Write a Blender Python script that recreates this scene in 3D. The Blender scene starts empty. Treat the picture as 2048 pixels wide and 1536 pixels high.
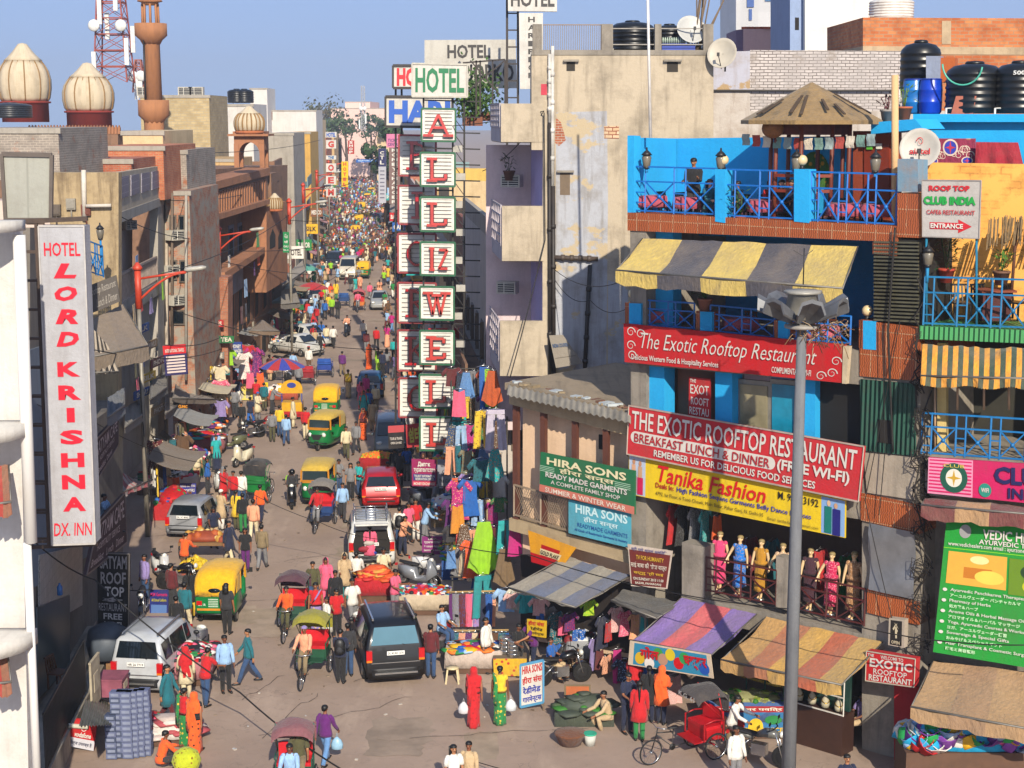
import bpy,math,random
from mathutils import Vector as V,Matrix,noise as NZ
R=random.Random(11)
S=bpy.context.scene
COL=S.collection
# ---- camera, sky, sun, exposure
CZ,FP,PIT=16.5,3200.0,math.radians(9.46)
cam=bpy.data.objects.new('camera',bpy.data.cameras.new('camera'))
COL.objects.link(cam)
cam.location=(0,0,CZ)
cam.rotation_euler=(math.pi/2-PIT,0,0)
cam.data.lens=FP/2048*36
cam.data.clip_start=.5
cam.data.clip_end=9000
S.camera=cam
SUN_EL,SUN_AZ=math.radians(30),math.radians(10.5)
W=bpy.data.worlds.new('World')
S.world=W
W.use_nodes=True
nt=W.node_tree
nt.nodes.clear()
o_=nt.nodes.new('ShaderNodeOutputWorld')
b_=nt.nodes.new('ShaderNodeBackground')
s_=nt.nodes.new('ShaderNodeTexSky')
s_.sky_type='NISHITA'
s_.sun_disc=False
s_.sun_elevation=SUN_EL
s_.sun_rotation=math.pi-SUN_AZ
s_.air_density=1.0
s_.dust_density=1.2
s_.ozone_density=3.0
tc_=nt.nodes.new('ShaderNodeTexCoord')
va_=nt.nodes.new('ShaderNodeVectorMath');va_.operation='ADD';va_.inputs[1].default_value=(0,0,.22)
vn_=nt.nodes.new('ShaderNodeVectorMath');vn_.operation='NORMALIZE'
nt.links.new(tc_.outputs['Generated'],va_.inputs[0]);nt.links.new(va_.outputs[0],vn_.inputs[0]);nt.links.new(vn_.outputs[0],s_.inputs[0])
mx_=nt.nodes.new('ShaderNodeMix');mx_.data_type='RGBA';mx_.inputs[0].default_value=.6
mx_.inputs[7].default_value=(1.5,2.15,3.85,1)
nt.links.new(s_.outputs[0],mx_.inputs[6]);nt.links.new(mx_.outputs[2],b_.inputs[0])
b_.inputs[1].default_value=.15
nt.links.new(b_.outputs[0],o_.inputs[0])
sun=bpy.data.objects.new('sun',bpy.data.lights.new('sun','SUN'))
COL.objects.link(sun)
sun.data.energy=5
sun.data.angle=math.radians(.5)
sun.data.color=(1,.9,.74)
sd=V((math.sin(SUN_AZ)*math.cos(SUN_EL),-math.cos(SUN_AZ)*math.cos(SUN_EL),math.sin(SUN_EL)))
sun.rotation_euler=sd.to_track_quat('Z','Y').to_euler()
S.view_settings.view_transform='Standard'
S.view_settings.look='None'
S.view_settings.exposure=.5
S.view_settings.gamma=1
# ---- measuring: where a line of sight of the photograph (2048 x 1536) meets a real plane
SP,CP=math.sin(PIT),math.cos(PIT)
def ray(px,py):
 u,v=(px-1024)/FP,(768-py)/FP
 return V((u,CP+v*SP,-SP+v*CP))
def G(px,py,z=0.0):
 d=ray(px,py)
 return V((0,0,CZ))+d*((z-CZ)/d.z)
def atY(px,py,y):
 d=ray(px,py)
 return V((0,0,CZ))+d*(y/d.y)
class Plane:
 def __init__(s,a,b):
  s.a=V((a[0],a[1],0));s.t=(V((b[0],b[1],0))-s.a).normalized()
  s.n=V((s.t.y,-s.t.x,0))
  if s.n.dot(s.a)>0:s.n=-s.n
 def pt(s,px,py,off=0.0):
  d=ray(px,py)
  return V((0,0,CZ))+d*((s.a+s.n*off-V((0,0,CZ))).dot(s.n)/d.dot(s.n))
# ---- materials (all procedural)
def hx(h):
 h=h.lstrip('#')
 return tuple(((c/12.92)if c<=.04045 else((c+.055)/1.055)**2.4)for c in(int(h[i:i+2],16)/255 for i in(0,2,4)))
_mc={}
def mkmat(key):
 m=bpy.data.materials.new(key)
 m.use_nodes=True
 t=m.node_tree
 return m,t,t.nodes['Principled BSDF']
def nn(t,k,**kw):
 n=t.nodes.new(k)
 for a,b in kw.items():
  if a in n.inputs.keys():n.inputs[a].default_value=b
  else:setattr(n,a,b)
 return n
def mix(t,fac,a,b):
 m=t.nodes.new('ShaderNodeMix')
 m.data_type='RGBA'
 for i,x in((0,fac),(6,a),(7,b)):
  if hasattr(x,'node'):t.links.new(x,m.inputs[i])
  else:m.inputs[i].default_value=(*x,1)if isinstance(x,tuple)else x
 return m.outputs[2]
def ramp(t,x,a,b):
 n=t.nodes.new('ShaderNodeMapRange')
 n.inputs[1].default_value=a;n.inputs[2].default_value=b
 t.links.new(x,n.inputs[0])
 return n.outputs[0]
def coords(t,kind='UV',sc=(1,1,1)):
 c=t.nodes.new('ShaderNodeTexCoord')
 mp=t.nodes.new('ShaderNodeMapping')
 mp.inputs['Scale'].default_value=sc
 t.links.new(c.outputs[kind],mp.inputs[0])
 return mp.outputs[0]
def noi(t,co,scale,det=4,rough=.6):
 n=nn(t,'ShaderNodeTexNoise',Scale=scale,Detail=det,Roughness=rough)
 t.links.new(co,n.inputs['Vector'])
 return n.outputs['Fac']
def bump(t,b,h,s=.4,d=.02):
 n=nn(t,'ShaderNodeBump',Strength=s,Distance=d)
 t.links.new(h,n.inputs['Height'])
 t.links.new(n.outputs[0],b.inputs['Normal'])
def dk(c,f):return tuple(x*f for x in c)
def M(col,rough=.8,metal=0.0,var=.25,sc=4.0,coat=0.0,emit=0.0):
 k=('M',col,rough,metal,var,sc,coat,emit)
 if k in _mc:return _mc[k]
 m,t,b=mkmat('paint_'+col.lstrip('#'))
 c=hx(col)
 co=coords(t,'Object')
 f=ramp(t,noi(t,co,sc),.35,.7)
 t.links.new(mix(t,f,c,dk(c,1-var)),b.inputs['Base Color'])
 b.inputs['Roughness'].default_value=rough
 b.inputs['Metallic'].default_value=metal
 b.inputs['Coat Weight'].default_value=coat
 if emit:
  b.inputs['Emission Color'].default_value=(*c,1);b.inputs['Emission Strength'].default_value=emit
 _mc[k]=m
 return m
def plaster(col,stain='#6b6158',amt=.5,streak=1.0,peel=None):
 k=('P',col,stain,amt,streak,peel)
 if k in _mc:return _mc[k]
 m,t,b=mkmat('plaster_'+col.lstrip('#'))
 c=hx(col)
 u=coords(t,'UV')
 n1=ramp(t,noi(t,u,.8,8,.68),.48,.75)
 n2=ramp(t,noi(t,coords(t,'UV',(3.5,.35,1)),1.1,6,.6),.5,.78)
 n3=noi(t,u,9,5,.7)
 x=mix(t,n3,c,dk(c,.82))
 mm=nn(t,'ShaderNodeMath',operation='MULTIPLY');t.links.new(n1,mm.inputs[0]);mm.inputs[1].default_value=amt
 x=mix(t,mm.outputs[0],x,hx(stain))
 m2=nn(t,'ShaderNodeMath',operation='MULTIPLY');t.links.new(n2,m2.inputs[0]);m2.inputs[1].default_value=amt*.7*streak
 x=mix(t,m2.outputs[0],x,dk(hx(stain),.8))
 if peel:
  pz=ramp(t,noi(t,coords(t,'UV',(1,1.3,1)),.55,9,.62),.54,.565)
  x=mix(t,pz,x,hx(peel))
 t.links.new(x,b.inputs['Base Color'])
 b.inputs['Roughness'].default_value=.92
 bump(t,b,n3,.5,.03)
 _mc[k]=m
 return m
def brick(c1,c2,mort='#9a8f82',w=.24,h=.085,wash=None,amt=.0):
 k=('B',c1,c2,mort,w,h,wash,amt)
 if k in _mc:return _mc[k]
 m,t,b=mkmat('brick_'+c1.lstrip('#'))
 u=coords(t,'UV')
 wob=nn(t,'ShaderNodeTexNoise',Scale=2.5,Detail=3)
 t.links.new(u,wob.inputs['Vector'])
 vm=nn(t,'ShaderNodeVectorMath',operation='MULTIPLY_ADD');t.links.new(wob.outputs['Color'],vm.inputs[0]);vm.inputs[1].default_value=(.05,.05,0);t.links.new(u,vm.inputs[2])
 br=nn(t,'ShaderNodeTexBrick',Scale=1.0)
 br.inputs['Color1'].default_value=(*hx(c1),1);br.inputs['Color2'].default_value=(*hx(c2),1);br.inputs['Mortar'].default_value=(*hx(mort),1)
 br.inputs['Brick Width'].default_value=w;br.inputs['Row Height'].default_value=h;br.inputs['Mortar Size'].default_value=h*.13;br.inputs['Bias'].default_value=-.1
 t.links.new(vm.outputs[0],br.inputs['Vector'])
 f=ramp(t,noi(t,u,.9,8,.7),.45,.7)
 x=mix(t,f,br.outputs['Color'],dk(hx(c1),.6))
 if wash:x=mix(t,ramp(t,noi(t,u,1.3,8,.7),.62-amt*.35,.72-amt*.3),x,hx(wash))
 t.links.new(x,b.inputs['Base Color'])
 b.inputs['Roughness'].default_value=.95
 bump(t,b,br.outputs['Fac'],-.8,.03)
 _mc[k]=m
 return m
def tile(col,grout='#c9a98c',w=.4,h=.6):
 k=('T',col,w,h)
 if k in _mc:return _mc[k]
 m,t,b=mkmat('tile_'+col.lstrip('#'))
 u=coords(t,'UV')
 br=nn(t,'ShaderNodeTexBrick',Scale=1.0,offset=0.0)
 br.inputs['Color1'].default_value=(*hx(col),1);br.inputs['Color2'].default_value=(*dk(hx(col),.8),1);br.inputs['Mortar'].default_value=(*hx(grout),1)
 br.inputs['Brick Width'].default_value=w;br.inputs['Row Height'].default_value=h;br.inputs['Mortar Size'].default_value=.012
 t.links.new(u,br.inputs['Vector'])
 wv=nn(t,'ShaderNodeTexWave',Scale=5.0,Distortion=6.0);wv.inputs['Detail'].default_value=2
 t.links.new(coords(t,'UV',(1,2.2,1)),wv.inputs['Vector'])
 x=mix(t,ramp(t,wv.outputs['Fac'],.55,.9),br.outputs['Color'],dk(hx(col),.42))
 t.links.new(x,b.inputs['Base Color'])
 b.inputs['Roughness'].default_value=.45
 bump(t,b,wv.outputs['Fac'],.5,.01)
 _mc[k]=m
 return m
def ribbed(col,per=.12,axis=0,rough=.5,metal=.3,rust='#5a3a24',amt=.4):
 k=('C',col,per,axis,rough,metal,rust,amt)
 if k in _mc:return _mc[k]
 m,t,b=mkmat('sheet_'+col.lstrip('#'))
 wv=nn(t,'ShaderNodeTexWave',Scale=1/per/3.1831*1.0,Distortion=0.0)
 wv.bands_direction='XY'[axis]
 t.links.new(coords(t,'UV'),wv.inputs['Vector'])
 c=hx(col)
 f=ramp(t,noi(t,coords(t,'UV'),1.3,8,.7),.5,.75)
 mm=nn(t,'ShaderNodeMath',operation='MULTIPLY');t.links.new(f,mm.inputs[0]);mm.inputs[1].default_value=amt
 t.links.new(mix(t,mm.outputs[0],c,hx(rust)),b.inputs['Base Color'])
 b.inputs['Roughness'].default_value=rough;b.inputs['Metallic'].default_value=metal
 bump(t,b,wv.outputs['Fac'],1.0,.05)
 _mc[k]=m
 return m
def cloth(col,col2=None,pat='plain',sc=14.0,dirt='#6e6255',amt=.3):
 k=('F',col,col2,pat,sc,dirt,amt)
 if k in _mc:return _mc[k]
 m,t,b=mkmat('cloth_'+col.lstrip('#'))
 c=hx(col)
 u=coords(t,'UV' if pat in('stripe','hstripe')else 'Object')
 x=mix(t,ramp(t,noi(t,coords(t,'Object'),6),.3,.75),c,dk(c,.75))
 if col2:
  if pat in('stripe','hstripe','zstripe'):
   wv=nn(t,'ShaderNodeTexWave',Scale=sc)
   wv.bands_direction={'stripe':'X','hstripe':'Y','zstripe':'Z'}[pat]
   t.links.new(u,wv.inputs['Vector']);f=ramp(t,wv.outputs['Fac'],.48,.54)
  else:
   vo=nn(t,'ShaderNodeTexVoronoi',Scale=sc);t.links.new(u,vo.inputs['Vector']);f=ramp(t,vo.outputs['Distance'],.34,.2)
  x=mix(t,f,x,hx(col2))
 mm=nn(t,'ShaderNodeMath',operation='MULTIPLY');t.links.new(ramp(t,noi(t,coords(t,'Object'),1.1,7,.65),.45,.8),mm.inputs[0]);mm.inputs[1].default_value=amt
 x=mix(t,mm.outputs[0],x,hx(dirt))
 t.links.new(x,b.inputs['Base Color'])
 b.inputs['Roughness'].default_value=.9
 b.inputs['Sheen Weight'].default_value=.1
 bump(t,b,noi(t,coords(t,'Object',(1,1,.45)),11,3),.9,.05)
 _mc[k]=m
 return m
def glass(col='#16202a',rough=.08):
 return M(col,rough,0.0,.1,2.0,.3)
# ---- mesh collecting
def frame(d,up=V((0,0,1))):
 d=d.normalized()
 if abs(d.dot(up))>.98:up=V((0,1,0))
 x=d.cross(up).normalized()
 return x,x.cross(d)
WL={}
class MB:
 def __init__(s):s.v=[];s.f=[];s.m=[];s.sm=[]
 def add(s,vs,fs,m=0,smooth=False):
  b=len(s.v)
  s.v+=[tuple(v)for v in vs]
  for f in fs:
   s.f.append(tuple(i+b for i in f));s.m.append(m);s.sm.append(smooth)
  return s
 def box(s,c,d,m=0,rz=0.0,rx=0.0):
  mt=Matrix.Translation(V(c))@Matrix.Rotation(rz,4,'Z')@Matrix.Rotation(rx,4,'X')
  vs=[mt@V((x*d[0]/2,y*d[1]/2,z*d[2]/2))for z in(-1,1)for y in(-1,1)for x in(-1,1)]
  return s.add(vs,[(0,2,3,1),(4,5,7,6),(0,1,5,4),(2,6,7,3),(0,4,6,2),(1,3,7,5)],m)
 def bar(s,p,q,w,h=None,m=0):
  p,q=V(p),V(q);h=h or w
  x,y=frame(q-p)
  vs=[c+x*a*w/2+y*b*h/2 for c in(p,q)for a,b in((-1,-1),(1,-1),(1,1),(-1,1))]
  return s.add(vs,[(3,2,1,0),(4,5,6,7),(0,1,5,4),(1,2,6,5),(2,3,7,6),(3,0,4,7)],m)
 def tube(s,pts,r,n=6,m=0,close=False):
  pts=[V(p)for p in pts];k=len(pts)
  rs=r if isinstance(r,(list,tuple))else[r]*k
  vs=[];px=None
  for i,p in enumerate(pts):
   d=(pts[(i+1)%k]-pts[i-1])if close else pts[min(i+1,k-1)]-pts[max(i-1,0)]
   if d.length<1e-9:d=V((0,0,1))
   if px is None:x,y=frame(d)
   else:
    d.normalize();x=px-d*px.dot(d)
    x=x.normalized()if x.length>1e-6 else frame(d)[0]
    y=x.cross(d)
   px=x
   for j in range(n):
    a=2*math.pi*j/n
    vs.append(p+(x*math.cos(a)+y*math.sin(a))*rs[i])
  fs=[(i*n+j,i*n+(j+1)%n,((i+1)%k)*n+(j+1)%n,((i+1)%k)*n+j)for i in range(k if close else k-1)for j in range(n)]
  if not close:fs+=[tuple(range(n))[::-1],tuple(range((k-1)*n,k*n))]
  return s.add(vs,fs,m,True)
 def prism(s,pts,vec,m=0):
  pts=[V(p)for p in pts];n=len(pts);vec=V(vec)
  fs=[tuple(range(n)),tuple(range(2*n-1,n-1,-1))]+[(i,i+n,(i+1)%n+n,(i+1)%n)for i in range(n)]
  nrm=(pts[1]-pts[0]).cross(pts[2]-pts[1])
  if nrm.dot(vec)>0:fs=[f[::-1]for f in fs]
  return s.add(pts+[p+vec for p in pts],fs,m)
 def loft(s,rings,m=0,cap=True,smooth=True,close=True):
  n=len(rings[0]);vs=[p for r in rings for p in r]
  fs=[(i*n+j,i*n+(j+1)%n,(i+1)*n+(j+1)%n,(i+1)*n+j)for i in range(len(rings)-1)for j in range(n if close else n-1)]
  if cap:fs+=[tuple(range(n))[::-1],tuple(range((len(rings)-1)*n,len(rings)*n))]
  return s.add(vs,fs,m,smooth)
 def lathe(s,prof,c=(0,0,0),n=16,m=0,mt=None,rib=0.0,nr=0):
  c=V(c);mt=mt or Matrix.Identity(3)
  rings=[[c+mt@V(((r*(1-rib*abs(math.cos(nr*math.pi*j/n)))if rib else r)*math.cos(2*math.pi*j/n),(r*(1-rib*abs(math.cos(nr*math.pi*j/n)))if rib else r)*math.sin(2*math.pi*j/n),z))for j in range(n)]for r,z in prof]
  return s.loft(rings,m)
 def ball(s,c,r,n=8,m=0):
  r=r if isinstance(r,(tuple,list,V))else(r,r,r)
  c=V(c);k=max(4,n//2+1)
  return s.loft([[c+V((r[0]*math.sin(a)*math.cos(2*math.pi*j/n),r[1]*math.sin(a)*math.sin(2*math.pi*j/n),-r[2]*math.cos(a)))for j in range(n)]for a in[.06+(math.pi-.12)*i/k for i in range(k+1)]],m)
 def sheet(s,fn,nu,nv,th=.01,mf=None,smooth=True,nrm=None):
  P=[[V(fn(i/nu,j/nv))for i in range(nu+1)]for j in range(nv+1)]
  nd=V(nrm)if nrm else(P[0][nu]-P[0][0]).cross(P[nv][0]-P[0][0]).normalized()
  a=[p for r in P for p in r];N=len(a);w=nu+1
  fs=[];ms=[]
  for j in range(nv):
   for i in range(nu):
    k=j*w+i;mm=mf(i/nu,j/nv)if mf else 0
    fs+=[(k,k+1,k+w+1,k+w),(N+k+w,N+k+w+1,N+k+1,N+k)];ms+=[mm,mm]
  ed=[(i,i+1)for i in range(nu)]+[(nv*w+i+1,nv*w+i)for i in range(nu)]+[((j+1)*w,j*w)for j in range(nv)]+[(j*w+nu,(j+1)*w+nu)for j in range(nv)]
  b=len(s.v)
  A=[tuple(p)for p in a]+[tuple(p-nd*th)for p in a]
  s.v+=A
  for f,mm in zip(fs,ms):s.f.append(tuple(i+b for i in f));s.m.append(mm);s.sm.append(smooth)
  for p,q in ed:s.add([A[q],A[p],A[N+p],A[N+q]],[(0,1,2,3)],mf(.0,.0)if mf else 0)
  return s
 def build(s,name,mats,parent=None,loc=None,uv=True):
  mats=mats if isinstance(mats,(list,tuple))else[mats]
  org=WL.get(parent.as_pointer(),V((0,0,0)))if parent else V((0,0,0))
  pl=V(loc)if loc is not None else org
  me=bpy.data.meshes.new(name)
  me.from_pydata([(x-pl.x,y-pl.y,z-pl.z)for x,y,z in s.v],[],s.f)
  for mm in mats:me.materials.append(mm)
  me.polygons.foreach_set('material_index',s.m)
  me.polygons.foreach_set('use_smooth',s.sm)
  if uv:
   lay=me.uv_layers.new(name='UVMap');buf=[0.0]*(2*len(me.loops));vs=s.v
   for p in me.polygons:
    n=p.normal
    if abs(n.z)>.75:tx,ty=1,0;hz=True
    else:
     l=math.hypot(n.x,n.y)or 1;tx,ty=-n.y/l,n.x/l;hz=False
    for li in p.loop_indices:
     v=vs[me.loops[li].vertex_index]
     buf[2*li]=v[0]*tx+v[1]*ty;buf[2*li+1]=v[1]if hz else v[2]
   lay.data.foreach_set('uv',buf)
  me.update()
  o=bpy.data.objects.new(name,me)
  COL.objects.link(o)
  if parent:o.parent=parent
  o.location=pl-org
  WL[o.as_pointer()]=pl
  return o
LABELS={}
def tag(o,label,cat,group=None):
 o['label']=label;o['category']=cat
 if group:o['group']=group
 LABELS[label]=LABELS.get(label,0)+1
 return o
def top(name,label,cat,loc=(0,0,0),group=None,rz=0.0):
 o=bpy.data.objects.new(name,None)
 o.empty_display_size=.3
 COL.objects.link(o)
 o.location=loc;o.rotation_euler.z=rz
 WL[o.as_pointer()]=V(loc)
 return tag(o,label,cat,group)
def struct(o):o['kind']='structure';return o
def stuff(o):o['kind']='stuff';return o
def dup(root,loc,rz=0.0,label=None,group=None,sc=None,mats=None):
 r=root.copy();COL.objects.link(r);r.location=loc;r.rotation_euler.z=rz
 if sc:r.scale=sc if isinstance(sc,tuple)else(sc,sc,sc)
 if label:r['label']=label;LABELS[label]=LABELS.get(label,0)+1
 if group:r['group']=group
 def rec(a,b):
  for ch in a.children:
   c=ch.copy();COL.objects.link(c);c.parent=b
   if mats and ch.name.split('.')[0]in mats:
    for i,mm in enumerate(mats[ch.name.split('.')[0]]):
     if mm:c.material_slots[i].link='OBJECT';c.material_slots[i].material=mm
   rec(ch,c)
 rec(root,r)
 if mats and '' in mats:
  for i,mm in enumerate(mats['']):
   if mm:r.material_slots[i].link='OBJECT';r.material_slots[i].material=mm
 return r
def kill(root):
 for c in list(root.children):kill(c)
 bpy.data.objects.remove(root)
# polygon given by its sight lines, standing on a plane, with real thickness behind it
def pq(mb,P,poly,off=0.0,th=.1,m=0):
 return mb.prism([P.pt(x,y,off)for x,y in poly],-P.n*th,m)
def each(name,mat,parent,P,polys,push=0.0,th=.1):
 for pl in polys:b=MB();pm(b,P,pl,push,th);b.build(name,mat,parent)
def rect(x0,y0,x1,y1):return[(x0,y0),(x1,y0),(x1,y1),(x0,y1)]
# ---- lettering
_tc={}
def glyphs(txt,bold=.0,shear=0.0,cap=True):
 k=(txt,bold,shear)
 if k in _tc:return _tc[k]
 c=bpy.data.curves.new('t','FONT')
 c.body=txt;c.resolution_u=2;c.offset=bold;c.shear=shear;c.align_x='LEFT'
 o=bpy.data.objects.new('t',c)
 me=bpy.data.meshes.new_from_object(o)
 vs=[(v.co.x,v.co.y)for v in me.vertices];fs=[tuple(p.vertices)for p in me.polygons]
 bpy.data.objects.remove(o);bpy.data.curves.remove(c);bpy.data.meshes.remove(me)
 if vs:
  x0=min(v[0]for v in vs);x1=max(v[0]for v in vs);y0=min(v[1]for v in vs);y1=max(v[1]for v in vs)
  vs=[((x-x0)/((x1-x0)or 1),(y-y0)/((y1-y0)or 1))for x,y in vs]
 _tc[k]=(vs,fs)
 return _tc[k]
def bil(q,u,v):
 return(q[0]*(1-u)+q[1]*u)*(1-v)+(q[3]*(1-u)+q[2]*u)*v
def letter(mb,q,out,txt,u0,v0,u1,v1,bold=.02,shear=0.0,m=0):
 if txt=='#r':vs,fs=[(0,0),(1,0),(1,1),(0,1)],[(0,1,2,3)]
 elif txt=='#o':vs,fs=[(.5+.5*math.cos(a*math.pi/12),.5+.5*math.sin(a*math.pi/12))for a in range(24)],[tuple(range(24))]
 elif txt=='#ring':
  vs=[(.5+k*math.cos(a*math.pi/12),.5+k*math.sin(a*math.pi/12))for k in(.5,.4)for a in range(24)];fs=[(a,(a+1)%24,24+(a+1)%24,24+a)for a in range(24)]
 elif txt=='#arrow':vs,fs=[(0,.25),(.68,.25),(.68,0),(1,.5),(.68,1),(.68,.75),(0,.75)],[(0,1,5,6),(1,2,3),(1,3,5),(3,4,5)]
 elif txt=='#star':vs,fs=[(.5+r*math.cos(a*math.pi/4),.5+r*math.sin(a*math.pi/4))for a,r in zip(range(8),(.5,.13)*4)],[tuple(range(8))]
 elif txt=='#curl':
  A=[(.5+.5*(1-i/26)*math.cos(i*.42),.5+.5*(1-i/26)*math.sin(i*.42))for i in range(22)]
  vs=A+[(.5+(x-.5)*.8,.5+(y-.5)*.8)for x,y in A];fs=[(i,i+1,23+i,22+i)for i in range(21)]
 else:vs,fs=glyphs(txt,bold,shear)
 P=[bil(q,u0+(u1-u0)*x,v1+(v0-v1)*y)+out for x,y in vs]
 if fs:
  f=fs[0];n=(P[f[1]]-P[f[0]]).cross(P[f[2]]-P[f[1]])
  if n.dot(out)<0:fs=[g[::-1]for g in fs]
 mb.add(P,fs,m)
# a sign board: four corners (TL TR BR BL) by sight lines on plane P; texts = (string, u0, v0, u1, v1, colour[, bold[, shear]])
def sign(name,label,P,quad,col,texts=(),off=.15,th=.08,cat='sign',group=None,rim=None,mat=None,tilt=None,rough=.55):
 if tilt:q=[P.pt(x,y,o)for(x,y),o in zip(quad,tilt)]
 else:q=[P.pt(x,y,off)for x,y in quad]
 n=(q[1]-q[0]).cross(q[3]-q[0]).normalized()
 if n.dot(P.n)<0:n=-n
 root=top(name,label,cat,(q[2]+q[3])/2,group)
 MB().prism(q,-n*th).build('panel',mat or plaster(col,'#574a40',.3,1.3),root)
 if rim:
  b=MB();w=rim[1]
  for a in range(4):b.bar(q[a]+n*.01,q[(a+1)%4]+n*.01,w,w*1.3)
  b.build('rim',M(rim[0],.5),root)
 by={}
 for i,t in enumerate(texts):by.setdefault(t[5],[]).append((i,t))
 hz_=.036 if any(t[0][0]=='#' for t in texts)else .012
 for c,ts in by.items():
  b=MB()
  for i,t in ts:letter(b,q,n*(.004+.0015*min(i,20)if t[0][0]=='#' else hz_+.0004*i),t[0],*t[1:5],*(t[6:]))
  b.build('lettering',M(c,.5,0,.08),root,uv=False)
 return root
def wire(label,pts,r=.012,sag=.4,col='#15120f',cat='cable',group=None,name='cable'):
 P=[]
 for a,b in zip(pts[:-1],pts[1:]):
  a,b=V(a),V(b)
  for i in range(12):t=i/12;P.append(a.lerp(b,t)-V((0,0,sag*4*t*(1-t))))
 P.append(V(pts[-1]))
 return tag(MB().tube(P,r,5).build(name,M(col,.7),uv=False),label,cat,group)
# ---- people: one continuous skinned body per pose, clothing and hair as children
PAL={'white':'#d8d4cc','pale blue':'#8fb2d8','red':'#b8141c','maroon':'#5a1a20','orange':'#e05a1a','yellow':'#d8b428','pink':'#d85a7a','green':'#1f7a3c','teal':'#12626e','grey':'#77777a','black':'#17171a','purple':'#5a1a66','beige':'#b59c78','brown':'#5c4028','navy':'#18203c','blue':'#1c5aa8','olive':'#4c4a2e','jeans blue':'#2c4870','dark grey':'#2c2c30','khaki':'#7c6c50','cream':'#d0c2a0','turquoise':'#1aa0a0','lime':'#8cc020','magenta':'#b01a70','peach':'#dc9a78','light jeans':'#5c86b8','lilac':'#8a7ab0'}
SKIN=[M(c,.6,0,.12,6)for c in('#7a4a30','#8c5a3c','#6a3f28','#9c6a48')]
SKIN_PALE=M('#d09a7c',.6,0,.1,6)
HAIR=M('#0d0b0a',.55,0,.2,30)
HAIRS={'black':HAIR,'grey':M('#8a8680',.7),'brown':M('#4a2c18',.6)}
SHOE=M('#141214',.5)
EYE=M('#120c0a',.4);LIP=M('#6a2a26',.6)
def CL(n):return cloth(PAL[n],None,'plain',14.0,'#6e6255',.08)
def skinned(name,nodes,edges,root,mats,sub=1):
 names=list(nodes);ix={k:i for i,k in enumerate(names)}
 me=bpy.data.meshes.new(name)
 me.from_pydata([nodes[k][0]for k in names],[(ix[a],ix[b])for a,b in edges],[])
 o=bpy.data.objects.new(name,me);COL.objects.link(o)
 md=o.modifiers.new('skin','SKIN');md.use_smooth_shade=True;md.branch_smoothing=.4
 for k in names:
  sv=me.skin_vertices[0].data[ix[k]];r=nodes[k][1]
  sv.radius=r if isinstance(r,tuple)else(r,r);sv.use_root=k==root
 ss=o.modifiers.new('s','SUBSURF');ss.levels=sub
 dg=bpy.context.evaluated_depsgraph_get()
 m2=bpy.data.meshes.new_from_object(o.evaluated_get(dg))
 bpy.data.objects.remove(o);bpy.data.meshes.remove(me)
 m2.name=name;m2.materials.clear()
 for mm in mats:m2.materials.append(mm)
 return m2
def joints(la=0,lk=0,ra=0,rk=0,ls=5,le=10,rs=5,re=10,lean=2,lab=8,rab=8,sit=None,turn=0,tilt=0,spread=.09):
 J={}
 D=math.radians
 def leg(s,a,k):
  h=V((s*spread,0,0));a,k=D(a),D(k);sp=(spread-.09)*s*1.6
  kn=h+V((sp,-.44*math.sin(a),-.44*math.cos(a)))
  an=kn+V((0,-.42*math.sin(a-k),-.42*math.cos(a-k)))
  return h,kn,an
 L,Rr=leg(1,la,lk),leg(-1,ra,rk)
 zp=.07-min(L[2].z,Rr[2].z)
 if sit is not None:zp=sit+.09
 up=lambda p:p+V((0,0,zp))
 for n,q in(('l',L),('r',Rr)):
  J[n+'hip'],J[n+'kn'],J[n+'an']=[up(p)for p in q]
  J[n+'to']=J[n+'an']+V((.02 if n=='l' else-.02,-.16,-.035))
 t=D(lean)
 def T(x,y,z):return V((x,y*math.cos(t)-z*math.sin(t),z*math.cos(t)+y*math.sin(t)+zp+.04))
 J['pel']=V((0,0,zp+.03));J['wai']=T(0,0,.13);J['che']=T(0,.01,.34);J['nb']=T(0,.015,.48)
 hd=J['nb'];tu=D(turn);ti=D(tilt)+t*.3
 def Hh(x,y,z):
  y2,z2=y*math.cos(ti)-z*math.sin(ti),z*math.cos(ti)+y*math.sin(ti)
  return hd+V((x*math.cos(tu)-y2*math.sin(tu),x*math.sin(tu)+y2*math.cos(tu),z2))
 J['H']=Hh
 J['neck']=Hh(0,0,.06)
 for n,s,a,e,ab in(('l',1,ls,le,lab),('r',-1,rs,re,rab)):
  sh=T(s*.175,.01,.44);a,e,ab=D(a),D(e),D(ab)
  J[n+'sh']=sh
  el=sh+V((s*.29*math.sin(ab),-.29*math.sin(a)*math.cos(ab),-.29*math.cos(a)*math.cos(ab)))
  wr=el+V((s*.25*math.sin(ab)*.4,-.25*math.sin(a+e),-.25*math.cos(a+e)*1.0))
  J[n+'el'],J[n+'wr']=el,wr
  J[n+'hd']=wr+(wr-el).normalized()*.07
 return J
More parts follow.
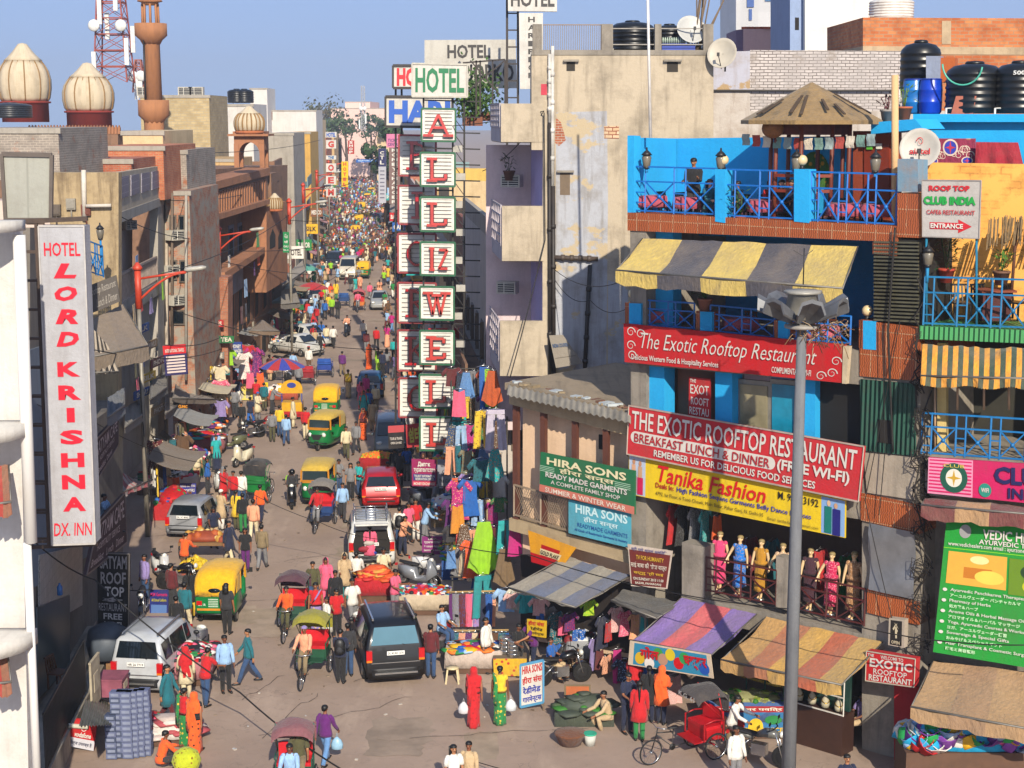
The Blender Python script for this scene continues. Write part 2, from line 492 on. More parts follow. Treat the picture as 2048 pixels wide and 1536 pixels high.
def body_mesh(J,fingers=True,sub=1):
 N={};E=[]
 def nd(k,p,r,par=None):
  N[k]=(tuple(p),r)
  if par:E.append((par,k))
 nd('pel',J['pel'],.115);nd('wai',J['wai'],.105,'pel');nd('che',J['che'],.12,'wai');nd('nb',J['nb'],.065,'che');nd('neck',J['neck'],.05,'nb')
 H=J['H']
 nd('jaw',H(0,-.022,.1),.06,'neck');nd('head',H(0,-.002,.165),.082,'jaw');nd('crown',H(0,.01,.225),.06,'head')
 nd('nose',H(0,-.098,.145),.016,'head')
 nd('earl',H(.085,.01,.15),.016,'head');nd('earr',H(-.085,.01,.15),.016,'head')
 for n,s in(('l',1),('r',-1)):
  nd(n+'hip',J[n+'hip']-V((0,0,.03)),.088,'pel');nd(n+'kn',J[n+'kn'],.056,n+'hip');nd(n+'ca',J[n+'kn'].lerp(J[n+'an'],.3),.055,n+'kn');nd(n+'an',J[n+'an'],.037,n+'ca');nd(n+'to',J[n+'to'],.032,n+'an')
  nd(n+'sh',J[n+'sh'],.058,'che');nd(n+'el',J[n+'el'],.039,n+'sh');nd(n+'wr',J[n+'wr'],.026,n+'el');nd(n+'hd',J[n+'hd'],.03,n+'wr')
  if fingers:
   d=(J[n+'hd']-J[n+'wr']).normalized();x=d.cross(V((1,0,0))).normalized();y=x.cross(d)
   for i,ln in enumerate((.062,.075,.07,.052)):
    b=J[n+'hd']+d*.02+x*(i-1.5)*.019
    nd(f'{n}f{i}',b+d*ln*.5,.0092,n+'hd');nd(f'{n}g{i}',b+d*ln*.9-y*s*.02,.0078,f'{n}f{i}')
   nd(n+'t0',J[n+'wr'].lerp(J[n+'hd'],.55)+x*-.035,.011,n+'hd');nd(n+'t1',J[n+'hd']+x*-.055+d*.02,.009,n+'t0')
 return skinned('body',N,E,'pel',SKIN[:1],sub)
def ring(c,rx,ry,n=12,ax=V((1,0,0)),ay=V((0,1,0)),fold=0.0,k=5,ph=0.0):
 return[c+ax*rx*math.cos(a)*(1+fold*math.sin(k*a+ph))+ay*ry*math.sin(a)*(1+fold*math.sin(k*a+ph))for a in[2*math.pi*i/n for i in range(n)]]
def torso(mb,J,hem=.12,flare=1.0,n=12,sl='long',m=0,puff=1.0):
 p,w,c,b=J['pel'],J['wai'],J['che'],J['nb']
 up=(b-w).normalized();ay=V((1,0,0)).cross(up)*-1;ax=V((1,0,0))
 lo=p-V((0,0,hem))if hem>=0 else w
 rr=[]
 if hem>.2:rr.append(ring(p.lerp(lo,1)+V((0,0,0)),.2*flare,.165*flare,n,fold=.05,k=4));rr.append(ring(p.lerp(lo,.5),.195*(1+flare)/2,.158*(1+flare)/2,n))
 else:rr.append(ring(lo,.2*flare,.155*flare,n))
 rr+=[ring(p,.19,.15,n),ring(w,.152*puff,.122*puff,n,ax,ay),ring(c,.18*puff,.132*puff,n,ax,ay),ring(c.lerp(b,.62),.165,.1,n,ax,ay),ring(b,.082,.07,n,ax,ay),ring(b+up*.025,.06,.058,n,ax,ay)]
 mb.loft(rr,m)
 for q in 'lr':
  s,e,wv=J[q+'sh'],J[q+'el'],J[q+'wr']
  s2=s+(c-s)*.12
  mb.ball(s2,.07,8,m)
  if sl=='long':mb.tube([s2,s.lerp(e,.2),s.lerp(e,.5),e,e.lerp(wv,.5),e.lerp(wv,.97)],[.062,.068,.062,.055,.05,.042],8,m)
  elif sl=='short':mb.tube([s2,s.lerp(e,.25),s.lerp(e,.5),s.lerp(e,.8)],[.062,.07,.067,.066],8,m)
  elif sl=='cap':mb.tube([s2,s.lerp(e,.3)],[.06,.06],8,m)
def legs(mb,J,w=1.0,m=0,to=.97,hips=True):
 p=J['pel']
 if hips:mb.loft([ring(p-V((0,0,.13)),.1,.09),ring(p-V((0,0,.06)),.168,.128),ring(p+V((0,0,.05)),.158,.122),ring(p+V((0,0,.1)),.14,.11)],m)
 for q in 'lr':
  h,k,a=J[q+'hip'],J[q+'kn'],J[q+'an']
  mb.tube([h+V((0,0,.03)),h.lerp(k,.25),h.lerp(k,.7),k,k.lerp(a,.4),k.lerp(a,to)],[.085,.092*w**.5,.08*w,.072*w,.068*w,.06*w],10,m)
def hair_cap(mb,J,style,m=0):
 H=J['H']
 prof=[(.235,.03),(.248,.045)]
 def cap(zs,r,back=.0):
  rr=[]
  for z,rad,yo in zs:rr.append([H(rad*math.cos(a),yo+rad*1.1*math.sin(a)-.0,z-(.055*max(0,math.sin(a))if z<.2 else 0)+(.03*max(0,-math.sin(a))if z<.2 else 0))for a in[2*math.pi*i/12 for i in range(12)]])
  mb.loft(rr,m)
 cap([(.176,.085,.016),(.205,.09,.014),(.235,.082,.014),(.26,.058,.014),(.27,.02,.014)],0)
 if style=='plait':mb.tube([H(0,.09,.14),H(0,.115,.02),H(0,.14,-.12),H(0,.13,-.3)],[.045,.036,.028,.012],7,m)
 if style=='long':mb.loft([[H(x*.1,.055+.05*(1-x*x)+(.02 if o else 0),z)for x in(-1,-.5,0,.5,1)for o in(0,)]+[H(x*.1,.1+.05*(1-x*x),z)for x in(1,.5,0,-.5,-1)]for z in(.2,.1,0,-.08)],m)
 if style=='bun':mb.ball(H(0,.115,.15),.05,8,m)
def shawl(mb,J,m=0,n=14):
 H=J['H'];c=J['che']
 rr=[[H(r*math.cos(a),.02+r*1.12*math.sin(a),z)for a in[math.radians(t)for t in range(-55,236,21)]]for z,r in((.285,.025),(.262,.075),(.22,.105),(.14,.11),(.06,.1))]
 b=J['nb']
 rr+=[[b+V((r*1.35*math.cos(a),.01+r*math.sin(a),z))for a in[math.radians(t)for t in range(-65,246,22)]][:len(rr[0])]for z,r in((-.02,.14),(-.12,.165),(-.28,.172))]
 mb.loft(rr,m,False,True,False)
 mb.sheet(lambda u,v:b+V((-.1+.24*u+.03*math.sin(5*v),.165+.015*math.sin(9*u),-.1-.55*v)),4,5,.012,None,True,V((0,1,0)))
def skirt(mb,J,top_=.06,r0=.155,r1=.24,z1=.03,m=0,fold=.05,n=20):
 p=J['pel'];zt=p.z+top_
 cx=(J['lan'].x+J['ran'].x)/2;cy=(J['lan'].y+J['ran'].y)/2
 spread=abs(J['lan'].y-J['ran'].y)*.45
 mb.loft([ring(V((cx*t,cy*t+p.y*(1-t),zt+(z1-zt)*t)),r0+(r1-r0)*t**.8+.03*math.sin(math.pi*min(1,t*2.2)),(r0*.82+(r1*.85-r0*.82)*t**.8)+spread*t,n,fold=fold*t,k=7)for t in(0,.12,.3,.5,.7,.88,1)],m)
TPL={}
def person_tpl(key,J,outfit,hair='short',sleeve='long',hem=.1,near=True,extra=None,shoes=True):
 root=top('person','x','person');LABELS.clear()
 bd=bpy.data.objects.new('body',body_mesh(J));COL.objects.link(bd);bd.parent=root
 if outfit in('shirt','kurta','kurti','tee'):
  b=MB();torso(b,J,{'shirt':hem,'tee':hem,'kurta':.42,'kurti':.36}[outfit],1.25 if outfit in('kurta','kurti')else 1.0,12,sleeve);b.build('shirt',CL('white'),root,uv=False)
  b=MB();legs(b,J,1.18 if outfit in('kurta',)else 1.0);b.build('trousers',CL('navy'),root,uv=False)
 elif outfit=='sari':
  b=MB();torso(b,J,-1,1,12,'cap');b.build('shirt',CL('white'),root,uv=False)
  b=MB();skirt(b,J,.06,.15,.175,.03,0,.14)
  c,p,s=J['che'],J['pel'],J['lsh']
  A=[p+V((-.17,-.02,.05)),p+V((-.08,-.15,.12)),c+V((.06,-.155,0)),s+V((-.03,-.05,.07)),s+V((-.03,.1,.02)),c+V((.1,.17,-.1)),p+V((.12,.19,.0)),p+V((.12,.2,-.3))]
  b.loft([[q+V((-.055,0,-.05)),q+V((.055,0,.05)),q+V((.06,.01,.05)),q+V((-.05,.012,-.05))]for q in A])
  b.build('sari',CL('orange'),root,uv=False)
 elif outfit=='skirt':
  b=MB();torso(b,J,.08,1,12,sleeve);b.build('shirt',CL('white'),root,uv=False)
  b=MB();skirt(b,J,.08,.15,.22,.45);b.build('trousers',CL('navy'),root,uv=False)
 if hair=='shawl':
  b=MB();hair_cap(b,J,'short');b.build('hair',HAIR,root,uv=False)
  b=MB();shawl(b,J);b.build('headscarf',CL('pink'),root,uv=False)
 elif hair=='cap':
  b=MB();hair_cap(b,J,'short');b.build('cap',CL('grey'),root,uv=False)
 elif hair=='helmet':
  H=J['H'];b=MB();b.loft([ring(H(0,.01,z),r,r*1.15,12)for z,r in((.06,.1),(.1,.125),(.18,.138),(.25,.115),(.295,.05))]);b.build('helmet',M('#101114',.25),root,uv=False)
 else:
  b=MB();hair_cap(b,J,hair);b.build('hair',HAIR,root,uv=False)
 H=J['H'];b=MB()
 for s in(-1,1):b.ball(H(s*.032,-.082,.168),(.013,.008,.008),6,0);b.bar(H(s*.018,-.087,.187),H(s*.048,-.08,.188),.006,.008)
 b.bar(H(-.024,-.08,.108),H(.024,-.08,.108),.012,.009,1)
 b.build('face',[EYE,LIP],root,uv=False)
 if shoes:
  for q in 'lr':
   a,t=J[q+'an'],J[q+'to']
   MB().loft([ring(V((a.x,a.y+.055,a.z-.035)),.03,.03,8,V((1,0,0)),V((0,0,1))),ring(V((a.x,a.y,a.z-.03)),.044,.045,8,V((1,0,0)),V((0,0,1))),ring(t+V((0,.02,.0)),.046,.035,8,V((1,0,0)),V((0,0,1))),ring(t+V((0,-.05,-.008)),.03,.02,8,V((1,0,0)),V((0,0,1)))]).build('shoe',SHOE,root,uv=False)
 if extra:extra(root,J)
 TPL[key]=root
 return root
WALK=dict(la=24,lk=6,ra=-18,rk=14,ls=-18,le=12,rs=22,re=20)
WALK2=dict(la=-14,lk=22,ra=18,rk=3,ls=16,le=16,rs=-16,re=14)
STAND=dict(la=2,lk=1,ra=-1,rk=2,ls=3,le=16,rs=-2,re=14)
REACH=dict(la=6,lk=4,ra=-6,rk=3,ls=48,le=30,rs=38,re=35,lean=16,tilt=12)
PHONE=dict(la=2,lk=0,ra=-2,rk=3,ls=22,le=82,rs=16,re=70,tilt=16,lab=4,rab=4)
SITP=dict(la=72,lk=62,ra=58,rk=70,ls=46,le=22,rs=46,re=22,lean=14,sit=.86)
SITB=dict(la=86,lk=84,ra=82,rk=88,ls=22,le=58,rs=26,re=60,lean=4,sit=.45)
SQUAT=dict(la=96,lk=112,ra=92,rk=116,ls=44,le=30,rs=40,re=36,lean=20,sit=.22,spread=.12)
CARRY=dict(la=4,lk=2,ra=-3,rk=2,ls=2,le=4,rs=0,re=4)
def tpls():
 for k,P in(('walk',WALK),('walk2',WALK2),('stand',STAND),('reach',REACH),('phone',PHONE)):
  person_tpl('m_'+k,joints(**P),'shirt')
 for k,P in(('walk',WALK2),('stand',PHONE),('reach',REACH)):person_tpl('t_'+k,joints(**P),'tee',sleeve='short')
 for k,P in(('stand',STAND),('walk',WALK)):person_tpl('k_'+k,joints(**P),'kurta')
 for k,P in(('walk',WALK2),('stand',STAND)):person_tpl('w_'+k,joints(**P),'kurti','plait')
 for k,P in(('walk',dict(WALK2,la=-7,ra=9)),('stand',PHONE)):person_tpl('s_'+k,joints(**P),'kurti','shawl')
 for k,P in(('walk',dict(WALK2,la=-5,ra=6)),('stand',dict(CARRY,tilt=5))):person_tpl('sari_'+k,joints(**P),'sari','bun')
 person_tpl('l_stand',joints(**STAND),'tee','long','short')
 person_tpl('l_reach',joints(**REACH),'tee','long','short')
 person_tpl('ride',joints(**SITP),'shirt');person_tpl('ridecap',joints(**SITP),'shirt','cap');person_tpl('rideh',joints(**SITP),'shirt','helmet')
 person_tpl('sit',joints(**SITB),'tee',sleeve='short');person_tpl('sitw',joints(**SITB),'kurti','long')
 person_tpl('squat',joints(**SQUAT),'shirt');person_tpl('capstand',joints(**PHONE),'kurta','cap')
def far_tpl(key,J,fem):
 b=MB()
 torso(b,J,.1 if not fem else .36,1.2 if fem else 1,8,'short',1)
 legs(b,J,1.05,2)if fem!=2 else skirt(b,J,m=2,n=10)
 for q in 'lr':b.tube([J[q+'sh'],J[q+'el'],J[q+'wr'],J[q+'hd']],[.05,.042,.032,.03],6,0);b.tube([J[q+'an'],J[q+'to']],[.04,.03],6,0)
 H=J['H']
 b.loft([ring(J['nb'],.05,.05,8),ring(H(0,-.01,.07),.055,.055,8),ring(H(0,-.02,.12),.075,.085,8),ring(H(0,-.01,.19),.078,.092,8),ring(H(0,0,.24),.05,.06,8)],0)
 hair_cap(b,J,'plait' if fem else 'short',3)
 o=b.build('person',[SKIN[0],CL('white'),CL('navy'),HAIR],uv=False)
 TPL[key]=o
 return o
LM=[]
def mark(p,words):LM.append((p[0],p[1],words))
def pxof(p):
 d=V((p[0],p[1],p[2]if len(p)>2 else 0))-V((0,0,CZ))
 dep=d.y*CP-d.z*SP
 return 1024+FP*d.x/dep
def rel(x,y,k=0):
 s=sorted(LM,key=lambda l:math.hypot(l[0]-x,(l[1]-y)*.8))
 l=s[min(k,len(s)-1)]
 dx=pxof((x,y))-pxof(l[:2]);dy=y-l[1];w=FP/y
 r='left of' if dx<-.7*w else 'right of' if dx>.7*w else 'behind' if dy>0 else 'in front of'
 return r+' '+l[2]
KIND={'m_':('shirt','trousers'),'t_':('t-shirt','trousers'),'k_':('long kurta','trousers'),'w_':('tunic','trousers'),'s_':('tunic','trousers'),'l_':('top','trousers')}
ACT={'walk':'walking','walk2':'walking','stand':'standing','reach':'leaning forward','phone':'with hands raised'}
PPL=[]
def person(key,p,rz,c1,c2,label=None,c3=None,hair=None,skin=None,sc=None,mirror=False,shoes=None,group=None):
 sk=SKIN_PALE if skin=='pale' else SKIN[len(PPL)%4]if skin is None else SKIN[skin]
 mats={'body':[sk],'shirt':[CL(c1)],'trousers':[CL(c2)],'sari':[cloth(PAL[c2],{'red':'#8a0c14','green':'#c8a838','orange':'#1c1210'}.get(c2,'#c8a860'),'dots',9.0,'#6e6255',.1)]}
 if c3:mats['headscarf']=mats['cap']=[c3 if not isinstance(c3,str)else CL(c3)]
 if hair:mats['hair']=[HAIRS[hair]]
 if shoes:mats['shoe']=[CL(shoes)]
 sc=sc or R.uniform(.94,1.02)
 if not label:
  t,bt=KIND.get(key[:2],('shirt','trousers'));pose=ACT.get(key.split('_')[-1],'sitting')
  if key.startswith('sari'):base=f'person in {c2} sari and {c1} blouse'
  elif key.startswith('s_'):base=f'person in {c1} {t} and {c3} headscarf'
  else:base=f'person in {c1} {t} and {c2} {bt}'
  for k in(0,1,2,3,4):
   label=f'{base} {pose} {rel(p[0], p[1], k)}'
   if label not in LABELS and len(label.split())<=16:break
 o=dup(TPL[key],p,math.radians(rz),label,group or 'people in the bazaar street',(-sc if mirror else sc,sc,sc),mats)
 PPL.append(o)
 return o
# ---- vehicles (built facing -Y, toward the camera; their rear is +Y)
RUB=M('#151414',.9);CHR=M('#b8babc',.25,.9,.1);BLK=M('#18181a',.5);GLS=glass('#10181e');RED=M('#b01018',.3,0,.1,2,.4);LAMP=M('#d8d8d0',.2,.2,.05)
AMB=M('#d07018',.3);PLATE=M('#d8d8d4',.5,0,.05)
CX=Matrix.Rotation(math.pi/2,3,'Y')
def wheel(par,c,r,w,name='wheel',rim=CHR,spokes=0):
 wl=MB()
 if spokes:wl.tube([V(c)+V((0,r*math.cos(a)*.96,r*math.sin(a)*.96))for a in[2*math.pi*i/20 for i in range(20)]],w/2,6,close=True)
 else:wl.lathe([(r*.62,-w*.5),(r*.9,-w*.5),(r,-w*.32),(r,w*.32),(r*.9,w*.5),(r*.62,w*.5)],c,20,0,CX)
 o=wl.build(name,RUB,par,uv=False)
 b=MB()
 if spokes:
  c=V(c)
  for i in range(spokes):
   a=2*math.pi*i/spokes;b.bar(c,c+V((0,r*math.cos(a),r*math.sin(a)))*.95,.006)
  b.tube([c+V((0,r*.9*math.cos(a),r*.9*math.sin(a)))for a in[2*math.pi*i/20 for i in range(20)]],.012,5,close=True)
  b.tube([c-V((.05,0,0)),c+V((.05,0,0))],.03)
 else:b.lathe([(.02,-w*.5),(r*.3,-w*.58),(r*.6,-w*.54),(r*.64,-w*.5),(r*.64,w*.5),(r*.6,w*.54),(r*.3,w*.58),(.02,w*.5)],c,16,0,CX,.06,5)
 b.build('rim',rim,o,uv=False)
 return o
def car(name,label,cat,col,L=3.9,Wd=1.66,H=1.5,style='hatch',plate='DL 3C 2781',rack=None,hatch=False,extra=None,dark=None):
 root=top(name,label,cat)
 paint=M(col,.34,.15,.24,1.8,.45)
 hw=Wd/2;zb=H*.60
 if style=='hatch':st=[(-.5,.42,.42,.78,.74),(-.485,.58,.6,.9,.8),(-.27,.93,.97,.98,.86),(-.2,1,1.02,1,.86),(-.02,1,1.6,1,.76),(.1,1,1.66,1,.77),(.3,1,1.64,1,.77),(.41,1.0,1.56,.99,.74),(.47,.98,1.02,.97,.88),(.492,.7,.72,.95,.9),(.5,.42,.42,.9,.86)]
 elif style=='suv':st=[(-.5,.42,.42,.82,.78),(-.49,.72,.76,.93,.85),(-.26,.96,.99,.98,.88),(-.2,1,1.02,1,.88),(-.08,1,1.6,1,.8),(.02,1,1.67,1,.82),(.3,1,1.67,1,.82),(.45,1,1.63,1,.8),(.475,.98,1.04,.98,.92),(.492,.7,.72,.97,.93),(.5,.42,.42,.95,.9)]
 elif style=='sedan':st=[(-.5,.42,.42,.8,.76),(-.485,.62,.64,.9,.82),(-.27,.92,.96,.98,.86),(-.2,1,1.02,1,.86),(-.05,1,1.58,1,.74),(.05,1,1.66,1,.75),(.2,1,1.63,1,.75),(.35,1.0,1.06,1,.84),(.47,.97,1.0,.96,.84),(.49,.7,.72,.93,.86),(.5,.42,.42,.9,.84)]
 else:st=[(-.5,.42,.42,.85,.8),(-.49,.75,.78,.95,.9),(-.4,1,1.02,1,.92),(-.28,1,1.6,1,.86),(-.2,1,1.68,1,.88),(.1,1,1.68,1,.88),(.42,1,1.67,1,.88),(.48,1,1.6,1,.86),(.488,.98,1.04,.98,.93),(.495,.7,.72,.97,.93),(.5,.42,.42,.95,.9)]
 rr=[];pts=[]
 for y,b,r,wb,wr in st:
  z0=.24;B=b*zb;T=r*zb;a=hw*wb;c=hw*wr;y*=L
  if T<B+.02:T=B+.02
  rr.append([V((-a*.9,y,z0)),V((-a*1.0,y,z0+(B-z0)*.45)),V((-a*.985,y,B)),V((-c,y,T-.05*(T-B))),V((-c*.88,y,T)),V((0,y,T+.03)),V((c*.88,y,T)),V((c,y,T-.05*(T-B))),V((a*.985,y,B)),V((a*1.0,y,z0+(B-z0)*.45)),V((a*.9,y,z0))])
  pts.append((y,B,T,a*.985,c))
 bm=MB();bm.loft(rr);body=bm.build('body',paint,root,uv=False)
 iw=next(i for i,s in enumerate(st)if s[2]>1.4);il=max(i for i,s in enumerate(st)if s[2]>1.4)
 def pane(nm,q,mat=GLS,e=.012):
  q=[V(p)for p in q];n=(q[1]-q[0]).cross(q[2]-q[0]).normalized();c=sum(q,V())/4
  if n.dot(c-V((0,0,zb*.9)))<0:n=-n
  MB().prism([c+(p-c)*.9+n*e for p in q],-n*.01).build(nm,mat,root,uv=False)
 (y0,B0,T0,a0,c0),(y1,B1,T1,a1,c1)=pts[iw-1],pts[iw]
 pane('windscreen',[(-c0,y0,T0+.02),(c0,y0,T0+.02),(c1*.93,y1,T1+.0),(-c1*.93,y1,T1+.0)],GLS,.03)
 (y2,B2,T2,a2,c2),(y3,B3,T3,a3,c3)=pts[il],pts[il+1]
 if not hatch:pane('rear_window',[(-c2*.93,y2,T2-.03),(c2*.93,y2,T2-.03),(c3*.95,y3,T3+.05),(-c3*.95,y3,T3+.05)],dark or GLS,.035)
 for s in(-1,1):
  for i in range(iw,il):
   p,q=pts[i],pts[i+1]
   if q[0]-p[0]<.12*L*.6:continue
   pane("side_window",[(s*p[3],p[0],p[1]+.03),(s*q[3],q[0],q[1]+.03),(s*q[4],q[0],q[2]-.1),(s*p[4],p[0],p[2]-.1)],GLS,.035)
  for y in(-.33*L,.31*L):wheel(root,(s*(hw-.09),y,.3),.3,.19)
  MB().ball((s*(hw+.08),pts[iw][0]-.25,zb+.1),(.1,.06,.07),8).build('mirror',paint if style!='suv' else BLK,root,uv=False)
  MB().ball((s*hw*.68,-L*.475,zb*.78),(.17,.09,.09),10).build('headlight',LAMP,root,uv=False)
  zt=zb*.78 if style in('hatch','sedan')else zb*.8
  MB().box((s*(hw*.86),L*.487,zt+.05),(.17,.1,.32 if style!='sedan' else .18)).box((s*(hw*.86),L*.489,zt-.1),(.16,.1,.06),1).build('tail_light',[RED,AMB],root,uv=False)
  for y in(-.08*L,.14*L):MB().bar((s*(hw*1.005),y,zb*.86),(s*(hw*1.005),y+.16,zb*.86),.03,.02).build('door_handle',BLK,root,uv=False)
 for y,s in((-L*.5,-1),(L*.5,1)):
  b=MB();b.loft([[V((x*hw*.96,y+s*(.05-.08*abs(x)**3),z))for x in(-1,-.6,0,.6,1)]+[V((x*hw*.9,y-s*.1,z))for x in(1,0,-1)]for z in(.3,.36,.52,.56)]);b.build('bumper',paint if style in('hatch','sedan')else BLK,root,uv=False)
 q=[V((.26,L*.5+.07,.62)),V((-.26,L*.5+.07,.62)),V((-.26,L*.5+.07,.5)),V((.26,L*.5+.07,.5))]
 if style in('suv','van','hatch'):q=[p+V((0,-.03,zb*.42))for p in q]
 MB().prism(q,V((0,-.02,0))).build('number_plate',PLATE,root,uv=False)
 b=MB();letter(b,q,V((0,.004,0)),plate,.06,.2,.94,.8);b.build('plate_lettering',BLK,root,uv=False)
 for s in(-1,1):
  b=MB()
  for y in(-.2*L,.03*L,.22*L):b.bar((s*(hw*1.0),y,.34),(s*(hw*.99),y,zb*.97),.012,.016)
  b.bar((s*hw*1.0,-.4*L,.62),(s*hw*1.0,.4*L,.62),.03,.035);b.build('door_seam',BLK,root,uv=False)
 b=MB();b.bar((-hw*.8,L*.5+.02,zb*.66),(hw*.8,L*.5+.02,zb*.66),.02);b.bar((-hw*.7,L*.5+.1,.44),(hw*.7,L*.5+.1,.44),.05);b.build('rear_trim',CHR if style=='suv' else BLK,root,uv=False)
 if not hatch:
  b=MB();b.bar((-.3,pts[il+1][0]+.03,pts[il+1][2]+.07),(.1,pts[il+1][0]-.02,pts[il+1][2]+.2),.015);b.build('wiper',BLK,root,uv=False)
 if rack:
  b=MB();z=zb*1.67+.1;y0,y1=-.02*L,.42*L
  if rack=='bars':
   for s in(-1,1):b.bar((s*hw*.68,y0,z-.02),(s*hw*.68,y1,z-.02),.05,.06)
  else:
   for s in(-1,-.3,.3,1):b.tube([(s*hw*.66,y0,z),(s*hw*.66,y1,z)],.018)
   for k in range(6):b.tube([(-hw*.7,y0+(y1-y0)*k/5,z),(hw*.7,y0+(y1-y0)*k/5,z)],.018)
   for s in(-1,1):
    b.tube([(s*hw*.72,y0,z+.12),(s*hw*.72,y1,z+.12)],.02)
    for k in range(4):b.bar((s*hw*.7,y0+(y1-y0)*k/3,z-.15),(s*hw*.7,y0+(y1-y0)*k/3,z+.12),.03)
  b.build('roof_rack',CHR,root,uv=False)
 if extra:extra(root,pts,L,hw,zb)
 return root
GRN=M('#0c6a34',.35,0,.12,2,.3);YEL=cloth('#dca80e',None,'plain',14,'#8a7020',.15);YEL2=cloth('#b89a3a',None,'plain',14,'#8a7a50',.3)
def auto(label,hood=YEL,low=GRN,face='#c8901a',group='auto rickshaws in the bazaar'):
 r=top('auto_rickshaw',label,'auto rickshaw',group=group)
 b=MB()
 rr=[]
 for y,w,z0,z1 in((-1.32,.16,.5,.74),(-1.25,.34,.36,.98),(-1.1,.5,.3,1.05),(-.85,.6,.28,1.08),(-.6,.64,.26,.62),(0,.66,.26,.6),(.3,.67,.26,1.02),(.9,.68,.28,1.05),(1.2,.66,.34,1.02),(1.27,.6,.4,.98)):
  rr.append([V((-w*.85,y,z0)),V((-w,y,z0+.15)),V((-w,y,z1-.06)),V((-w*.92,y,z1)),V((w*.92,y,z1)),V((w,y,z1-.06)),V((w,y,z0+.15)),V((w*.85,y,z0))])
 b.loft(rr);b.build('body',low,r,uv=False)
 b=MB();rr=[]
 for y,w,z0,z1 in((-.86,.55,1.52,1.64),(-.7,.62,1.55,1.74),(0,.66,1.55,1.8),(.7,.67,1.5,1.8),(1.05,.67,1.04,1.72),(1.22,.66,1.0,1.5),(1.27,.63,.98,1.25)):
  rr.append([V((-w,y,z0)),V((-w,y,z1-.16)),V((-w*.88,y,z1-.03)),V((-w*.4,y,z1+.02)),V((w*.4,y,z1+.02)),V((w*.88,y,z1-.03)),V((w,y,z1-.16)),V((w,y,z0))])
 b.loft(rr);b.build('hood',hood,r,uv=False)
 for s in(-1,1):
  MB().bar((s*.6,-.86,1.05),(s*.58,-.84,1.56),.07,.06).bar((s*.665,.3,1.0),(s*.665,.3,1.6),.06).build('door_post',M(face,.4),r,uv=False)
  MB().prism([(s*.66,.34,1.03),(s*.66,1.0,1.05),(s*.66,.8,1.55),(s*.66,.34,1.55)],(s*.02,0,0)).build('side_curtain',hood,r,uv=False)
  MB().ball((s*.36,-1.22,.84),(.11,.08,.11),10).build('headlight',LAMP,r,uv=False)
  MB().box((s*.5,1.29,.78),(.18,.04,.14)).build('tail_light',RED,r,uv=False)
  MB().bar((s*.62,-.84,1.3),(s*.76,-.9,1.32),.02).box((s*.78,-.9,1.3),(.12,.03,.16)).build('mirror',BLK,r,uv=False)
  wheel(r,(s*.58,.78,.21),.21,.11)
 wheel(r,(0,-1.12,.21),.21,.1)
 MB().prism([(-.52,-.93,1.1),(.52,-.93,1.1),(.5,-.885,1.53),(-.5,-.885,1.53)],(0,.02,0)).build('windscreen',glass('#283438',.1),r,uv=False)
 MB().prism([(-.5,-1.12,1.06),(.5,-1.12,1.06),(.55,-.94,1.12),(-.55,-.94,1.12)],(0,0,.03)).build('cowl',M(face,.4),r,uv=False)
 MB().prism([(-.3,-1.31,.86),(.3,-1.31,.86),(.16,-1.34,.6),(-.16,-1.34,.6)],(0,.12,0)).box((0,-1.26,.48),(.22,.2,.1)).tube([(-.5,-1.18,.42),(0,-1.4,.44),(.5,-1.18,.42)],.025).build('grille',BLK,r,uv=False)
 MB().box((0,.45,.66),(1.1,.5,.14)).box((0,.72,.95),(1.1,.12,.5)).build('seat',BLK,r,uv=False)
 b=MB();b.loft([ring(V((0,1.268+e,1.2)),.2*k,.075*k,16,V((1,0,0)),V((0,-.12,1)))for e,k in((-.02,1),(.015,1))]);b.build('rear_window',GLS,r,uv=False)
 for s in(-1,1):MB().bar((s*.672,-.62,.5),(s*.69,.26,.5),.03,.05).build('side_rail',BLK,r,uv=False)
 b=MB();b.tube([(-.62,1.3,.4),(.62,1.3,.4)],.035);b.build('bumper',BLK,r,uv=False)
 b=MB();q=[V((.6,1.315,.98)),V((-.6,1.315,.98)),V((-.6,1.315,.5)),V((.6,1.315,.5))]
 b.prism([q[0]-V((.0,.03,0)),q[1]-V((0,.03,0)),q[2]-V((0,.03,0)),q[3]-V((0,.03,0))],(0,-.02,0),0)
 letter(b,q,V((0,-.02,0)),'#r',.02,.8,.98,.95,m=1)
 for k in range(5):letter(b,q,V((0,-.018,0)),'#r',.33,.12+.13*k,.6,.17+.13*k,m=2)
 letter(b,q,V((0,-.018,0)),'DL 1R',.06,.45,.26,.62,m=2);letter(b,q,V((0,-.018,0)),'CNG',.7,.3,.92,.5,m=1)
 b.build('tail_panel',[low,M('#c8801a',.5),M('#c8d8c8',.5)],r,uv=False)
 return r
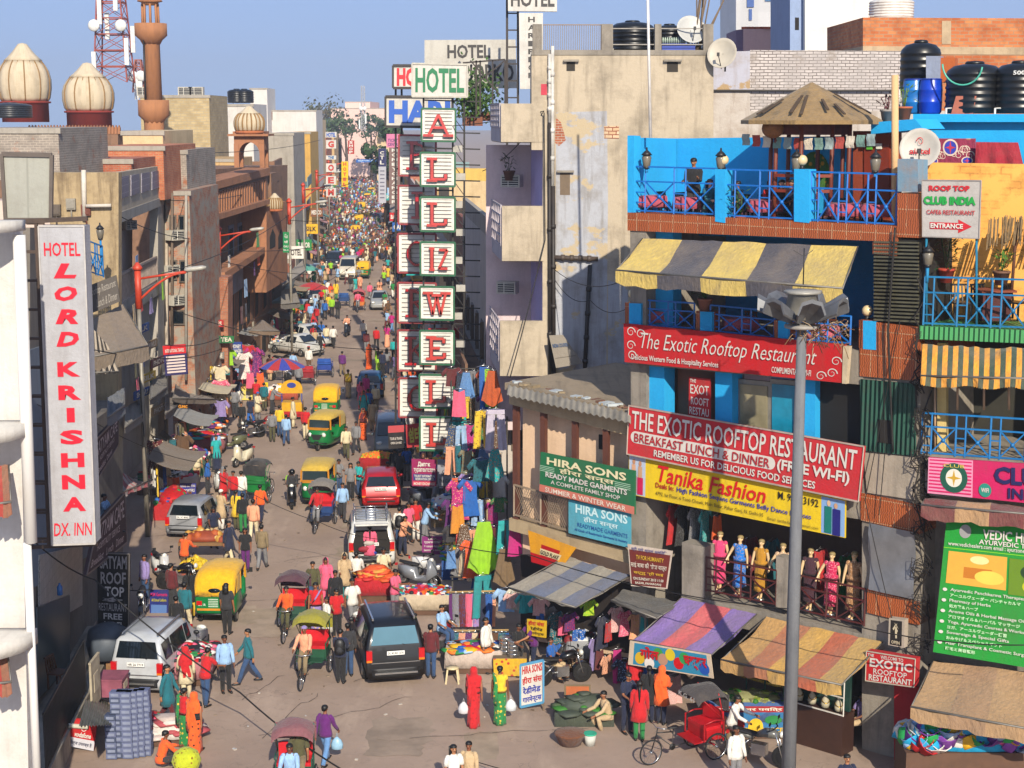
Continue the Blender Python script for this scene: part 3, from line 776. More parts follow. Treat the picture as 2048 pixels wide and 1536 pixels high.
def cycle_parts(r,y0,col=BLK,s=1.0,chrome=CHR):
 """bicycle front: front wheel at y0, saddle and bars"""
 wheel(r,(0,y0,.34),.34,.04,spokes=12)
 b=MB();b.tube([(0,y0,.34),(0,y0+.16,.8),(0,y0+.2,.98)],.016).tube([(0,y0+.17,.78),(0,y0+.66,.38),(0,y0+.68,.86)],.018).tube([(0,y0+.18,.84),(0,y0+.67,.78)],.016).tube([(0,y0+.66,.38),(0,y0+1.15,.4)],.018)
 b.tube([(-.12,y0+.66,.28),(.12,y0+.66,.46)],.015).lathe([(.09,-.01),(.09,.01)],(0,y0+.66,.37),12,0,CX)
 b.build('bicycle_frame',col,r,uv=False)
 MB().tube([(-.27,y0+.36,1.0),(-.24,y0+.18,1.03),(0,y0+.14,1.0),(.24,y0+.18,1.03),(.27,y0+.36,1.0)],.014).build('handlebar',chrome,r,uv=False)
 MB().loft([ring(V((0,y0+.6+t,.9)),w,h,8,V((1,0,0)),V((0,0,1)))for t,w,h in((-.1,.03,.02),(0,.06,.03),(.12,.11,.04),(.2,.09,.03))]).build('saddle',BLK,r,uv=False)
def rickshaw(label,hood='#8a5a60',seat='#b81420',fr='#1a5a38',hoodpat=None,text=None,group='cycle rickshaws on the street',up=True):
 r=top('cycle_rickshaw',label,'cycle rickshaw',group=group)
 cycle_parts(r,-1.25)
 FR=M(fr,.45);ST=M(seat,.45)
 for s in(-1,1):wheel(r,(s*.5,.45,.36),.36,.045,spokes=14)
 b=MB()
 b.tube([(-.5,.45,.36),(.5,.45,.36)],.022)
 for s in(-1,1):
  b.tube([(0,-.1,.4),(s*.4,.1,.52),(s*.42,.75,.52)],.02).bar((s*.44,.1,.52),(s*.44,.1,1.02),.03).bar((s*.44,.7,.45),(s*.44,.7,1.05),.03)
  b.tube([(s*.46,.12,1.0),(s*.46,.4,1.06),(s*.46,.7,1.02)],.02)
  if up:b.tube([(s*.45,.66,1.0),(s*.46,.6,1.4),(s*.47,.5,1.78)],.016).tube([(s*.45,.66,1.05),(s*.47,.0,1.7)],.014)
 b.box((0,.0,.5),(.8,.36,.03));b.tube([(-.44,.72,.52),(.44,.72,.52)],.02).tube([(-.44,.72,1.02),(.44,.72,1.02)],.02)
 b.build('carriage_frame',FR,r,uv=False)
 MB().box((0,.42,.66),(.86,.48,.28)).build('seat_box',FR,r,uv=False)
 MB().box((0,.4,.84),(.84,.46,.1)).build('seat_cushion',ST,r,uv=False)
 MB().box((0,.68,1.06),(.84,.08,.36)).build('backrest',ST,r,uv=False)
 b=MB();b.bar((-.4,.2,.95),(.4,.2,.95),.02);
 if up:
  H_=cloth(hood,hoodpat,'stripe',5.0)if hoodpat else cloth(hood,None,'plain',10,'#6e6255',.5)
  h=MB();h.sheet(lambda u,v:((u-.5)*1.02,-.15+v*.95,1.8+.1*math.sin(math.pi*u)-.1*abs(2*u-1)**4-.16*abs(2*v-1)**6+.015*math.sin(9*u+5*v)),10,8,.02,None,True,(0,0,1))
  h.sheet(lambda u,v:((u-.5)*1.02,.8+.02*math.sin(7*u),1.7-.42*v),8,3,.02,None,True,(0,1,0))
  ho=h.build('hood',H_,r)
  if text:
   t=MB();letter(t,[V((-.4,-.17,1.74)),V((.4,-.17,1.74)),V((.4,-.17,1.6)),V((-.4,-.17,1.6))],V((0,-.01,0)),text,.05,.05,.95,.95);t.build('lettering',M('#b8b4ac'),ho,uv=False)
 return r
def bike(label,kind='moto',col='#151518',group='parked motorbikes and scooters',seat='#161416'):
 sc=kind=='scooter'
 r=top('scooter' if sc else 'motorcycle',label,'scooter' if sc else 'motorcycle',group=group)
 P=M(col,.3,.1,.06,2,.5);rw=.24 if sc else .3
 for y in(-.62,.62):wheel(r,(0,y,rw),rw,.11,rim=BLK if not sc else CHR)
 b=MB()
 if sc:
  b.loft([[V((x*w,y,z0 if abs(x)>.9 else z0))for x in(-1,1)]+[V((x*w*.8,y,z1))for x in(1,.4,-.4,-1)]for y,w,z0,z1 in((-.72,.06,.5,.62),(-.6,.15,.42,.98),(-.44,.2,.3,1.0),(-.36,.2,.25,.4),(.05,.18,.24,.36),(.12,.19,.26,.68),(.45,.21,.34,.74),(.8,.1,.5,.72))])
 else:
  b.loft([ring(V((0,y,z)),w,h,10,V((1,0,0)),V((0,0,1)))for y,z,w,h in((-.5,.86,.07,.08),(-.35,.9,.15,.13),(-.1,.88,.16,.12),(.08,.8,.1,.09))])
  b.loft([ring(V((0,y,z)),w,h,10,V((1,0,0)),V((0,0,1)))for y,z,w,h in((.2,.72,.1,.08),(.5,.74,.12,.08),(.85,.82,.06,.05))])
 b.build('body',P,r,uv=False)
 MB().loft([ring(V((0,y,z)),w,.05,10,V((1,0,0)),V((0,0,1)))for y,z,w in((0,.79,.08),(.2,.8,.14),(.5,.82,.14),(.75,.86,.08))]).build('seat',M(seat,.7),r,uv=False)
 fk=MB()
 for s in(-1,1):fk.tube([(s*.07,-.62,rw),(s*.08,-.42,.95)],.02).tube([(s*.06,.62,rw),(s*.08,.3,.62)],.02)
 if not sc:fk.box((0,.02,.42),(.24,.38,.3)).tube([(.14,0,.35),(.16,.4,.3),(.16,.8,.38)],[.025,.035,.045])
 fk.build('frame',CHR if not sc else BLK,r,uv=False)
 MB().tube([(-.34,-.28,1.04),(-.15,-.4,1.06),(.15,-.4,1.06),(.34,-.28,1.04)],.018).build('handlebar',BLK,r,uv=False)
 MB().ball((0,-.58 if not sc else-.52,.92 if not sc else 1.0),(.1,.07,.09),10).build('headlight',LAMP,r,uv=False)
 b=MB();b.loft([[V((x,-.62+.36*math.sin(a),rw+(rw+.05)*math.cos(a)*1.0))for x in(-.07,.07)]for a in(-1,-.5,0,.5,1)],0,False,True,False);b.build('mudguard',P,r,uv=False)
 MB().box((0,.9,.72),(.12,.06,.08)).build('tail_light',RED,r,uv=False)
 for s in(-1,1):MB().tube([(s*.25,-.33,1.05),(s*.3,-.36,1.22)],.008).box((s*.32,-.36,1.25),(.12,.02,.08)).build('mirror',BLK,r,uv=False)
 return r
def put(o,p,rz,words=None):
 o.location=(p[0],p[1],p[2]if len(p)>2 else 0);o.rotation_euler.z=math.radians(rz)
 if words:mark(p,words)
 return o
def ground():
 m,t,b=mkmat('street_dust');u=coords(t,'Object')
 n1=noi(t,u,.25,8,.65);n2=noi(t,u,3,8,.7);n3=noi(t,coords(t,'Object',(1,.25,1)),.6,6)
 x=mix(t,ramp(t,n1,.35,.65),hx('#9c8878'),hx('#8a7769'));x=mix(t,ramp(t,n3,.55,.7),x,hx('#a89482'));x=mix(t,ramp(t,n2,.55,.8),x,hx('#7d6e62'))
 vo=nn(t,'ShaderNodeTexVoronoi',Scale=.22,feature='DISTANCE_TO_EDGE');wv=nn(t,'ShaderNodeVectorMath',operation='MULTIPLY_ADD');wn=nn(t,'ShaderNodeTexNoise',Scale=.5,Detail=5);t.links.new(u,wn.inputs['Vector']);t.links.new(wn.outputs['Color'],wv.inputs[0]);wv.inputs[1].default_value=(6,6,0);t.links.new(u,wv.inputs[2]);t.links.new(wv.outputs[0],vo.inputs['Vector'])
 x=mix(t,ramp(t,vo.outputs['Distance'],.0035,.001),x,hx('#7b6c60'))
 t.links.new(x,b.inputs['Base Color']);b.inputs['Roughness'].default_value=.92;bump(t,b,n2,.5,.03)
 mb=MB();mb.add([(-1600,-100,0),(1600,-100,0),(1600,2100,0),(-1600,2100,0)],[(0,1,2,3)])
 struct(mb.build('street_ground',m))
ground()
pm_=[M(c,.95,0,.35,1.2)for c in('#948474','#a08e7c','#918070','#9a8975')]
for i in range(26):
 Y=40+R.random()**1.6*110;c=V((R.uniform(-5,1.5)-.0903*Y+(R.uniform(2,6)if Y<47 else 0),Y,.003+.0005*i));w,d=R.uniform(.4,1.3),R.uniform(.5,1.8);a0=R.random()
 struct(MB().add([c+V((w*max(-.8,min(.8,math.cos(a)))*R.uniform(.82,1.05),d*max(-.75,min(.75,math.sin(a)))*R.uniform(.82,1.05),0))for a in[2*math.pi*k/30 for k in range(30)]],[tuple(range(30))]).build('road_patch',pm_[i%4]))
b=MB()
for i in range(16):
 Y=40+R.random()**1.5*60;p=V((R.uniform(-6,2.5)-.0903*Y+(R.uniform(1,5)if Y<47 else 0),Y,.02));q=[p]
 dx,dy=R.choice(((.5,.06),(.12,.5),(.4,.3)))
 for k in range(R.randrange(5,14)):p=p+V((dx*R.uniform(.4,1.2)+R.uniform(-.1,.1),dy*R.uniform(.2,1.2)+R.uniform(-.12,.12),0));q.append(p)
 for u,v in zip(q[:-1],q[1:]):n=(v-u).cross(V((0,0,1))).normalized()*.012;b.add([u-n,v-n*R.random(),v+n*R.random(),u+n],[(0,1,2,3)])
struct(b.build('road_crack',M('#4c423a')))
# ---- pieces shared by the buildings
def pm(mb,P,poly,push=0.0,th=.1,m=0):
 return mb.prism([P.pt(x,y)-P.n*push for x,y in poly],-P.n*th,m)
ORD=['first','second','third','fourth','fifth','sixth','seventh','eighth','ninth','tenth','eleventh','twelfth','thirteenth','fourteenth','fifteenth','sixteenth','seventeenth','eighteenth','nineteenth','twentieth']
def railing(name,label,a,b,h,n,col,r=.022,posts=True,style='x',cat='railing',group=None):
 a,b=V(a),V(b);root=top(name,label,cat,(a+b)/2,group);Z=V((0,0,1))
 m=M(col,.45);f=MB()
 f.bar(a+Z*h,b+Z*h,r*2);f.bar(a+Z*.05,b+Z*.05,r*1.8)
 if style=='x':f.bar(a+Z*h*.68,b+Z*h*.68,r*1.8)
 f.build('rail',m,root,uv=False)
 for i in range(n):
  p,q=a.lerp(b,i/n),a.lerp(b,(i+1)/n);g=MB()
  if style=='x':
   g.bar(p,p+Z*h,r*2);e=p.lerp(q,.28);g.bar(e,e+Z*h,r*1.7)
   for k in(.22,.44):g.bar(p+Z*h*k,e+Z*h*k,r*1.4)
   g.bar(e+Z*.05,q+Z*h*.68,r*1.5);g.bar(e+Z*h*.68,q+Z*.05,r*1.5);g.ball(e.lerp(q,.5)+Z*h*.36,.06,6)
  elif style=='bars':
   for k in range(9):g.bar(p.lerp(q,k/9),p.lerp(q,k/9)+Z*h,r)
  elif style=='mesh':
   for k in range(-6,13):
    for s in(1,-1):
     u0,u1=k/12,k/12+s*.5;z0,z1=0,1
     if min(u0,u1)<0 or max(u0,u1)>1:continue
     g.bar(p.lerp(q,u0)+Z*.05,p.lerp(q,u1)+Z*h,r*.5)
   g.bar(p,p+Z*h,r*2)
  g.build('railing_panel',m,root,uv=False)
 f=MB();f.bar(b,b+Z*h,r*2);f.build('end_post',m,root,uv=False)
 return root
def awning(name,label,q,cols,reps=1,val=.3,sag=.12,frm='#6a6660',dirt=.45,scal=True,val_cols=None,rib=False):
 q=[V(p)for p in q];root=top(name,label,'awning',(q[2]+q[3])/2)
 mats=[cloth(c,None,'plain',10,'#7a6c5c',dirt)for c in cols]if not rib else[ribbed(c,.1,0)for c in cols]
 k=len(cols)*reps;nu=k*4
 idx=lambda u:min(int(u*k+1e-6),k-1)%len(cols)
 b=MB();sd0=R.random()*50;b.sheet(lambda u,v:bil(q,u,v)-V((0,0,1))*(sag*math.sin(math.pi*v)*(.8+.2*math.sin(u*11))+.02*math.sin(u*37+v*3)*v+.07*abs(math.sin(u*math.pi*3))*v+.11*NZ.noise(V((u*5,v*2.5,sd0)))*math.sin(math.pi*min(1,v*1.3+.1))+.03*NZ.noise(V((u*19,v*5,sd0)))),max(nu,16)if nu>16 or 16%max(k,1)==0 else nu*2,8,.02,lambda u,v:idx(u),True,(0,0,1))
 b.build('canopy',mats,root)
 if val:
  nf=(q[1]-q[0]).cross(q[3]-q[0]);nf.z=0;nf=nf.normalized()if nf.length>1e-6 else V((0,-1,0))
  if nf.y>0:nf=-nf
  b=MB();b.sheet(lambda u,v:q[3].lerp(q[2],u)+nf*(.02+.04*math.sin(u*29)*v+.03*math.sin(u*61)*v)-V((0,0,.07*abs(math.sin(u*math.pi*3))+val*v*(1+(.18*abs(math.sin(u*k*6))if scal else 0)))),nu,2,.012,lambda u,v:idx(u),True,nf)
  b.build('valance',mats,root)
 MB().tube([q[3]-V((0,0,.02)),q[2]-V((0,0,.02))],.03).tube([q[0],q[3]-V((0,0,.04))],.02).tube([q[1],q[2]-V((0,0,.04))],.02).build('support_frame',M(frm,.5,.3),root,uv=False)
 return root
def tank(label,p,r,h,col='#0e1012',txt=None,name='water_tank',group=None):
 root=top(name,label,'water tank',p,group)
 pr=[(r*.98,0),(r,.03)]
 for i in range(6):
  z=h*(.08+.13*i);pr+=[(r,z),(r*1.03,z+h*.02),(r*1.03,z+h*.05),(r,z+h*.07)]
 pr+=[(r*.98,h*.84),(r*.75,h*.93),(r*.35,h*.97)]
 MB().lathe(pr,p,24).build('body',M(col,.35,0,.3,3),root,uv=False)
 MB().lathe([(r*.34,h*.96),(r*.36,h*.99),(r*.3,h*1.02),(.02,h*1.03)],p,16).build('lid',M(col,.4),root,uv=False)
 MB().tube([V(p)+V((-r*.9,-r*.5,h*.1)),V(p)+V((-r*1.15,-r*.6,h*.1)),V(p)+V((-r*1.15,-r*.6,-.4))],.03).build('pipe',M('#c8c4bc',.5),root,uv=False)
 if txt:
  b=MB();vs,fs=glyphs(txt,.02)
  b.add([V(p)+V((r*1.045*math.sin((x-.5)*1.1),-r*1.045*math.cos((x-.5)*1.1),h*(.74+.08*y)))for x,y in vs],fs);b.build('lettering',M('#d8d8d4'),root,uv=False)
 return root
def acunit(label,p,n,w=.7,group=None):
 p=V(p);n=V(n).normalized();t=V((-n.y,n.x,0));root=top('air_conditioner',label,'air conditioner',p,group)
 rz=math.atan2(t.y,t.x)
 MB().box(p,(w,w*.7,w*.62),0,rz).build('casing',M('#b8b2a4',.5),root)
 b=MB();c=p+n*(w*.36)
 for k in range(5):b.bar(c-t*w*.42+V((0,0,(k-2)*w*.11)),c+t*w*.42+V((0,0,(k-2)*w*.11)),.02)
 b.bar(c-t*w*.1-V((0,0,w*.26)),c-t*w*.1+V((0,0,w*.26)),.03);b.build('grille',M('#d0ccc0',.5),root)
 MB().box(p+n*(w*.351),(w*.86,.01,w*.52),0,rz).build('vent',BLK,root)
 return root
def lantern(label,p,col='#2080b8',h=.5):
 p=V(p);root=top('lantern',label,'lantern',p)
 MB().tube([p,p+V((0,0,h))],.04).build('post',M(col),root,uv=False)
 MB().lathe([(.05,h),(.1,h+.06),(.14,h+.3),(.1,h+.36)],p,8).build('shade',M('#6a6458',.3),root,uv=False)
 MB().lathe([(.16,h+.36),(.1,h+.44),(.03,h+.5),(.02,h+.58)],p,8).lathe([(.08,h-.02),(.09,h+.04)],p,8).build('cap',BLK,root,uv=False)
 return root
def globe(label,p,r=.14):
 p=V(p);root=top('globe_lamp',label,'lamp',p)
 MB().lathe([(.09,0),(.05,.06),(.06,.1)],p,10).build('base',BLK,root,uv=False)
 MB().ball(p+V((0,0,.1+r)),r,14).build('globe',M('#c8b48c',.3,0,.1),root,uv=False)
 return root
def plant(label,p,h=.8,pot='#a85a38',leaf='#2a5a1c',n=60,sp=.4):
 p=V(p);root=top('potted_plant',label,'plant',p)
 MB().lathe([(.14,0),(.2,.3),(.22,.3),(.22,.35),(.18,.35)],p,14).build('pot',M(pot,.8),root,uv=False)
 b=MB()
 for i in range(n):
  a=R.uniform(0,6.28);c=p+V((sp*R.random()*math.cos(a),sp*R.random()*math.sin(a),.4+h*R.random()));d=V((math.cos(a),math.sin(a),R.uniform(-.6,.7)))*R.uniform(.1,.28)
  s=d.cross(V((0,0,1))).normalized()*.035
  b.add([c,c+d*.5+s,c+d,c+d*.5-s],[(0,1,2,3)])
 for i in range(4):b.tube([p+V((0,0,.3)),p+V((R.uniform(-.2,.2),R.uniform(-.2,.2),.35+h*.8))],.012,4)
 b.build('foliage',M(leaf,.6,0,.5,8),root,uv=False)
 return root
def table(label,p,col='#a8485a'):
 p=V(p);root=top('cafe_table',label,'table',p)
 MB().box(p+V((0,0,.74)),(.85,.85,.03)).box(p+V((0,0,.37)),(.1,.1,.72)).box(p+V((0,0,.02)),(.5,.5,.03)).build('table_top',BLK,root)
 b=MB();b.loft([[p+V((x*k,y*k,z))for x,y in((-.44,-.44),(0,-.46),(.44,-.44),(.46,0),(.44,.44),(0,.46),(-.44,.44),(-.46,0))]for z,k in((.45,1.08),(.6,1.03),(.755,1),(.762,.97))]);b.build('tablecloth',cloth(col,None,'plain',10,'#6e6255',.1),root,uv=False)
 return root
def chair(label,p,rz=0,col='#101114',group=None):
 root=top('chair',label,'chair',(0,0,0),group)
 MB().box((0,0,.44),(.46,.44,.04)).build('seat',M(col,.4),root)
 b=MB()
 for k in range(5):b.bar((-.2+.1*k,.21,.46),(-.17+.085*k,.28,.86),.035)
 b.bar((-.2,.285,.86),(.2,.285,.86),.05);b.build('backrest',M(col,.4),root)
 for s in(-1,1):
  for y in(-.2,.2):MB().bar((s*.2,y,0),(s*.2,y,.44),.04).build('leg',M(col,.4),root)
 root.location=p;root.rotation_euler.z=math.radians(rz)
 return root
# ---- right side: the corner buildings of the square
EP=Plane((8.9,40.5),(1.47,47.19))
CP_=Plane((10.5,39.05),(19.5,34.7))
F54=Plane((-20,54),(20,54));F58=Plane((-20,58),(20,58));F60=Plane((-20,60),(20,60));F62=Plane((-20,62),(20,62))
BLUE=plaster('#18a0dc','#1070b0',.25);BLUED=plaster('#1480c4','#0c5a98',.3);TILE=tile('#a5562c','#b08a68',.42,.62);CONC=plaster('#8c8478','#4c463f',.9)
DARK=M('#1c1814',.9);GREY=plaster('#a8a49c','#6b675f',.5)
def exotic():
 r=top('restaurant_building','blue and brown tiled restaurant building on the corner with open dining floors','building',V((6,43.5,0)))
 b=MB()
 pq(b,EP,[(1255,425),(1795,452),(1795,484),(1255,461)],0,5);b.build('terrace_slab',TILE,r)
 each('tiled_pier',TILE,r,EP,[[(1795,386),(1840,388),(1840,476),(1795,474)],[(1720,640),(1840,655),(1840,762),(1720,752)],[(1722,986),(1840,1010),(1840,1068),(1722,1040)],[(1735,1176),(1838,1205),(1838,1250),(1735,1225)],[(1746,484),(1794,487),(1794,512),(1746,508)]],-.02,3)
 b=MB();pq(b,EP,[(1795,318),(1836,320),(1836,384),(1795,383)],.01,.5);b.build('painted_post',plaster('#6d8ca0','#9c7a5c',.9),r)
 each('concrete_pier',CONC,r,EP,[[(1722,740),(1838,752),(1838,1530),(1722,1500)],[(1258,455),(1290,457),(1290,1330),(1262,1320)]],.05,5);each('floor_slab',CONC,r,EP,[[(1362,1188),(1738,1272),(1738,1318),(1362,1228)],[(1252,652),(1725,702),(1725,770),(1252,728)],[(1258,905),(1725,985),(1725,1040),(1258,965)]],.02,5);each('balcony_parapet',CONC,r,EP,[[(1365,1084),(1410,1094),(1410,1200),(1365,1190)]],-.03,.5)
 for nm,poly,push,mt in(('dining_room_wall',[(1262,455),(1740,480),(1740,705),(1262,660)],4,BLUED),('shop_wall',[(1270,1000),(1735,1060),(1735,1275),(1270,1180)],2.6,plaster('#5a4638','#2a221c',.5)),('ground_shop_wall',[(1270,1180),(1738,1290),(1738,1540),(1270,1420)],3.4,plaster('#4a3c34','#201a16',.5)),('interior_shade_backdrop',[(1600,745),(1725,760),(1725,930),(1600,905)],.45,M('#0c0a09'))):  # last entry: black backdrop, shade of the open restaurant floor put into its colour
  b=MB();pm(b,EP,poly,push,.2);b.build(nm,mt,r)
 each('blue_pillar',BLUE,r,EP,[[(x,728),(x+(48 if x==1272 else 34),733),(x+(48 if x==1272 else 34),905),(x,895)]for x in(1272,1422,1588)],.2,.5);each('blue_pillar',BLUE,r,EP,[[(1285,462),(1325,464),(1325,660),(1285,655)]],.5,.4)
 for x0,x1,c in((1460,1516,'#8c8468'),(1524,1586,'#1a88a8')):
  f=MB();pm(f,EP,[(x0-4,762),(x1+4,768),(x1+4,890),(x0-4,880)],.5,.1);o=f.build('window',M('#8a8880',.4,.3),r)
  g=MB();pm(g,EP,[(x0+1,772),(x1-1,777),(x1-1,884),(x0+1,878)],.46,.03);g.build('pane',M(c,.15,0,.4,1.5),o)
 b=MB();pm(b,EP,[(1322,735),(1420,745),(1420,890),(1322,875)],.8,.1);b.build('wooden_panel',M('#6a3c22',.6,0,.4,2),r)
 b=MB()
 for k in range(22):
  y=482+k*7.4;pm(b,EP,[(1749,y),(1838,y+2+k*.1),(1838,y+5.4+k*.1),(1749,y+3.4)],-.05,.06)
 b.build('louvre_panel',M('#5c5a48',.5,.2,.4,3),r)
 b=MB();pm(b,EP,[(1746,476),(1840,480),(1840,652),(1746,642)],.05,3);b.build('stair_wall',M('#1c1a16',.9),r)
 b=MB();pm(b,EP,[(1722,758),(1832,768),(1832,912),(1722,900)],-.04,.05);b.build('corrugated_panel',ribbed('#1c4a3c',.13,0,.5,.2,'#3a3024',.6),r)
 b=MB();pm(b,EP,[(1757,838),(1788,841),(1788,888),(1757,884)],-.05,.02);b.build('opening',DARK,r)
 b=MB();pm(b,EP,[(1728,905),(1834,915),(1834,1000),(1735,985)],-.03,.06);b.build('cement_patch',plaster('#a09484','#6e665a',.7),r)
 b=MB();b.sheet(lambda u,v:bil([EP.pt(*p,.12)for p in((1738,1046),(1830,1064),(1828,1198),(1738,1178))],u,v)+EP.n*(.05*math.sin(v*7+u*2)),8,8,.02,None,True,EP.n);b.build('tin_sheet',M('#8a8c90',.4,.5,.3,2),r)
 LW=Plane(EP.pt(1262,440),EP.pt(1352,440,-2.6))
 b=MB();pq(b,LW,[(1264,275),(1352,277),(1352,452),(1264,432)],0,.15);b.prism([EP.pt(1255,271),EP.pt(1268,272),EP.pt(1268,425),EP.pt(1255,425)],-EP.n*.3)
 b.build('terrace_side_wall',BLUE,r)
 b=MB();pq(b,EP,[(1352,277),(1712,272),(1712,480),(1352,470)],-2.6,.2);b.build('terrace_wall',BLUE,r)
 b=MB();pq(b,EP,[(1706,262),(1796,262),(1796,470),(1706,470)],-2.3,.2);b.build('door_wall',plaster('#8a3a1e','#5a2414',.4),r)
 b=MB();pq(b,EP,[(1728,290),(1778,290),(1778,455),(1728,455)],-2.25,.05);b.build('door',M('#7a2c14',.5),r)
 for x0,c,y in((1733,'#58b030',288),(1752,'#d8d8c8',287)):
  b=MB();pq(b,EP,rect(x0,y,x0+11,y+11),-2.2,.03);b.build('door_notice',M(c),r)
 b=MB();pq(b,EP,[(x+1628,375-y)for x,y in[(36*math.cos(a),72*math.sin(a))for a in[math.pi*i/14 for i in range(15)]]]+[],-2.55,.04);b.build('mural',cloth('#3a6a20','#c89020','dots',5,'#6e6255',0),r)
 b=MB();pq(b,EP,[(1742,245),(1830,238),(1846,258),(1742,268)],-1.8,1.2);b.build('door_canopy',BLUE,r)
 return r
exotic()
E3=lambda x,y,o=0:EP.pt(x,y,o)
for i,(x0,y0,x1,y1)in enumerate(((1268,424,1430,432),(1450,434,1588,441),(1620,443,1792,452))):
 railing('railing',f'bright blue crossed railing of the roof terrace, {("left bay by the waiter", "middle bay under the straw hut", "right bay by the brown door")[i]}',E3(x0,y0,-.1),E3(x1,y1,-.1),1.28,3 if i==2 else 2,'#0a66b8',group='blue railings of the restaurant')
for i,(x0,x1)in enumerate(((1430,1450),(1588,1618))):
 b=MB();pq(b,EP,[(x0,338),(x1,339),(x1,446),(x0,443)],.02,.35);tag(b.build('railing_pillar',BLUE),f'sky blue pillar in the roof terrace railing with globe lamp, {("left of", "right of")[i]} the straw hut seats','pillar')
for i,(x0,y0,x1,y1)in enumerate(((1285,652,1388,660),(1420,664,1548,678),(1575,680,1700,690))):
 railing('railing',f'blue railing over the red script sign, {("left end beneath the striped awning", "middle behind the potted plant", "right end behind the nest lamp")[i]}',E3(x0,y0,-.15),E3(x1,y1,-.15),.75,2,'#0a66b8',group='blue railings of the restaurant')
for i,(x0,x1,y0)in enumerate(((1250,1282,605),(1392,1424,622),(1548,1576,640),(1718,1752,640))):
 b=MB();pq(b,EP,[(x0,y0),(x1,y0+2),(x1,y0+62),(x0,y0+56)],.02,.4);pq(b,EP,[(x0+8,y0+1),(x1,y0+2),(x1,y0+60),(x0+8,y0+58)],.025,.1,1)
 tag(b.build('railing_pillar',[TILE,BLUE]),f'half tiled half blue pillar of the covered dining floor, {ORD[i]} from the left above script sign','pillar')
globe('round lamp on the first dining floor pillar beside the striped awning',E3(1266,604,-.2));globe('round lamp on the right dining floor pillar below the louvres',E3(1734,640,-.2))
globe('round lamp on terrace pillar behind the sunglasses diner',E3(1447,338,-.15));globe('round lamp on terrace pillar in front of the straw hut',E3(1604,339,-.15))
for i,x in enumerate((1293,1441,1592,1750)):
 lantern(f'black coach lantern on the terrace railing, {("beside the blue side wall", "next to the waiter", "before the straw hut", "before the brown door")[i]}',E3(x,345+i*3,-.1),'#1a80c0',.12)
awning('awning','large yellow and charcoal striped awning over the restaurant dining floor',[E3(1285,477,.1),E3(1716,493,.1),E3(1685,575,1.7),E3(1232,539,1.7)],['#c4aa58','#45434a','#c4aa58','#45434a','#c4aa58'],1,.34,.1,dirt=.6)
def hut():
 c=E3(1615,445,-1.35);c.z=EP.pt(1400,452,-1).z;ap=EP.pt(1617,165,-1.35);ev=EP.pt(1617,236,-1.35);r=top('straw_hut','small gazebo with weathered conical matting roof on the blue roof terrace','gazebo',c)
 n=8;rr=[]
 for k,f in((0,.02),(.25,.25),(.5,.5),(.8,.8),(1,1.0)):
  rr.append([V((c.x,c.y,ap.z+(ev.z-ap.z)*k**1.05))+V((1.9*f*math.cos(a),1.9*f*math.sin(a),-.06*f*math.sin(a*4)**2))for a in[2*math.pi*(i+.5)/n for i in range(n)]])
 rr.append([p-V((0,0,.1))for p in rr[-1]])
 b=MB();b.loft(rr,0,True,False);b.build('roof',cloth('#8a7048','#6e5a3a','dots',2.2,'#4a4030',.5),r)
 b=MB()
 for k in range(9):
  a=R.uniform(3.6,5.8);f0,f1=R.uniform(.3,.7),R.uniform(.75,1);z=lambda f:ap.z+(ev.z-ap.z)*f+.05
  b.bar((c.x+1.9*f0*math.cos(a),c.y+1.9*f0*math.sin(a),z(f0)),(c.x+1.9*f1*math.cos(a),c.y+1.9*f1*math.sin(a),z(f1)),.07,.03)
 b.build('roof_batten',M('#4a3a28'),r)
 for i in range(n):
  a=2*math.pi*(i+.5)/n;p=V((c.x+1.05*math.cos(a),c.y+1.05*math.sin(a),c.z))
  MB().tube([p,V((p.x,p.y,ev.z+.15))],.06).build('post',M('#6a2c18',.6),r,uv=False)
  a2=2*math.pi*(i+1.5)/n;q=V((c.x+1.05*math.cos(a2),c.y+1.05*math.sin(a2),c.z));b=MB()
  b.prism([V((p.x,p.y,ev.z+.1)),V((q.x,q.y,ev.z+.1)),V((q.x,q.y,ev.z-.42)),V((p.x,p.y,ev.z-.42))],(0,0,.0001)).bar(V((p.x,p.y,ev.z-.16)),V((q.x,q.y,ev.z-.16)),.04,.55);b.build('frieze',M('#54241a',.8,0,.5,6),r)
  if i in(4,5):MB().bar(p+V((0,0,1.5)),q+V((0,0,1.5)),.12,.08).bar(p+V((0,0,1.1)),q+V((0,0,1.1)),.08).build('cross_rail',M('#7a2c16',.6),r)
 return c,ev
hc,hev=hut()
for i in range(13):
 u=i/12;p=E3(1492+250*u,268+8*math.sin(math.pi*u),-.35);w=.24;nm=('pale grey','faded red','dusty white','grey green')[i%4]
 tag(MB().sheet(lambda a,c_:p+EP.t*-1*((a-.5)*w)-V((0,0,.3*c_))+EP.n*(.03*math.sin(6*c_+i)),2,3,.01,None,True,EP.n).build('prayer_flag',cloth(('#8a9a98','#a83a30','#c8bca8','#6a8a80')[i%4])),f'{nm} prayer flag on the string below the hut eaves, {ORD[i]} from the left','flag','prayer flags under the hut roof')
b=MB();b.ball(E3(1546,257,-.25),(.3,.3,.26),14);tag(b.build('paper_lantern',M('#8a5a30',.8,0,.4,14)),'round woven lantern hanging under the left hut eaves','lantern')
fl=EP.pt(1400,452,-1).z+.05
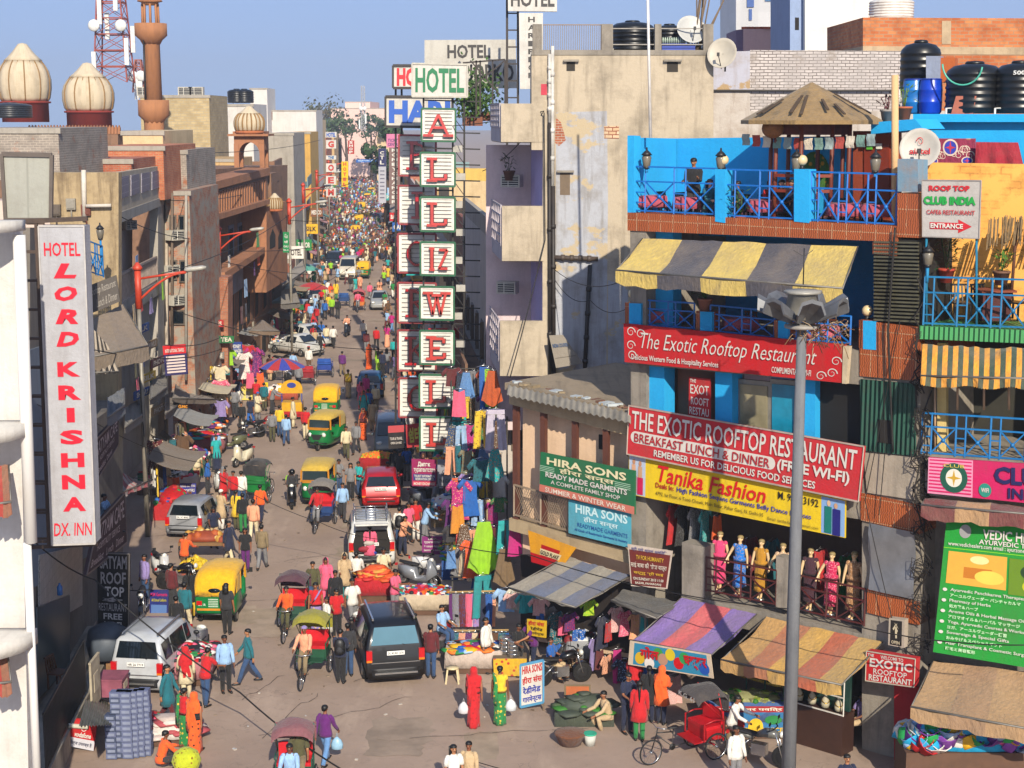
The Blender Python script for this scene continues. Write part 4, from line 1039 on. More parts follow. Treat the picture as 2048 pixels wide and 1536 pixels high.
for i,(x,o)in enumerate(((1300,-.8),(1380,-.9),(1530,-.9),(1690,-.8),(1755,-1.0))):
 p=E3(x,440,o);p.z=fl;table(f'cafe table with red cloth on the roof terrace, {ORD[i]} from left',p)
 for k in((1,)if i==0 else(-1,1)):
  chair(f'dark plastic chair {("left", "right")[k > 0]} of the {ORD[i]} roof terrace table',p+EP.t*k*-.75,math.degrees(math.atan2(EP.t.y,EP.t.x))+90*k,group='terrace chairs')
fl3=EP.pt(1400,665,-1).z-.2
for i,(x,o)in enumerate(((1330,-.9),(1480,-.9),(1640,-.9))):
 p=E3(x,660,o);p.z=fl3;table(f'cafe table with pink cloth under the striped awning, {ORD[i]} from left',p,'#b85a6a')
 chair(f'wooden chair behind the {ORD[i]} table under the striped awning',p-EP.n*.8,math.degrees(math.atan2(EP.t.y,EP.t.x)),'#5a3420','terrace chairs')
plant('leafy plant in clay pot on the pillar under the striped awning',E3(1410,622,-.2),.5,'#8a5a48','#3a6a1c',50,.35)
plant('bushy potted plant behind the middle terrace railing',V((E3(1480,440,-.4).x,E3(1480,440,-.4).y,fl)),.7)
railing('railing','dark red iron balcony railing in front of the mannequins, left bay',E3(1412,1183,-.02),E3(1552,1212,-.02),1.0,2,'#4a1c1c');railing('railing','dark red iron balcony railing in front of the mannequins, right bay',E3(1578,1218,-.02),E3(1728,1252,-.02),1.0,2,'#4a1c1c')
b=MB();pq(b,EP,[(1552,1112),(1578,1118),(1578,1222),(1552,1214)],.0,.35);tag(b.build('railing_pillar',CONC),'rough concrete pillar between the mannequin balcony railings','pillar')
def mannequin(x,y,col,label,arms=False,col2=None,ht=1.72):
 J=joints(la=2,lk=0,ra=-2,rk=2,ls=-4,le=6,rs=8,re=30 if arms else 6,lab=10,rab=26 if arms else 10,spread=.07)
 p=E3(x,y,-.55);r=top('mannequin',label,'mannequin',(0,0,0))
 bd=bpy.data.objects.new('body',body_mesh(J,False,1));bd.data.materials[0]=M('#c8aa80',.35,0,.05);COL.objects.link(bd);bd.parent=r
 b=MB();torso(b,J,-1,1,12,'none',0,.92);skirt(b,J,.04,.14,.19,.25,0,.06,18);b.build('dress',cloth(col,col2,'dots',30,'#6e6255',0)if col2 else cloth(col,None,'plain',10,'#6e6255',0),r,uv=False)
 b=MB();hair_cap(b,J,'short');b.build('hair',M('#8a7850',.6),r,uv=False)
 H=J['H'];b=MB()
 for s in(-1,1):b.ball(H(s*.032,-.082,.168),(.013,.008,.008),6)
 b.build('face',EYE,r,uv=False)
 MB().lathe([(.17,0),(.16,.03),(.03,.05)],(0,0,0),12).build('stand',CHR,r,uv=False)
 r.location=(p.x,p.y,E3(x,1190+(x-1412)*.215).z+.02);r.rotation_euler.z=math.radians(-28+R.uniform(-12,12));r.scale=(ht/1.72,)*3
for a in((1438,1180,'#d03a6a','mannequin in hot pink halter dress, leftmost on the shop balcony'),(1478,1190,'#0a6ac0','mannequin in long royal blue beaded dress on the shop balcony',True,'#c8a040'),(1520,1200,'#a8781c','mannequin in mustard gold gown on the shop balcony'),(1563,1210,'#b89878','mannequin in beige sequin gown with hand on hip',True,'#e0d0b8'),(1618,1220,'#3a1c28','mannequin in dark wine dress just right of the tall lamp post'),(1660,1235,'#b01848','mannequin in crimson sequin gown with hand on hip',True,'#e8a0b0'),(1705,1225,'#9a7048','mannequin in bronze gown below the two ladies poster',False,'#c8a888',1.85)):mannequin(*a)
# ---- small shop house
HB=plaster('#dcbc9c','#9a7c60',.3)
r=top('shop_house','low peach coloured shop house with brown posts and corrugated roof edge','building',V((2,46.5,0)))
b=MB();pm(b,EP,[(1022,800),(1262,850),(1262,1330),(1022,1285)],.55,3.5);b.build('wall',HB,r)
each('beam',plaster('#a89474','#6a5c48',.6),r,EP,[[(1018,782),(1258,838),(1258,872),(1018,808)]],0,.25);each('balcony_slab',plaster('#a89474','#6a5c48',.6),r,EP,[[(1018,1036),(1268,1105),(1268,1130),(1018,1060)]],0,1.6)
b=MB();pm(b,EP,[(1016,764),(1276,824),(1276,838),(1016,778)],-.15,5.5);b.build('roof',plaster('#8a7c68','#4c443a',.7),r)
b=MB();q=[EP.pt(1016,770,.3),EP.pt(1262,826,.3),EP.pt(1262,846,.5),EP.pt(1014,790,.5)]
b.sheet(lambda u,v:bil(q,u,v)+V((0,0,.03*math.sin(u*130))),84,3,.015,None,True,(0,0,1));b.build('tin_eaves',M('#8a8478',.5,.3,.6,1.2),r)
for x in(1028,1083,1146,1208):
 b=MB();y=806+(x-1018)*.23;pm(b,EP,[(x-5,y),(x+5,y+2),(x+5,y+250),(x-5,y+248)],.05,.12);b.build('post',M('#5a3428',.6),r)
b=MB();pm(b,EP,[(1176,874),(1186,876),(1186,905),(1176,903)],.5,.06);pm(b,EP,[(1232,885),(1246,888),(1246,920),(1232,917)],.5,.06);b.build('window',DARK,r)
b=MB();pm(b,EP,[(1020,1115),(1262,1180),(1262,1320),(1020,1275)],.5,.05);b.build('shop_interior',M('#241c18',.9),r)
b=MB()
for k in range(110):
 x=1030+R.random()*230;p=EP.pt(x,764+(x-1018)*.23,-R.uniform(0,1.6));b.box((p.x,p.y,p.z+.04),(R.uniform(.06,.5),R.uniform(.06,.35),R.uniform(.02,.1)),R.randrange(3),R.random()*3)
stuff(tag(b.build('rubbish',[M('#a8b0b4'),M('#8a7a60'),M('#6a4a3a')]),'scraps and rubble lying on the shop house roof','rubbish'))
railing('railing','cream lattice railing on the peach shop house balcony',EP.pt(1028,1032,-.02),EP.pt(1136,1064,-.02),1.0,2,'#8a7a68',.025,style='mesh')
# ---- tall beige block behind
BG=plaster('#b2a48e','#766c5c',.9,1.1);WHT=plaster('#a4a6ac','#766e62',.9,1.3,'#a8987c');LIL=plaster('#b0a2cc','#857a98',.4);PNK=plaster('#d0bcbc','#988a8a',.5)
r=top('apartment_block','tall beige block with street balconies and black drain pipes','building',V((3.5,54,0)))
b=MB();pq(b,F54,[(1085,105),(1427,105),(1427,860),(1085,860)],0,9);pq(b,F54,[(1063,105),(1085,105),(1085,300),(1063,300)],0,4);b.build('wall',BG,r)
b=MB();pq(b,F54,[(1112,225),(1214,222),(1216,400),(1212,770),(1110,770)],.006,.02);pq(b,F54,[(1216,560),(1256,575),(1256,770),(1216,770)],.008,.02);b.build('whitewash_patch',WHT,r)
b=MB();pq(b,F58,[(972,290),(1082,290),(1082,860),(972,860)],0,.3);b.build('bay_wall',PNK,r)
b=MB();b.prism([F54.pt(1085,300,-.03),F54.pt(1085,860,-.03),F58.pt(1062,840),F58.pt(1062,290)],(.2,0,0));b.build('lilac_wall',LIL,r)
for i,(y0,y1,x0)in enumerate(((207,284,1002),(412,522,1004),(642,752,1000))):
 p=[F54.pt(x0,y0,.02),F54.pt(1088,y0,.02),F54.pt(1088,y1,.02),F54.pt(x0,y1,.02)]
 b=MB();b.prism(p,(0,.18,0));fz=p[2].z+.12
 b.prism([(p[0].x,54.19,fz),(1.1,54.19,fz),(.75,57.97,fz),(p[0].x-.36,57.97,fz)],(0,0,-.15));o=b.build('balcony',BG,r)
 g=MB();a0,a1=V((p[0].x-.03,54.2,0)),V((p[0].x-.39,58,0));zt,zb_=p[0].z,p[3].z
 for k in range(7):g.bar(a0.lerp(a1,k/6)+V((0,0,zb_+.5)),a0.lerp(a1,k/6)+V((0,0,zt)),.05)
 for k in range(5):z=zb_+.5+(zt-zb_-.5)*k/4;g.bar(a0+V((0,0,z)),a1+V((0,0,z)),.05)
 g.prism([a0+V((0,0,zb_)),a1+V((0,0,zb_)),a1+V((0,0,zb_+.5)),a0+V((0,0,zb_+.5))],(.06,0,0));g.build('lattice',plaster('#b0a8ac','#7a7078',.4),o)
for x0,y0,x1,y1,m in((1133,124,1150,142,0),(1334,124,1356,144,0),(1120,346,1140,390,1)):
 b=MB();pq(b,F54,rect(x0,y0,x1,y1),.01,.05);pq(b,F54,rect(x0-6,y0-5,x1+8,y0-1),.15,.16,1);b.build('window',[M('#2a241c' if m==0 else '#6a5a48'),CONC],r)
b=MB();pq(b,F54,rect(1208,252,1238,277),.012,.03);b.build('bricked_opening',brick('#b89a78','#c8b498','#7a3a28',.25,.12),r)
b=MB();pq(b,F54,[(1112,235),(1122,245),(1132,280),(1118,292),(1110,285)],.012,.03);b.build('exposed_brick',brick('#8a4a30','#a05a3a'),r)
b=MB();pq(b,F54,rect(1082,168,1094,190),.012,.02);b.build('red_paint_mark',M('#b83a4a'),r)
b=MB()
for x0,x1 in((1065,1084),(1203,1226),(1310,1323),(1407,1427)):pq(b,F54,rect(x0,48,x1,106),.0,.4)
pq(b,F54,rect(1063,100,1428,110),.03,.5);b.build('roof_parapet',CONC,r)
b=MB()
for y in(56,88):pq(b,F54,rect(1226,y,1408,y+2),-.1,.05)
b.build('roof_rail',M('#8a847c',.5),r)
for pts,rr,c in(([(1105,92),(1105,372)],.06,'#c8c4bc'),([(1099,108),(1099,245)],.05,'#c8c4bc'),([(1099,245),(1100,770)],.06,'#241e1a'),([(1106,372),(1108,770)],.07,'#2a231d'),([(1108,515),(1196,518)],.08,'#4a3e34'),([(1180,530),(1168,770)],.07,'#241e1a')):
 b=MB();P_=[F54.pt(x,y,.12)for x,y in pts];b.tube(P_,rr,8)
 for k in range(1,5):c_=P_[0].lerp(P_[1],k/5);d=(P_[1]-P_[0]).normalized()*.07;b.tube([c_-d,c_+d],rr*1.35,8)
 b.build('drain_pipe',M(c,.6,0,.5,2),r,uv=False)
railing('railing','rusty ornate iron balustrade on the beige block roof',F54.pt(1086,104,-.1),F54.pt(1202,104,-.1),.88,3,'#7a6a60',.02,style='bars')
tank('big black ribbed water tank between roof posts of the beige block',F54.pt(1264,106,-1.2),.72,1.05);tank('black water tank beside the bottle crates on beige roof',F54.pt(1338,106,-1.6),.55,.95)
cr=top('bottle_crate','blue bottle crates stacked on the beige block roof','crate',F54.pt(1362,104,-.3))
MB().box(F54.pt(1356,92,-.35),(1.1,.4,.14)).box(F54.pt(1356,101,-.35),(1.1,.4,.12)).build('crate',M('#1c3a98',.5),cr)
b=MB()
for z in(86,98):
 for k in range(14):b.lathe([(.03,0),(.035,.12),(.012,.19)],F54.pt(1326+k*4.4,z,-.3),6)
stuff(b.build('bottle',M('#98a898',.2),cr))
for i in range(14):
 p=F54.pt(1395+R.uniform(-8,8),104,-.5);tag(MB().tube([p,p+V((R.uniform(-.1,1.0),R.uniform(-.2,.2),R.uniform(1.4,2.6)))],.025,5).build('bamboo_pole',M('#6a5844',.8),uv=False),'thin weathered pole leaning in a bundle on the beige roof corner','pole','bundle of poles on the beige roof')
def dish(label,p,rad,d,col='#a8a8a4',txt=None,name='satellite_dish'):
 p=V(p);d=V(d).normalized();x,y=frame(d);mt=Matrix((x,y,d)).transposed();r=top(name,label,'satellite dish',p)
 MB().lathe([(.02,-.0),(rad*.4,rad*.04),(rad*.8,rad*.16),(rad,rad*.26),(rad*1.02,rad*.25),(rad*.8,rad*.13),(rad*.4,rad*.01),(.02,-.03)],p,24,0,mt).build('reflector',M(col,.5,0,.15),r,uv=False)
 MB().tube([p-y*rad,p-y*rad*.3+d*rad*.9],.015).box(p-y*rad*.3+d*rad*.9,(.08,.1,.12)).tube([p,p-d*.25,p-d*.25-V((0,0,rad))],.03).build('arm',BLK,r,uv=False)
 if txt:
  b=MB();c=p+d*rad*.12
  letter(b,[c+x*rad*.5,c-x*rad*.5,c-x*rad*.5-y*rad*.3,c+x*rad*.5-y*rad*.3],d*.03,txt,0,0,1,1);letter(b,[c-x*rad*.2+y*rad*.6,c+x*rad*.2+y*rad*.6,c+x*rad*.2+y*rad*.1,c-x*rad*.2+y*rad*.1],d*.03,'#curl',0,0,1,1)
  b.build('lettering',M('#b01c20'),r,uv=False)
 return r
dish('grey satellite dish beside the poles on the beige roof',F54.pt(1381,62,-.4),.5,(.2,-1,.5));dish('rusty old dish hung on the whitewashed wall right of beige block',F54.pt(1446,108,.3),.5,(-.5,-1,.3),'#b0a898')
wire_pole=tag(MB().tube([E3(1301,275,-.4),E3(1294,-80,-.4)],.04,8).build('mast',M('#d0ccc8',.4),uv=False),'slender white mast rising from the blue terrace side wall','mast')
acunit('window air conditioner with flowers above it, upper balcony bay',V((-.0,57.2,F58.pt(1035,360).z)),(-.3,-1,0));acunit('window air conditioner in the lower balcony bay of the beige block',V((-.15,57.2,F58.pt(1025,570).z)),(-.3,-1,0))
plant('drooping flowering plant on the upper air conditioner',V((-.1,57.0,F58.pt(1035,345).z-.25)),.5,'#5a3a2c','#3a4a24',50,.3)
# ---- roofs behind on the right
r=top('whitewashed_building','whitewashed brick rear building with flaking lower wall','building',F60.pt(1620,700)*1.0)
b=MB();pq(b,F60,[(1500,100),(1812,102),(1812,222),(1500,222)],0,6);b.build('brick_wall',brick('#b8b0ac','#a8a09c','#5c5450',.3,.11,'#8a8078',.2),r)
b=MB();pq(b,F60,[(1427,104),(1500,102),(1500,180),(1427,180)],.02,6);b.build('patched_wall',plaster('#a8a8b4','#8a7a64',.8,1,'#9a8260'),r)
b=MB();pq(b,F60,[(1427,181),(1500,181),(1500,222),(1900,222),(1900,700),(1427,700)],.04,6);b.build('lower_wall',plaster('#b4aca4','#7a6450',.7,1.6),r)
b=MB();b.tube([F60.pt(1427,181,.12),F60.pt(1800,181,.12)],.04);b.build('pipe',M('#4a443e'),r,uv=False)
r=top('brick_building','unplastered orange brick upper storey at the top right','building',F62.pt(1900,700))
b=MB();pq(b,F62,[(1726,35),(2130,37),(2130,95),(1726,92)],0,7);pq(b,F62,[(1735,108),(2130,110),(2130,800),(1735,800)],0.01,7);b.build('brick_wall',brick('#a85a30','#bc7a48','#96765a',.34,.13),r)
b=MB();pq(b,F62,[(1726,92),(2130,95),(2130,110),(1726,108)],.03,7);pq(b,F62,rect(1884,42,1902,88),.02,.3);b.build('concrete_band',plaster('#b09a7c','#6e5c48',.6),r)
tank('white water tank behind the orange brick wall',atY(1782,38,64),.85,.8,'#d0ccc4')
F80=Plane((-20,80),(20,80))
r=top('white_tower_block','plain white stair tower with bluish side behind the rooftops','building',F80.pt(1680,800))
b=MB();pq(b,F80,[(1610,-150),(1750,-150),(1750,800),(1610,800)],0,7);b.build('wall',plaster('#d8d4cc','#b0aaa0',.4),r)
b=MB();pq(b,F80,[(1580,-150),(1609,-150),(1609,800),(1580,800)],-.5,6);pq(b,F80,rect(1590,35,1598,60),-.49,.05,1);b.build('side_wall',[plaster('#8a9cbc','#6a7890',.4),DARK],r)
F90=Plane((-20,90),(20,90))
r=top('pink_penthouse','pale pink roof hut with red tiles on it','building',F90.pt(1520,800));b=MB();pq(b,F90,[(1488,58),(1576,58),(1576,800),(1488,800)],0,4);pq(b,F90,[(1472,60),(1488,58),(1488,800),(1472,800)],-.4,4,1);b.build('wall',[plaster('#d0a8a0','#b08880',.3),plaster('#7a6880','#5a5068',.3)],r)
b=MB();
for k in range(18):b.box(F90.pt(1492+k*4.6,56,-R.random()),(.5,.3,.12),0,R.random())
b.build('tile_heap',M('#a84a28',.8),r)
F4=Plane((-20,400),(20,400))
r=top('office_tower','distant white office tower with blue ribbon windows','building',F4.pt(1530,300));b=MB();pq(b,F4,[(1472,-200),(1592,-200),(1592,320),(1472,320)],0,30);b.build('wall',tile('#c4c4c4','#8a8a90',4,3),r)
for k in range(16):b=MB();y=-170+k*11.2;pq(b,F4,rect(1530,y,1578,y+4.5),.3,.3);b.build('ribbon_window',glass('#2a5a88'),r)
b=MB();pq(b,F4,rect(1494,-200,1508,14),.4,.4);pq(b,F4,rect(1498,18,1504,40),.4,.4);b.build('glass_column',glass('#2a4a88'),r)
# ---- yellow club building at the right edge
YB=brick('#d89a4a','#d09040','#b07a38',.5,.17,'#e0a450',.6);C3=lambda x,y,o=0:CP_.pt(x,y,o)
r=top('club_building','yellow painted club building with green balcony slab at the right edge','building',C3(1950,1500))
b=MB();pq(b,CP_,[(1838,325),(2130,330),(2130,660),(1838,652)],-1.8,.3);b.build('wall',YB,r)
b=MB();pq(b,CP_,[(1838,652),(2130,664),(2130,690),(1838,678)],0,5);b.build('balcony_slab',ribbed('#3c8a50',.12,0,.6,0,'#5a6a48',.3),r)
b=MB();pq(b,CP_,[(1850,905),(2130,926),(2130,1012),(1850,990)],-.1,5);pm(b,CP_,[(1850,1000),(2130,1030),(2130,1600),(1850,1530)],.9,4);b.build('lower_wall',CONC,r)
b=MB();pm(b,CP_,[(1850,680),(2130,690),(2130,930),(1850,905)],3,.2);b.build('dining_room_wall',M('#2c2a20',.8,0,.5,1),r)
b=MB();pm(b,CP_,[(1868,690),(1886,691),(1886,915),(1868,910)],.4,.3);b.build('pillar',plaster('#c8b070','#7a6a48',.4),r)
for x in(1870,1915,1968,2018):MB().tube([C3(x,768,-.2),C3(x,820 if x!=1870 else 900,-.2)],.03).build('hanging_rod',M('#a88868',.5),r,uv=False)
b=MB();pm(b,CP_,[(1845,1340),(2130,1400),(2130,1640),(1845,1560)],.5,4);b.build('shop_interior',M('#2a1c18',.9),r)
b=MB();pm(b,EP,[(1790,1360),(1842,1375),(1842,1560),(1790,1540)],-.05,.3);b.build('red_pier',plaster('#a82028','#6a1418',.4),r)
r=top('terrace_room','bright blue roof room with mural behind the yellow brick wall','building',CP_.pt(1950,330,-4))
b=MB();pq(b,CP_,[(1832,232),(2130,232),(2130,420),(1832,420)],-4,4);b.build('wall',BLUE,r)
b=MB();pq(b,CP_,[(1826,228),(2130,228),(2130,244),(1826,244)],-3.7,4);b.build('ledge',BLUE,r)
b=MB();pq(b,CP_,rect(1858,277,1951,330),-3.95,.06);o=b.build('mural',cloth('#8a2a48','#c89a6a','dots',3,'#6e6255',0),r)
b=MB();q=[C3(1858,277,-3.95),C3(1951,277,-3.95),C3(1951,330,-3.95),C3(1858,330,-3.95)]
for a in((.3,.02,.63,.66),(.02,.7,.2,1),(.7,.68,.95,1)):letter(b,q,CP_.n*.012,'#o',*a,m=0);letter(b,q,CP_.n*.02,'#ring',*a,m=1);letter(b,q,CP_.n*.018,'#star',a[0]+.05,a[1]+.05,a[2]-.05,a[3]-.05,m=2)
for k in range(9):letter(b,q,CP_.n*.01,'#curl',*((lambda x,y:(x,y,x+.22,y+.4))(R.uniform(0,.78),R.uniform(0,.6))),m=1)
b.build('mural_motif',[M('#2c3aa8'),M('#d8c0b0'),M('#c03048')],o)
tag(MB().sheet(lambda u,v:bil([C3(1952,284,-3.7),C3(2036,285,-3.7),C3(2046,330,-3.6),C3(1950,330,-3.6)],u,v)+CP_.n*(.05*math.sin(u*17)*v),20,6,.02,None,True,CP_.n).build('red_cloth',cloth('#98122a')),'crimson cloth hung along the blue roof room','cloth')
dish('large grey satellite dish with red emblem beside the mural',C3(1840,298,-1.5),.5,(-.3,-1,.25),'#a8a49c','airtel')
tank('tall black water tank behind the blue barrels',CP_.pt(1838,190,-7),.55,1.5);tank('wide black tank with green hose on the blue roof ledge',CP_.pt(1945,227,-5),.72,1.35);tank('black tank with litre marking at the right frame edge',CP_.pt(2035,227,-5),.62,1.35,'#0e1012','500 LTR')
for x,o_,l in((1860,-5,'royal blue plastic barrel standing on the blue roof ledge'),(1826,-5.2,'lighter blue barrel half hidden behind the front barrel')):
 p=CP_.pt(x,228,o_);rt=top('barrel',l,'barrel',p)
 MB().lathe([(.26,0),(.3,.06),(.31,.3),(.32,.32),(.31,.34),(.31,.62),(.32,.64),(.31,.66),(.28,.9),(.27,.92)],p,20).build('body',M('#0c3ab0' if x==1860 else '#1a6ab0',.3),rt,uv=False);MB().lathe([(.28,.9),(.29,.93),(.25,.95)],p,20).build('lid',M('#0a2c8a',.4),rt,uv=False)
tag(MB().tube([CP_.pt(1925+40*math.sin(t*.5-1.57)*1.0*(1 if t<7 else 1),128+42*math.sin(min(t,6.28)*.5),-4.2)for t in[i*.4 for i in range(16)]],.025,6).build('garden_hose',M('#4aa890',.4),uv=False),'pale green hose looped over the wide black tank','hose')
tag(MB().prism([CP_.pt(x,y,-4.3)for x,y in((1912,192),(1953,192),(1946,228),(1902,228))],CP_.n*-.08).build('stone_slab',M('#a8604a')),'reddish stone slab leaning on the black tank','slab')
b=MB();pq(b,CP_,rect(1852,112,1880,165),-5.6,.5);pq(b,CP_,rect(1880,115,1910,165),-5.7,.4,1);tag(b.build('chimney_block',[plaster('#8a94a8','#6a6a70',.5),plaster('#b05a28','#8a4420',.3)]),'grey and orange masonry stub between roof tanks','masonry')
p=C3(1792,480,-1.2);tag(MB().tube([C3(1790,460,-1),C3(1790,150,-1)],.09,10).build('column',plaster('#d0a878','#b09070',.3)),'slim cream column between the terrace door and the yellow wall','column')
plant('plant in a terracotta pot on the blue door canopy',CP_.pt(1808,240,-3.5),.6,'#a85a38','#5a7a28',40,.25);plant('spiky plant in a pale pot beside the straw roof',CP_.pt(1775,246,-3.5),.4,'#8a847c','#6a3a3a',30,.25)
plant('big leafy plant in red pot below the entrance sign',C3(1892,565,-1.0),1.0,'#a83a28','#1e4a1c',130,.55);plant('small bush on the yellow terrace behind teal railing',C3(2002,570,-1.1),.5,'#6a4a38','#4a7a28',60,.3)
railing('railing','teal crossed railing on the green slab of the yellow club terrace',C3(1846,650,-.1),C3(2120,662,-.1),1.2,4,'#0a6a9a');railing('railing','teal crossed railing on the club dining balcony above the pink sign',C3(1842,908,-.1),C3(2120,928,-.1),1.05,4,'#0a6aa8')
lantern('old lantern on teal post by the red plant pot',C3(1854,565,-.1),'#1a7aa8',.4)
for i,x in enumerate((1920,1965,2030)):p=C3(x,640,-1.0);chair(f'black plastic chair on the yellow club terrace, {ORD[i]} from left',p,20*i,group='club terrace chairs')
b=MB();p=C3(1985,640,-1.1);rt=top('cafe_table','wooden topped table on the yellow club terrace','table',p);b.box(p+V((0,0,.75)),(.9,.8,.05));b.build('table_top',M('#7a3a22'),rt);MB().box(p+V((0,0,.36)),(.7,.6,.7)).build('table_base',M('#4a1c18'),rt)
b=MB();c=C3(2045,468,-1.2)
for k in range(60):x=R.uniform(-.9,.7);b.bar(c+V((x,R.uniform(-.1,.1),.35+.1*R.random())),c+V((x-.12,-.35+R.uniform(-.1,.1),-.25+.2*R.random()-.25*abs(x))),.025)
rt=top('thatch_canopy','ragged straw canopy on poles at the yellow terrace edge','canopy',c);stuff(b.build('thatch',M('#7a6444',.9,0,.5,9),rt));MB().tube([c+V((-.15,0,.3)),c+V((-.2,0,-1.6))],.04).build('post',M('#5a3420'),rt)
awning('awning','orange and green pinstriped awning of the club dining balcony',[C3(1845,690,.1),C3(2120,700,.1),C3(2120,757,1.1),C3(1842,750,1.1)],['#d8942c','#3a4a3c'],13,.2,-.2)
awning('awning','maroon and tan awning beneath the pink club sign',[C3(1850,996,.05),C3(2120,1018,.05),C3(2120,1032,1.0),C3(1842,1008,1.0)],['#6a3434','#a8845c'],2,.3,.02)
awning('awning','large plain tan awning above the plasticware stall',[C3(1866,1322,.2),C3(2130,1352,.2),C3(2130,1470,2.3),C3(1822,1412,2.3)],['#a0805c','#98785a'],2,.3,.15)
awning('awning','purple and coral striped awning of the clothes stall',[E3(1362,1196,.1),E3(1514,1228,.1),E3(1422,1308,1.9),E3(1265,1280,1.9)],['#7c64a4','#c0585c','#7c64a4'],1,0,.1)
awning('awning','faded orange and yellow striped awning above the jewellery shop',[E3(1532,1234,.1),E3(1766,1284,.1),E3(1682,1368,2.0),E3(1442,1318,2.0)],['#b08850','#a86a48','#b89048','#a8583c','#b89450'],1,.26,.1,scal=True)
awning('tin_awning','grey and blue striped tin awning over the garment stall',[E3(1134,1112,.1),E3(1262,1150,.1),E3(1150,1213,2.2),E3(1016,1174,2.2)],['#8a8478','#5c6478','#8a8478','#5c6478'],1,0,.02)
awning('tin_awning','dull grey sheet canopy between the two stall awnings',[E3(1250,1180,.1),E3(1365,1205,.1),E3(1312,1235,1.2),E3(1222,1200,1.2)],['#4e4c48'],1,0,.02)
# ---- signs on the right
WT,RD,GN,YL,NV,BK='#c4c0b8','#b0141c','#10633c','#d8b80e','#1a1c5a','#141414'
sign('shop_sign','big red board of the rooftop restaurant in white serif capitals',EP,[(1258,811),(1728,893),(1717,1003),(1254,908)],'#b8202a',[('THE EXOTIC ROOFTOP RESTAURANT',.02,.08,.98,.45,WT,.012),('#r',.035,.5,.64,.74,WT),('#o',.015,.5,.06,.74,WT),('#o',.615,.5,.66,.74,WT),('BREAKFAST LUNCH & DINNER',.035,.53,.64,.71,'#a01820',.012),('(FREE WI-FI)',.67,.5,.96,.76,WT,.03),('REMEMBER US FOR DELICIOUS FOOD SERVICES',.13,.79,.83,.93,WT,.02)],.35,.1,rim=('#a8988c',.03))
sign('shop_sign','yellow fashion shop banner with red script and a picture at each end',EP,[(1258,909),(1691,1001),(1690,1076),(1257,988)],YL,[('#r',.003,.02,.085,.98,'#a8b4c8'),('#r',.9,.02,.998,.98,'#7a9cc8'),('Tanika Fashion',.15,.1,.66,.52,'#c01018',.015,.25),('Deals In:',.14,.55,.23,.68,'#a01018',.02),('High Fashion Sequins Garments Belly Dance Dresses',.245,.55,.86,.72,'#1a2a8a',.015),('4792, Ist Floor, 6 Tooti Chowk, Main Bazar, Pahar Ganj, N. Delhi-55',.14,.78,.65,.9,BK,0),('M. 98    3192',.715,.12,.89,.32,BK,.01),('Email: tanika.fas   @hotmail.com',.67,.84,.89,.94,BK,0),('#o',.02,.08,.035,.22,'#b08060'),('#r',.017,.22,.036,.5,'#c89878'),('#r',.012,.5,.042,.93,'#b01028'),('#o',.052,.1,.067,.24,'#b08060'),('#r',.05,.24,.07,.52,'#b89070'),('#r',.047,.52,.075,.95,'#b81848'),('#o',.925,.08,.94,.24,'#c8a888'),('#r',.915,.25,.945,.95,'#0a6a60'),('#o',.955,.12,.97,.27,'#b89070'),('#r',.95,.28,.982,.98,'#1a1a6a')],.2,.05)
sg=sign('shop_sign','long red board with white script lettering and corner scrolls',EP,[(1247,647),(1690,690),(1685,766),(1249,724)],'#b40c16',[('The Exotic Rooftop Restaurant',.09,.18,.89,.72,WT,-.005,.35),('Delicious Western Food & Hospitality Services',.04,.76,.46,.95,WT,.015),('COMPLIMENTARY WI-FI',.70,.74,.87,.9,WT,.015)]+[('#curl',x,y,x+.05,y+.3,WT)for x,y in((.012,.05),(.06,.08),(.01,.4),(.015,.66),(.93,.62),(.885,.72),(.945,.3))],.3,.1)
b=MB();pq(b,EP,[(1686,692),(1698,693),(1692,768),(1684,767)],.33,.15);b.build('end_board',M('#b8a88c'),sg)
sign('shop_sign','small upright red restaurant sign inside the window opening',EP,[(1378,754),(1420,758),(1420,838),(1377,830)],RD,[('THE',.06,.04,.35,.13,WT),('EXOTIC',.08,.2,1.25,.42,WT,.01),('ROOFTOP',.15,.5,1.3,.7,WT,.01),('RESTAURANT',.05,.76,1.4,.97,WT,.01)][:1]+[('EXOT',.08,.18,.96,.42,WT,.01),('ROOFT',.12,.5,.96,.7,WT,.01),('RESTAU',.05,.76,.96,.96,WT,.01)],-.1,.05)
sign('shop_sign','green board of the garment shop with white capitals over a salmon strip',EP,[(1081,904),(1270,942),(1269,1029),(1079,982)],GN,[('HIRA SONS',.08,.08,.92,.27,'#d0c8a0',.03),('हीरा सन्स',.22,.28,.8,.45,'#d0c8a0',.02),('READY MADE GARMENTS',.07,.46,.93,.59,WT,.025),('A COMPLETE FAMILY SHOP',.13,.64,.86,.74,WT,.01),('#r',0,.82,1,1,'#b86a5a'),('SUMMER & WINTER WEAR',.07,.85,.92,.97,'#d8c8b8',.01)]+[('#r',x,y,x+.16,y+.015,'#9cc0a4')for x in(.0,.8)for y in(.33,.37,.41,.45)],.35,.06)
sign('banner','crumpled turquoise cloth banner of the garment shop below its green board',EP,[(1137,999),(1262,1026),(1262,1097),(1137,1066)],'#4a9cb0',[('HIRA SONS',.12,.08,.95,.34,'#b8d4d8',.03),('हीरा सन्स',.25,.38,.8,.58,'#b8d4d8',.02),('READYMADE GARMENTS',.15,.62,.95,.74,'#1a4a8a',.01),('All Kinds of Readymade Garments & Hosiery',.1,.8,.95,.9,'#1a4a8a')],.2,.02)
